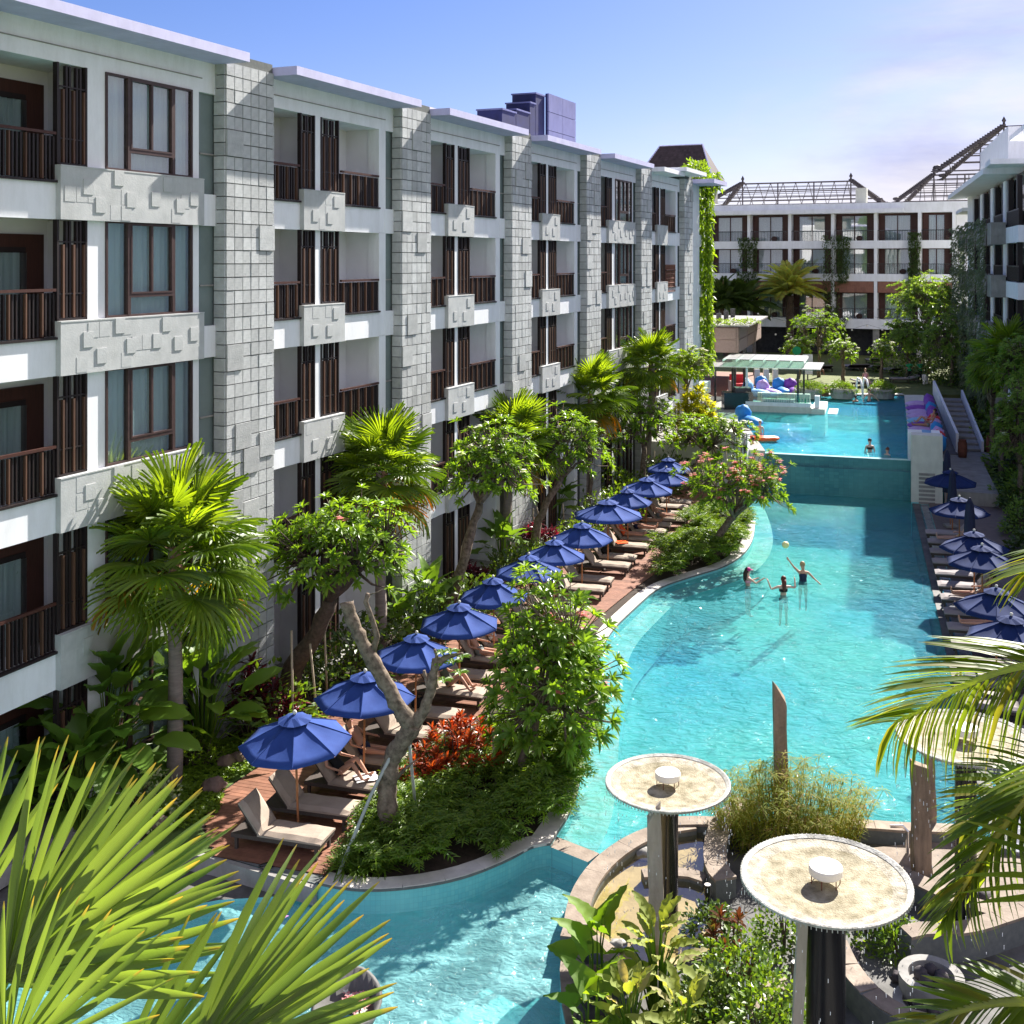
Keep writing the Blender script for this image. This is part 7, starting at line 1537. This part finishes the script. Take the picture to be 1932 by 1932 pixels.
    if top == 'suit': eltube([Hh + T * t for t in (-.1, 0, .12, .22, .34, .42)], [.1, .165, .14, .13, .15, .13], [.09, .125, .105, .1, .118, .10], 'swimsuit', suit)
    elif top == 'bikini': eltube([Hh + T * t for t in (.30, .35, .40)], [.15, .158, .15], [.116, .125, .112], 'bikini_top', suit); eltube([Hh + T * t for t in (-.1, -.02, .06)], [.1, .165, .155], [.09, .125, .115], 'bikini_bottom', suit)
    elif top == 'shorts': eltube([Hh + T * t for t in (-.14, -.02, .08)], [.16, .175, .16], [.12, .135, .12], 'swim_shorts', suit)
    elif top == 'shirt':
        eltube([Hh + T * t for t in (-.05, .05, .2, .35, .46, .52)], [.19, .17, .16, .185, .19, .09], [.14, .13, .13, .15, .13, .08], 'shirt', suit)
        for sg, (ua, fa) in zip((-1, 1), arms): p0 = Hh + T * .47 + Rt * sg * .17; M().tube([p0, p0 + V(ua).normalized() * .2], [.075, .06], 9).build('sleeve', suit, o, smooth=True)
    if trousers:
        for sg, (th, shn) in zip((-1, 1), legs): p0 = Hh + V((sg * .085, 0, .03)); k = p0 + V(th).normalized() * .42; M().tube([p0, k, k + V(shn).normalized() * .40], [.12, .085, .075], 10).build('trouser_leg', trousers, o, smooth=True)
    return o
def wade(lab, u, v, wz, depth, rz, **k):
    p = P(u, v, wz); return person(lab, (p.x, p.y, wz - depth - (.13 if wz < 0 else 0)), rz, **k)
# the three players in the main pool
wade('woman in a magenta cap standing waist-deep, reaching to her right', 1411, 1104, -.1, 1.02, rad(-75), top='bikini', suit='cpink', skin='skinl', cap='cmag', long_hair=True, arms=(((-.2, .6, -.6), (-.1, 1, .2)), ((.1, .7, -.5), (.1, .9, .5))))
wade('woman with long auburn hair seen from behind, both forearms raised', 1478, 1122, -.1, 1.0, rad(5), top='bikini', suit='cblack', skin='skinl', hair='hairr', long_hair=True, arms=(((-1, .1, -.35), (-.35, .3, 1)), ((1, .1, -.25), (.1, .5, .8))))
wade('woman in a dark swimsuit throwing one arm up towards the ball', 1515, 1096, -.1, .95, rad(165), top='suit', suit='cnavy', skin='skin', hair='hairb', arms=(((-.8, .2, -.7), (-.6, .4, -.4)), ((.7, .2, .75), (.65, .1, .9))), head=(.1, .15, 1))
# swimmers in the raised pool
wade('fair-haired child standing in the raised pool above the orange float', 1434, 822, UZ, .80, rad(150), top='shorts', suit='cpink', skin='skinl', hair='hairb', s=.92)
wade('swimmer holding on to the near side of the orange float', 1420, 841, UZ, 1.32, rad(10), top='suit', suit='cblack'); wade('woman at the infinity edge with dark hair tied up', 1641, 852, UZ, 1.12, rad(170), top='bikini', suit='cblack', skin='skinl')
wade('short-haired swimmer resting at the right of the infinity edge', 1674, 858, UZ, 1.42, rad(120), top='shorts', suit='cnavy', hair='hairr', skin='skinl'); wade('dark-haired swimmer near the far edge of the raised pool', 1614, 758, UZ, 1.34, rad(0), top='suit', suit='cblack')
wade('broad-shouldered man in the water below the pool ladder', 1640, 757, UZ, 1.12, rad(200), top='shorts', suit='cnavy', skin='skinl', s=1.12, arms=(((-.9, .1, -.6), (-.5, .4, -.7)), ((.9, .1, -.6), (.5, .4, -.7))))
# staff
for (u, rz, lab) in ((1716, 3.0, 'staff member in a green shirt and black trousers on the lawn, left one'), (1736, 3.4, 'staff member in a green shirt half in the trees, right one')):
    p = P(u, 721, 1.95); person(lab, tuple(p), rz, top='shirt', suit='cgreen', trousers='cblack', skin='skin2', arms=(((-.3, .1, -1), (.5, .9, -.2)), ((.3, .1, -1), (-.5, .9, -.2))), grp=None, s=1.02)
p = P(1736, 722, 1.95); o = M().lathe([(0, 0), (.22, 0), (.26, .75), (.22, .75), (0, .7)], 14).build('white_bin', 'cwhite', None, loc=(p.x + .1, p.y - .9, 1.95)); tag(o, 'white bin in front of the right-hand staff member', 'bin')
# reclining people
def recline(lab, lo, seat=.46, s=1.0, knees=False, x=-.22, **k):
    q_ = V(lo.location); rz = lo.rotation_euler.z - math.pi / 2
    lg = (((-.06, 1, .03), (-.03, 1, -.04)), ((.06, 1, .03), (.03, 1, -.04))) if not knees else (((-.1, .75, .65), (-.05, .6, -.8)), ((.08, .8, .6), (.05, .65, -.75)))
    off = Matrix.Rotation(lo.rotation_euler.z, 3, 'Z') @ V((x, 0, seat + .08 - .0))
    k.setdefault('arms', (((-.5, .4, -.6), (-.05, .9, -.1)), ((.5, .4, -.6), (.05, .9, -.1))))
    return person(lab, tuple(q_ + off), rz, hip=(0, 0, 0), torso=(0, -.62, .78), legs=lg, **k)
recline('person reclining with bare legs on the far lounger under the second parasol', TW[3], top='shorts', suit='cnavy')
recline('seated woman in black with drawn-up knees under the second parasol', TW[2], knees=True, suit='cblack', long_hair=True)
recline('person sitting up with bent knees in a grey top under the fourth parasol', TW[6], knees=True, suit='olive', long_hair=True, x=.0)
recline('person lying on the near lounger under the fifth parasol', TW[8], top='shorts', suit='cgrey'); recline('person lying on the far lounger under the fifth parasol', TW[9], top='bikini', suit='cwhite', skin='skinl')
recline('tanned back of a man sitting up under the seventh parasol', TW[13], top='shorts', suit='cnavy', skin='skin2', x=-.3)
recline('person in orange reclining under the tenth parasol', TW[19], suit='corange'); recline('sunbather stretched out under the eleventh parasol, near lounger', TW[20], top='shorts', suit='cnavy'); recline('sunbather stretched out under the eleventh parasol, far lounger', TW[21], top='bikini', suit='cblack'); recline('sunbather under the twelfth parasol', TW[22], top='shorts', suit='cgrey')
for i, (k, st_s, sk) in enumerate(((12, 'cyellow', 'skinl'), (11, 'cgrey', 'skin'), (7, 'cwhite', 'skin'), (6, 'cgrey', 'skinl'), (5, 'cred', 'skin'))):
    recline(('sunbather in yellow shorts, farthest on the right bank', 'sunbather with bare legs next to the one in yellow', 'sunbather below the third farthest navy parasol', 'sunbather in grey shorts on the right bank', 'nearest sunbather on the right bank, in red')[i], RL[k], top='shorts', suit=st_s, skin=sk, knees=(i in (1,)))
recline('sunbather in red with folded knees on a bean bag', BB[5], seat=.42, suit='cred', hair='hair', knees=True, x=-.1); recline('sunbather with dark hair and a foot in the water on a bean bag', BB[4], seat=.42, top='shorts', suit='cgrey', skin='skin2', x=-.1)
p = P(1634, 730, 1.95); person('person in pink sitting on the towel-covered lawn lounger', (p.x, p.y, 2.45), rad(180), hip=(0, 0, .1), torso=(0, -.3, 1), legs=(((-.1, 1, 0), (0, .7, -.5)), ((.1, 1, 0), (0, .7, -.5))), suit='cpink', skin='skinl', hair='hairb')
p = P(1546, 706, 1.95); person('bare-chested man sitting on the lawn behind the bar', (p.x, p.y, 2.2), rad(190), hip=(0, 0, .1), torso=(0, -.15, 1), legs=(((-.2, 1, .2), (0, .5, -.9)), ((.2, 1, .2), (0, .5, -.9))), top='shorts', suit='cred', skin='skin2')
# birds' and small balcony things

# ---------------------------------------------------------------- palms close to the camera
def seg_mesh(k, Wd=.052, droop=.06):
    m = M(); prof = ((0, .25), (.15, .62), (.4, 1), (.65, .95), (.85, .6), (.97, .25), (1, .06))
    for t, wv in prof:
        z = -droop * t * t * (1 + .3 * k); h = Wd * .5 * wv
        m.v += [(t, -h, z + h * .45), (t, 0, z - h * .15), (t, h, z + h * .45)]
    for i in range(len(prof) - 1):
        for j in (0, 1): a = i * 3 + j; m.f.append((a, a + 3, a + 4, a + 1)); m.mi.append(0)
    return m.mesh('leaf_segment', 'g_near', True)
SEG = [seg_mesh(0), seg_mesh(1, .058, .12), seg_mesh(2, .046, .2)]
nearp = thing('near_fan_palm', 'huge bright green fan palm leaves filling the lower left corner', 'palm tree', (-3.2, 4.4, 5.5))
def near_fan(hub, ax, nr, n, a0, a1, L, seed, split=.0):
    rs = random.Random(seed); hub = V(hub); X = V(ax).normalized(); Z = V(nr); Z = (Z - X * Z.dot(X)).normalized(); Yv = Z.cross(X)
    base = V(nearp.location); f = M().tube([hub - base - X * L * .9 + V((0, 0, -.3)), hub - base - X * .3, hub - base], [.03, .022, .02], 6).build('frond', 'g_bush', nearp)
    for i in range(n):
        a = a0 + (a1 - a0) * (i + rs.uniform(-.2, .2)) / (n - 1); l = L * (.80 + .2 * math.cos(a - (a0 + a1) / 2)) * rs.uniform(.9, 1.06); d = (X * math.cos(a) + Yv * math.sin(a) + Z * rs.uniform(-.03, .05)).normalized()
        sd = Z.cross(d).normalized(); zz = d.cross(sd); rl = rs.uniform(-.5, .5) * .6; sd2 = sd * math.cos(rl) + zz * math.sin(rl); zz2 = d.cross(sd2)
        mt_ = Matrix((( d.x, sd2.x, zz2.x, 0), (d.y, sd2.y, zz2.y, 0), (d.z, sd2.z, zz2.z, 0), (0, 0, 0, 1)))
        s = put('leaf_segment', rs.choice(SEG), f); s.matrix_local = Matrix.Translation(hub - base + d * .0) @ mt_ @ Matrix.Diagonal((l, l * rs.uniform(.85, 1.15), l, 1))
near_fan(W3(10, 1850, 4.3), (.38, .25, .9), (-.35, -.85, .35), 30, -1.15, .55, .88, 1)
near_fan(W3(30, 1860, 4.8), (.66, .35, .66), (-.3, -.8, .5), 24, -.85, .5, .98, 2)
near_fan(W3(345, 2030, 4.2), (.66, .25, .70), (-.5, -.8, .3), 20, -.62, .48, .86, 3)
near_fan(W3(-70, 1760, 4.6), (.1, .2, .98), (.1, -.9, .2), 10, -.4, .4, .72, 4)
near_fan(W3(10, 2010, 3.7), (.55, .1, .8), (-.2, -.95, .1), 20, -1.15, .9, .56, 5)
near_fan(W3(190, 2120, 4.3), (.75, .2, .6), (-.4, -.8, .4), 16, -.7, .6, .8, 6)
# coconut fronds at the right edge
LFS = []
def leaflet_mesh(k):
    m = M(); Wd = (.034, .042, .028)[k]; dr = (.18, .35, .6)[k]
    for t, wv in ((0, .35), (.2, .9), (.5, 1), (.8, .55), (1, .05)):
        h = Wd * .5 * wv; z = -dr * t * t; m.v += [(t, -h, z + h * .5), (t, 0, z), (t, h, z + h * .5)]
    for i in range(4):
        for j in (0, 1): a = i * 3 + j; m.f.append((a, a + 3, a + 4, a + 1)); m.mi.append(0)
    return m.mesh('leaflet', 'g_coco', True)
LFM = [leaflet_mesh(k) for k in range(3)]
coco = thing('coconut_palm', 'coconut palm fronds arching in from the right edge close to the camera', 'palm tree', (4.5, 6.0, 5))
def coco_frond(pts, n, L, up_d, dn_d, seed, w=1.0, tips=(1, 1), k_up=0, k_dn=1):
    rs = random.Random(seed); pts = [V(p) for p in pts]; base = V(coco.location)
    sm = [pts[0]]
    for _ in range(2):
        q_ = [pts[0]]
        for a, b in zip(pts, pts[1:]): q_ += [a * .75 + b * .25, a * .25 + b * .75]
        pts = q_ + [pts[-1]]
    f = M().tube([p - base for p in pts], [.022 * (1 - .8 * i / len(pts)) + .003 for i in range(len(pts))], 6).build('frond', 'g_date', coco)
    acc = [0]
    for a, b in zip(pts, pts[1:]): acc.append(acc[-1] + (b - a).length)
    for i in range(n):
        s = acc[-1] * (.03 + .97 * i / (n - 1)); k = max(j for j in range(len(acc)) if acc[j] <= s + 1e-6); k = min(k, len(pts) - 2); t = (s - acc[k]) / max(1e-6, acc[k + 1] - acc[k]); p = pts[k].lerp(pts[k + 1], t); tg = (pts[k + 1] - pts[k]).normalized(); ft = i / (n - 1)
        for dd, kk in ((up_d, k_up), (dn_d, k_dn)):
            if dd is None: continue
            d = (V(dd) + tg * (.5 + .9 * ft) + V((rs.uniform(-.06, .06), rs.uniform(-.1, .1), rs.uniform(-.06, .06)))).normalized()
            l = L * (1 - .5 * ft ** 2) * rs.uniform(.88, 1.06); sd = V((0, 0, 1)).cross(d); sd = sd.normalized() if sd.length > .25 else V((0, -1, 0)).cross(d).normalized(); zz = d.cross(sd); rl = rs.uniform(-.5, .5); s2 = sd * math.cos(rl) + zz * math.sin(rl); z2 = d.cross(s2)
            mm_ = Matrix(((d.x, s2.x, z2.x, 0), (d.y, s2.y, z2.y, 0), (d.z, s2.z, z2.z, 0), (0, 0, 0, 1))); o = put('leaflet', LFM[kk], f); o.matrix_local = Matrix.Translation(p - base) @ mm_ @ Matrix.Diagonal((l, w * rs.uniform(.85, 1.2), l, 1))
coco_frond([W3(2060, 1255, 5.6), W3(1932, 1250, 5.7), W3(1807, 1296, 5.8), W3(1740, 1340, 5.9), W3(1690, 1362, 6.0)], 46, .62, (-.62, .1, .42), (-.12, .0, -1.0), 1)
coco_frond([W3(2050, 1400, 5.0), W3(1932, 1505, 5.1), W3(1850, 1620, 5.2), W3(1790, 1720, 5.3)], 34, .5, (-.75, .1, .05), (-.05, 0, -1), 2)
coco_frond([W3(2040, 1440, 5.4), W3(1960, 1450, 5.4), W3(1880, 1490, 5.5), W3(1830, 1560, 5.6)], 26, .42, (-.45, .1, .6), (-.6, 0, -.7), 3)
coco_frond([W3(2100, 1010, 6.2), W3(2010, 1040, 6.2), W3(1930, 1080, 6.3)], 12, .5, (-.9, .1, .2), (-.75, .1, -.45), 4)
coco_frond([W3(2060, 1905, 4.4), W3(1932, 1885, 4.5), W3(1820, 1900, 4.6), W3(1740, 1935, 4.6)], 26, .34, (-.45, .1, .7), (-.3, 0, -.8), 5)
coco_frond([W3(2040, 1700, 5.0), W3(1990, 1600, 5.0), W3(1960, 1500, 5.1)], 12, .5, (-.5, .1, -.5), None, 6)
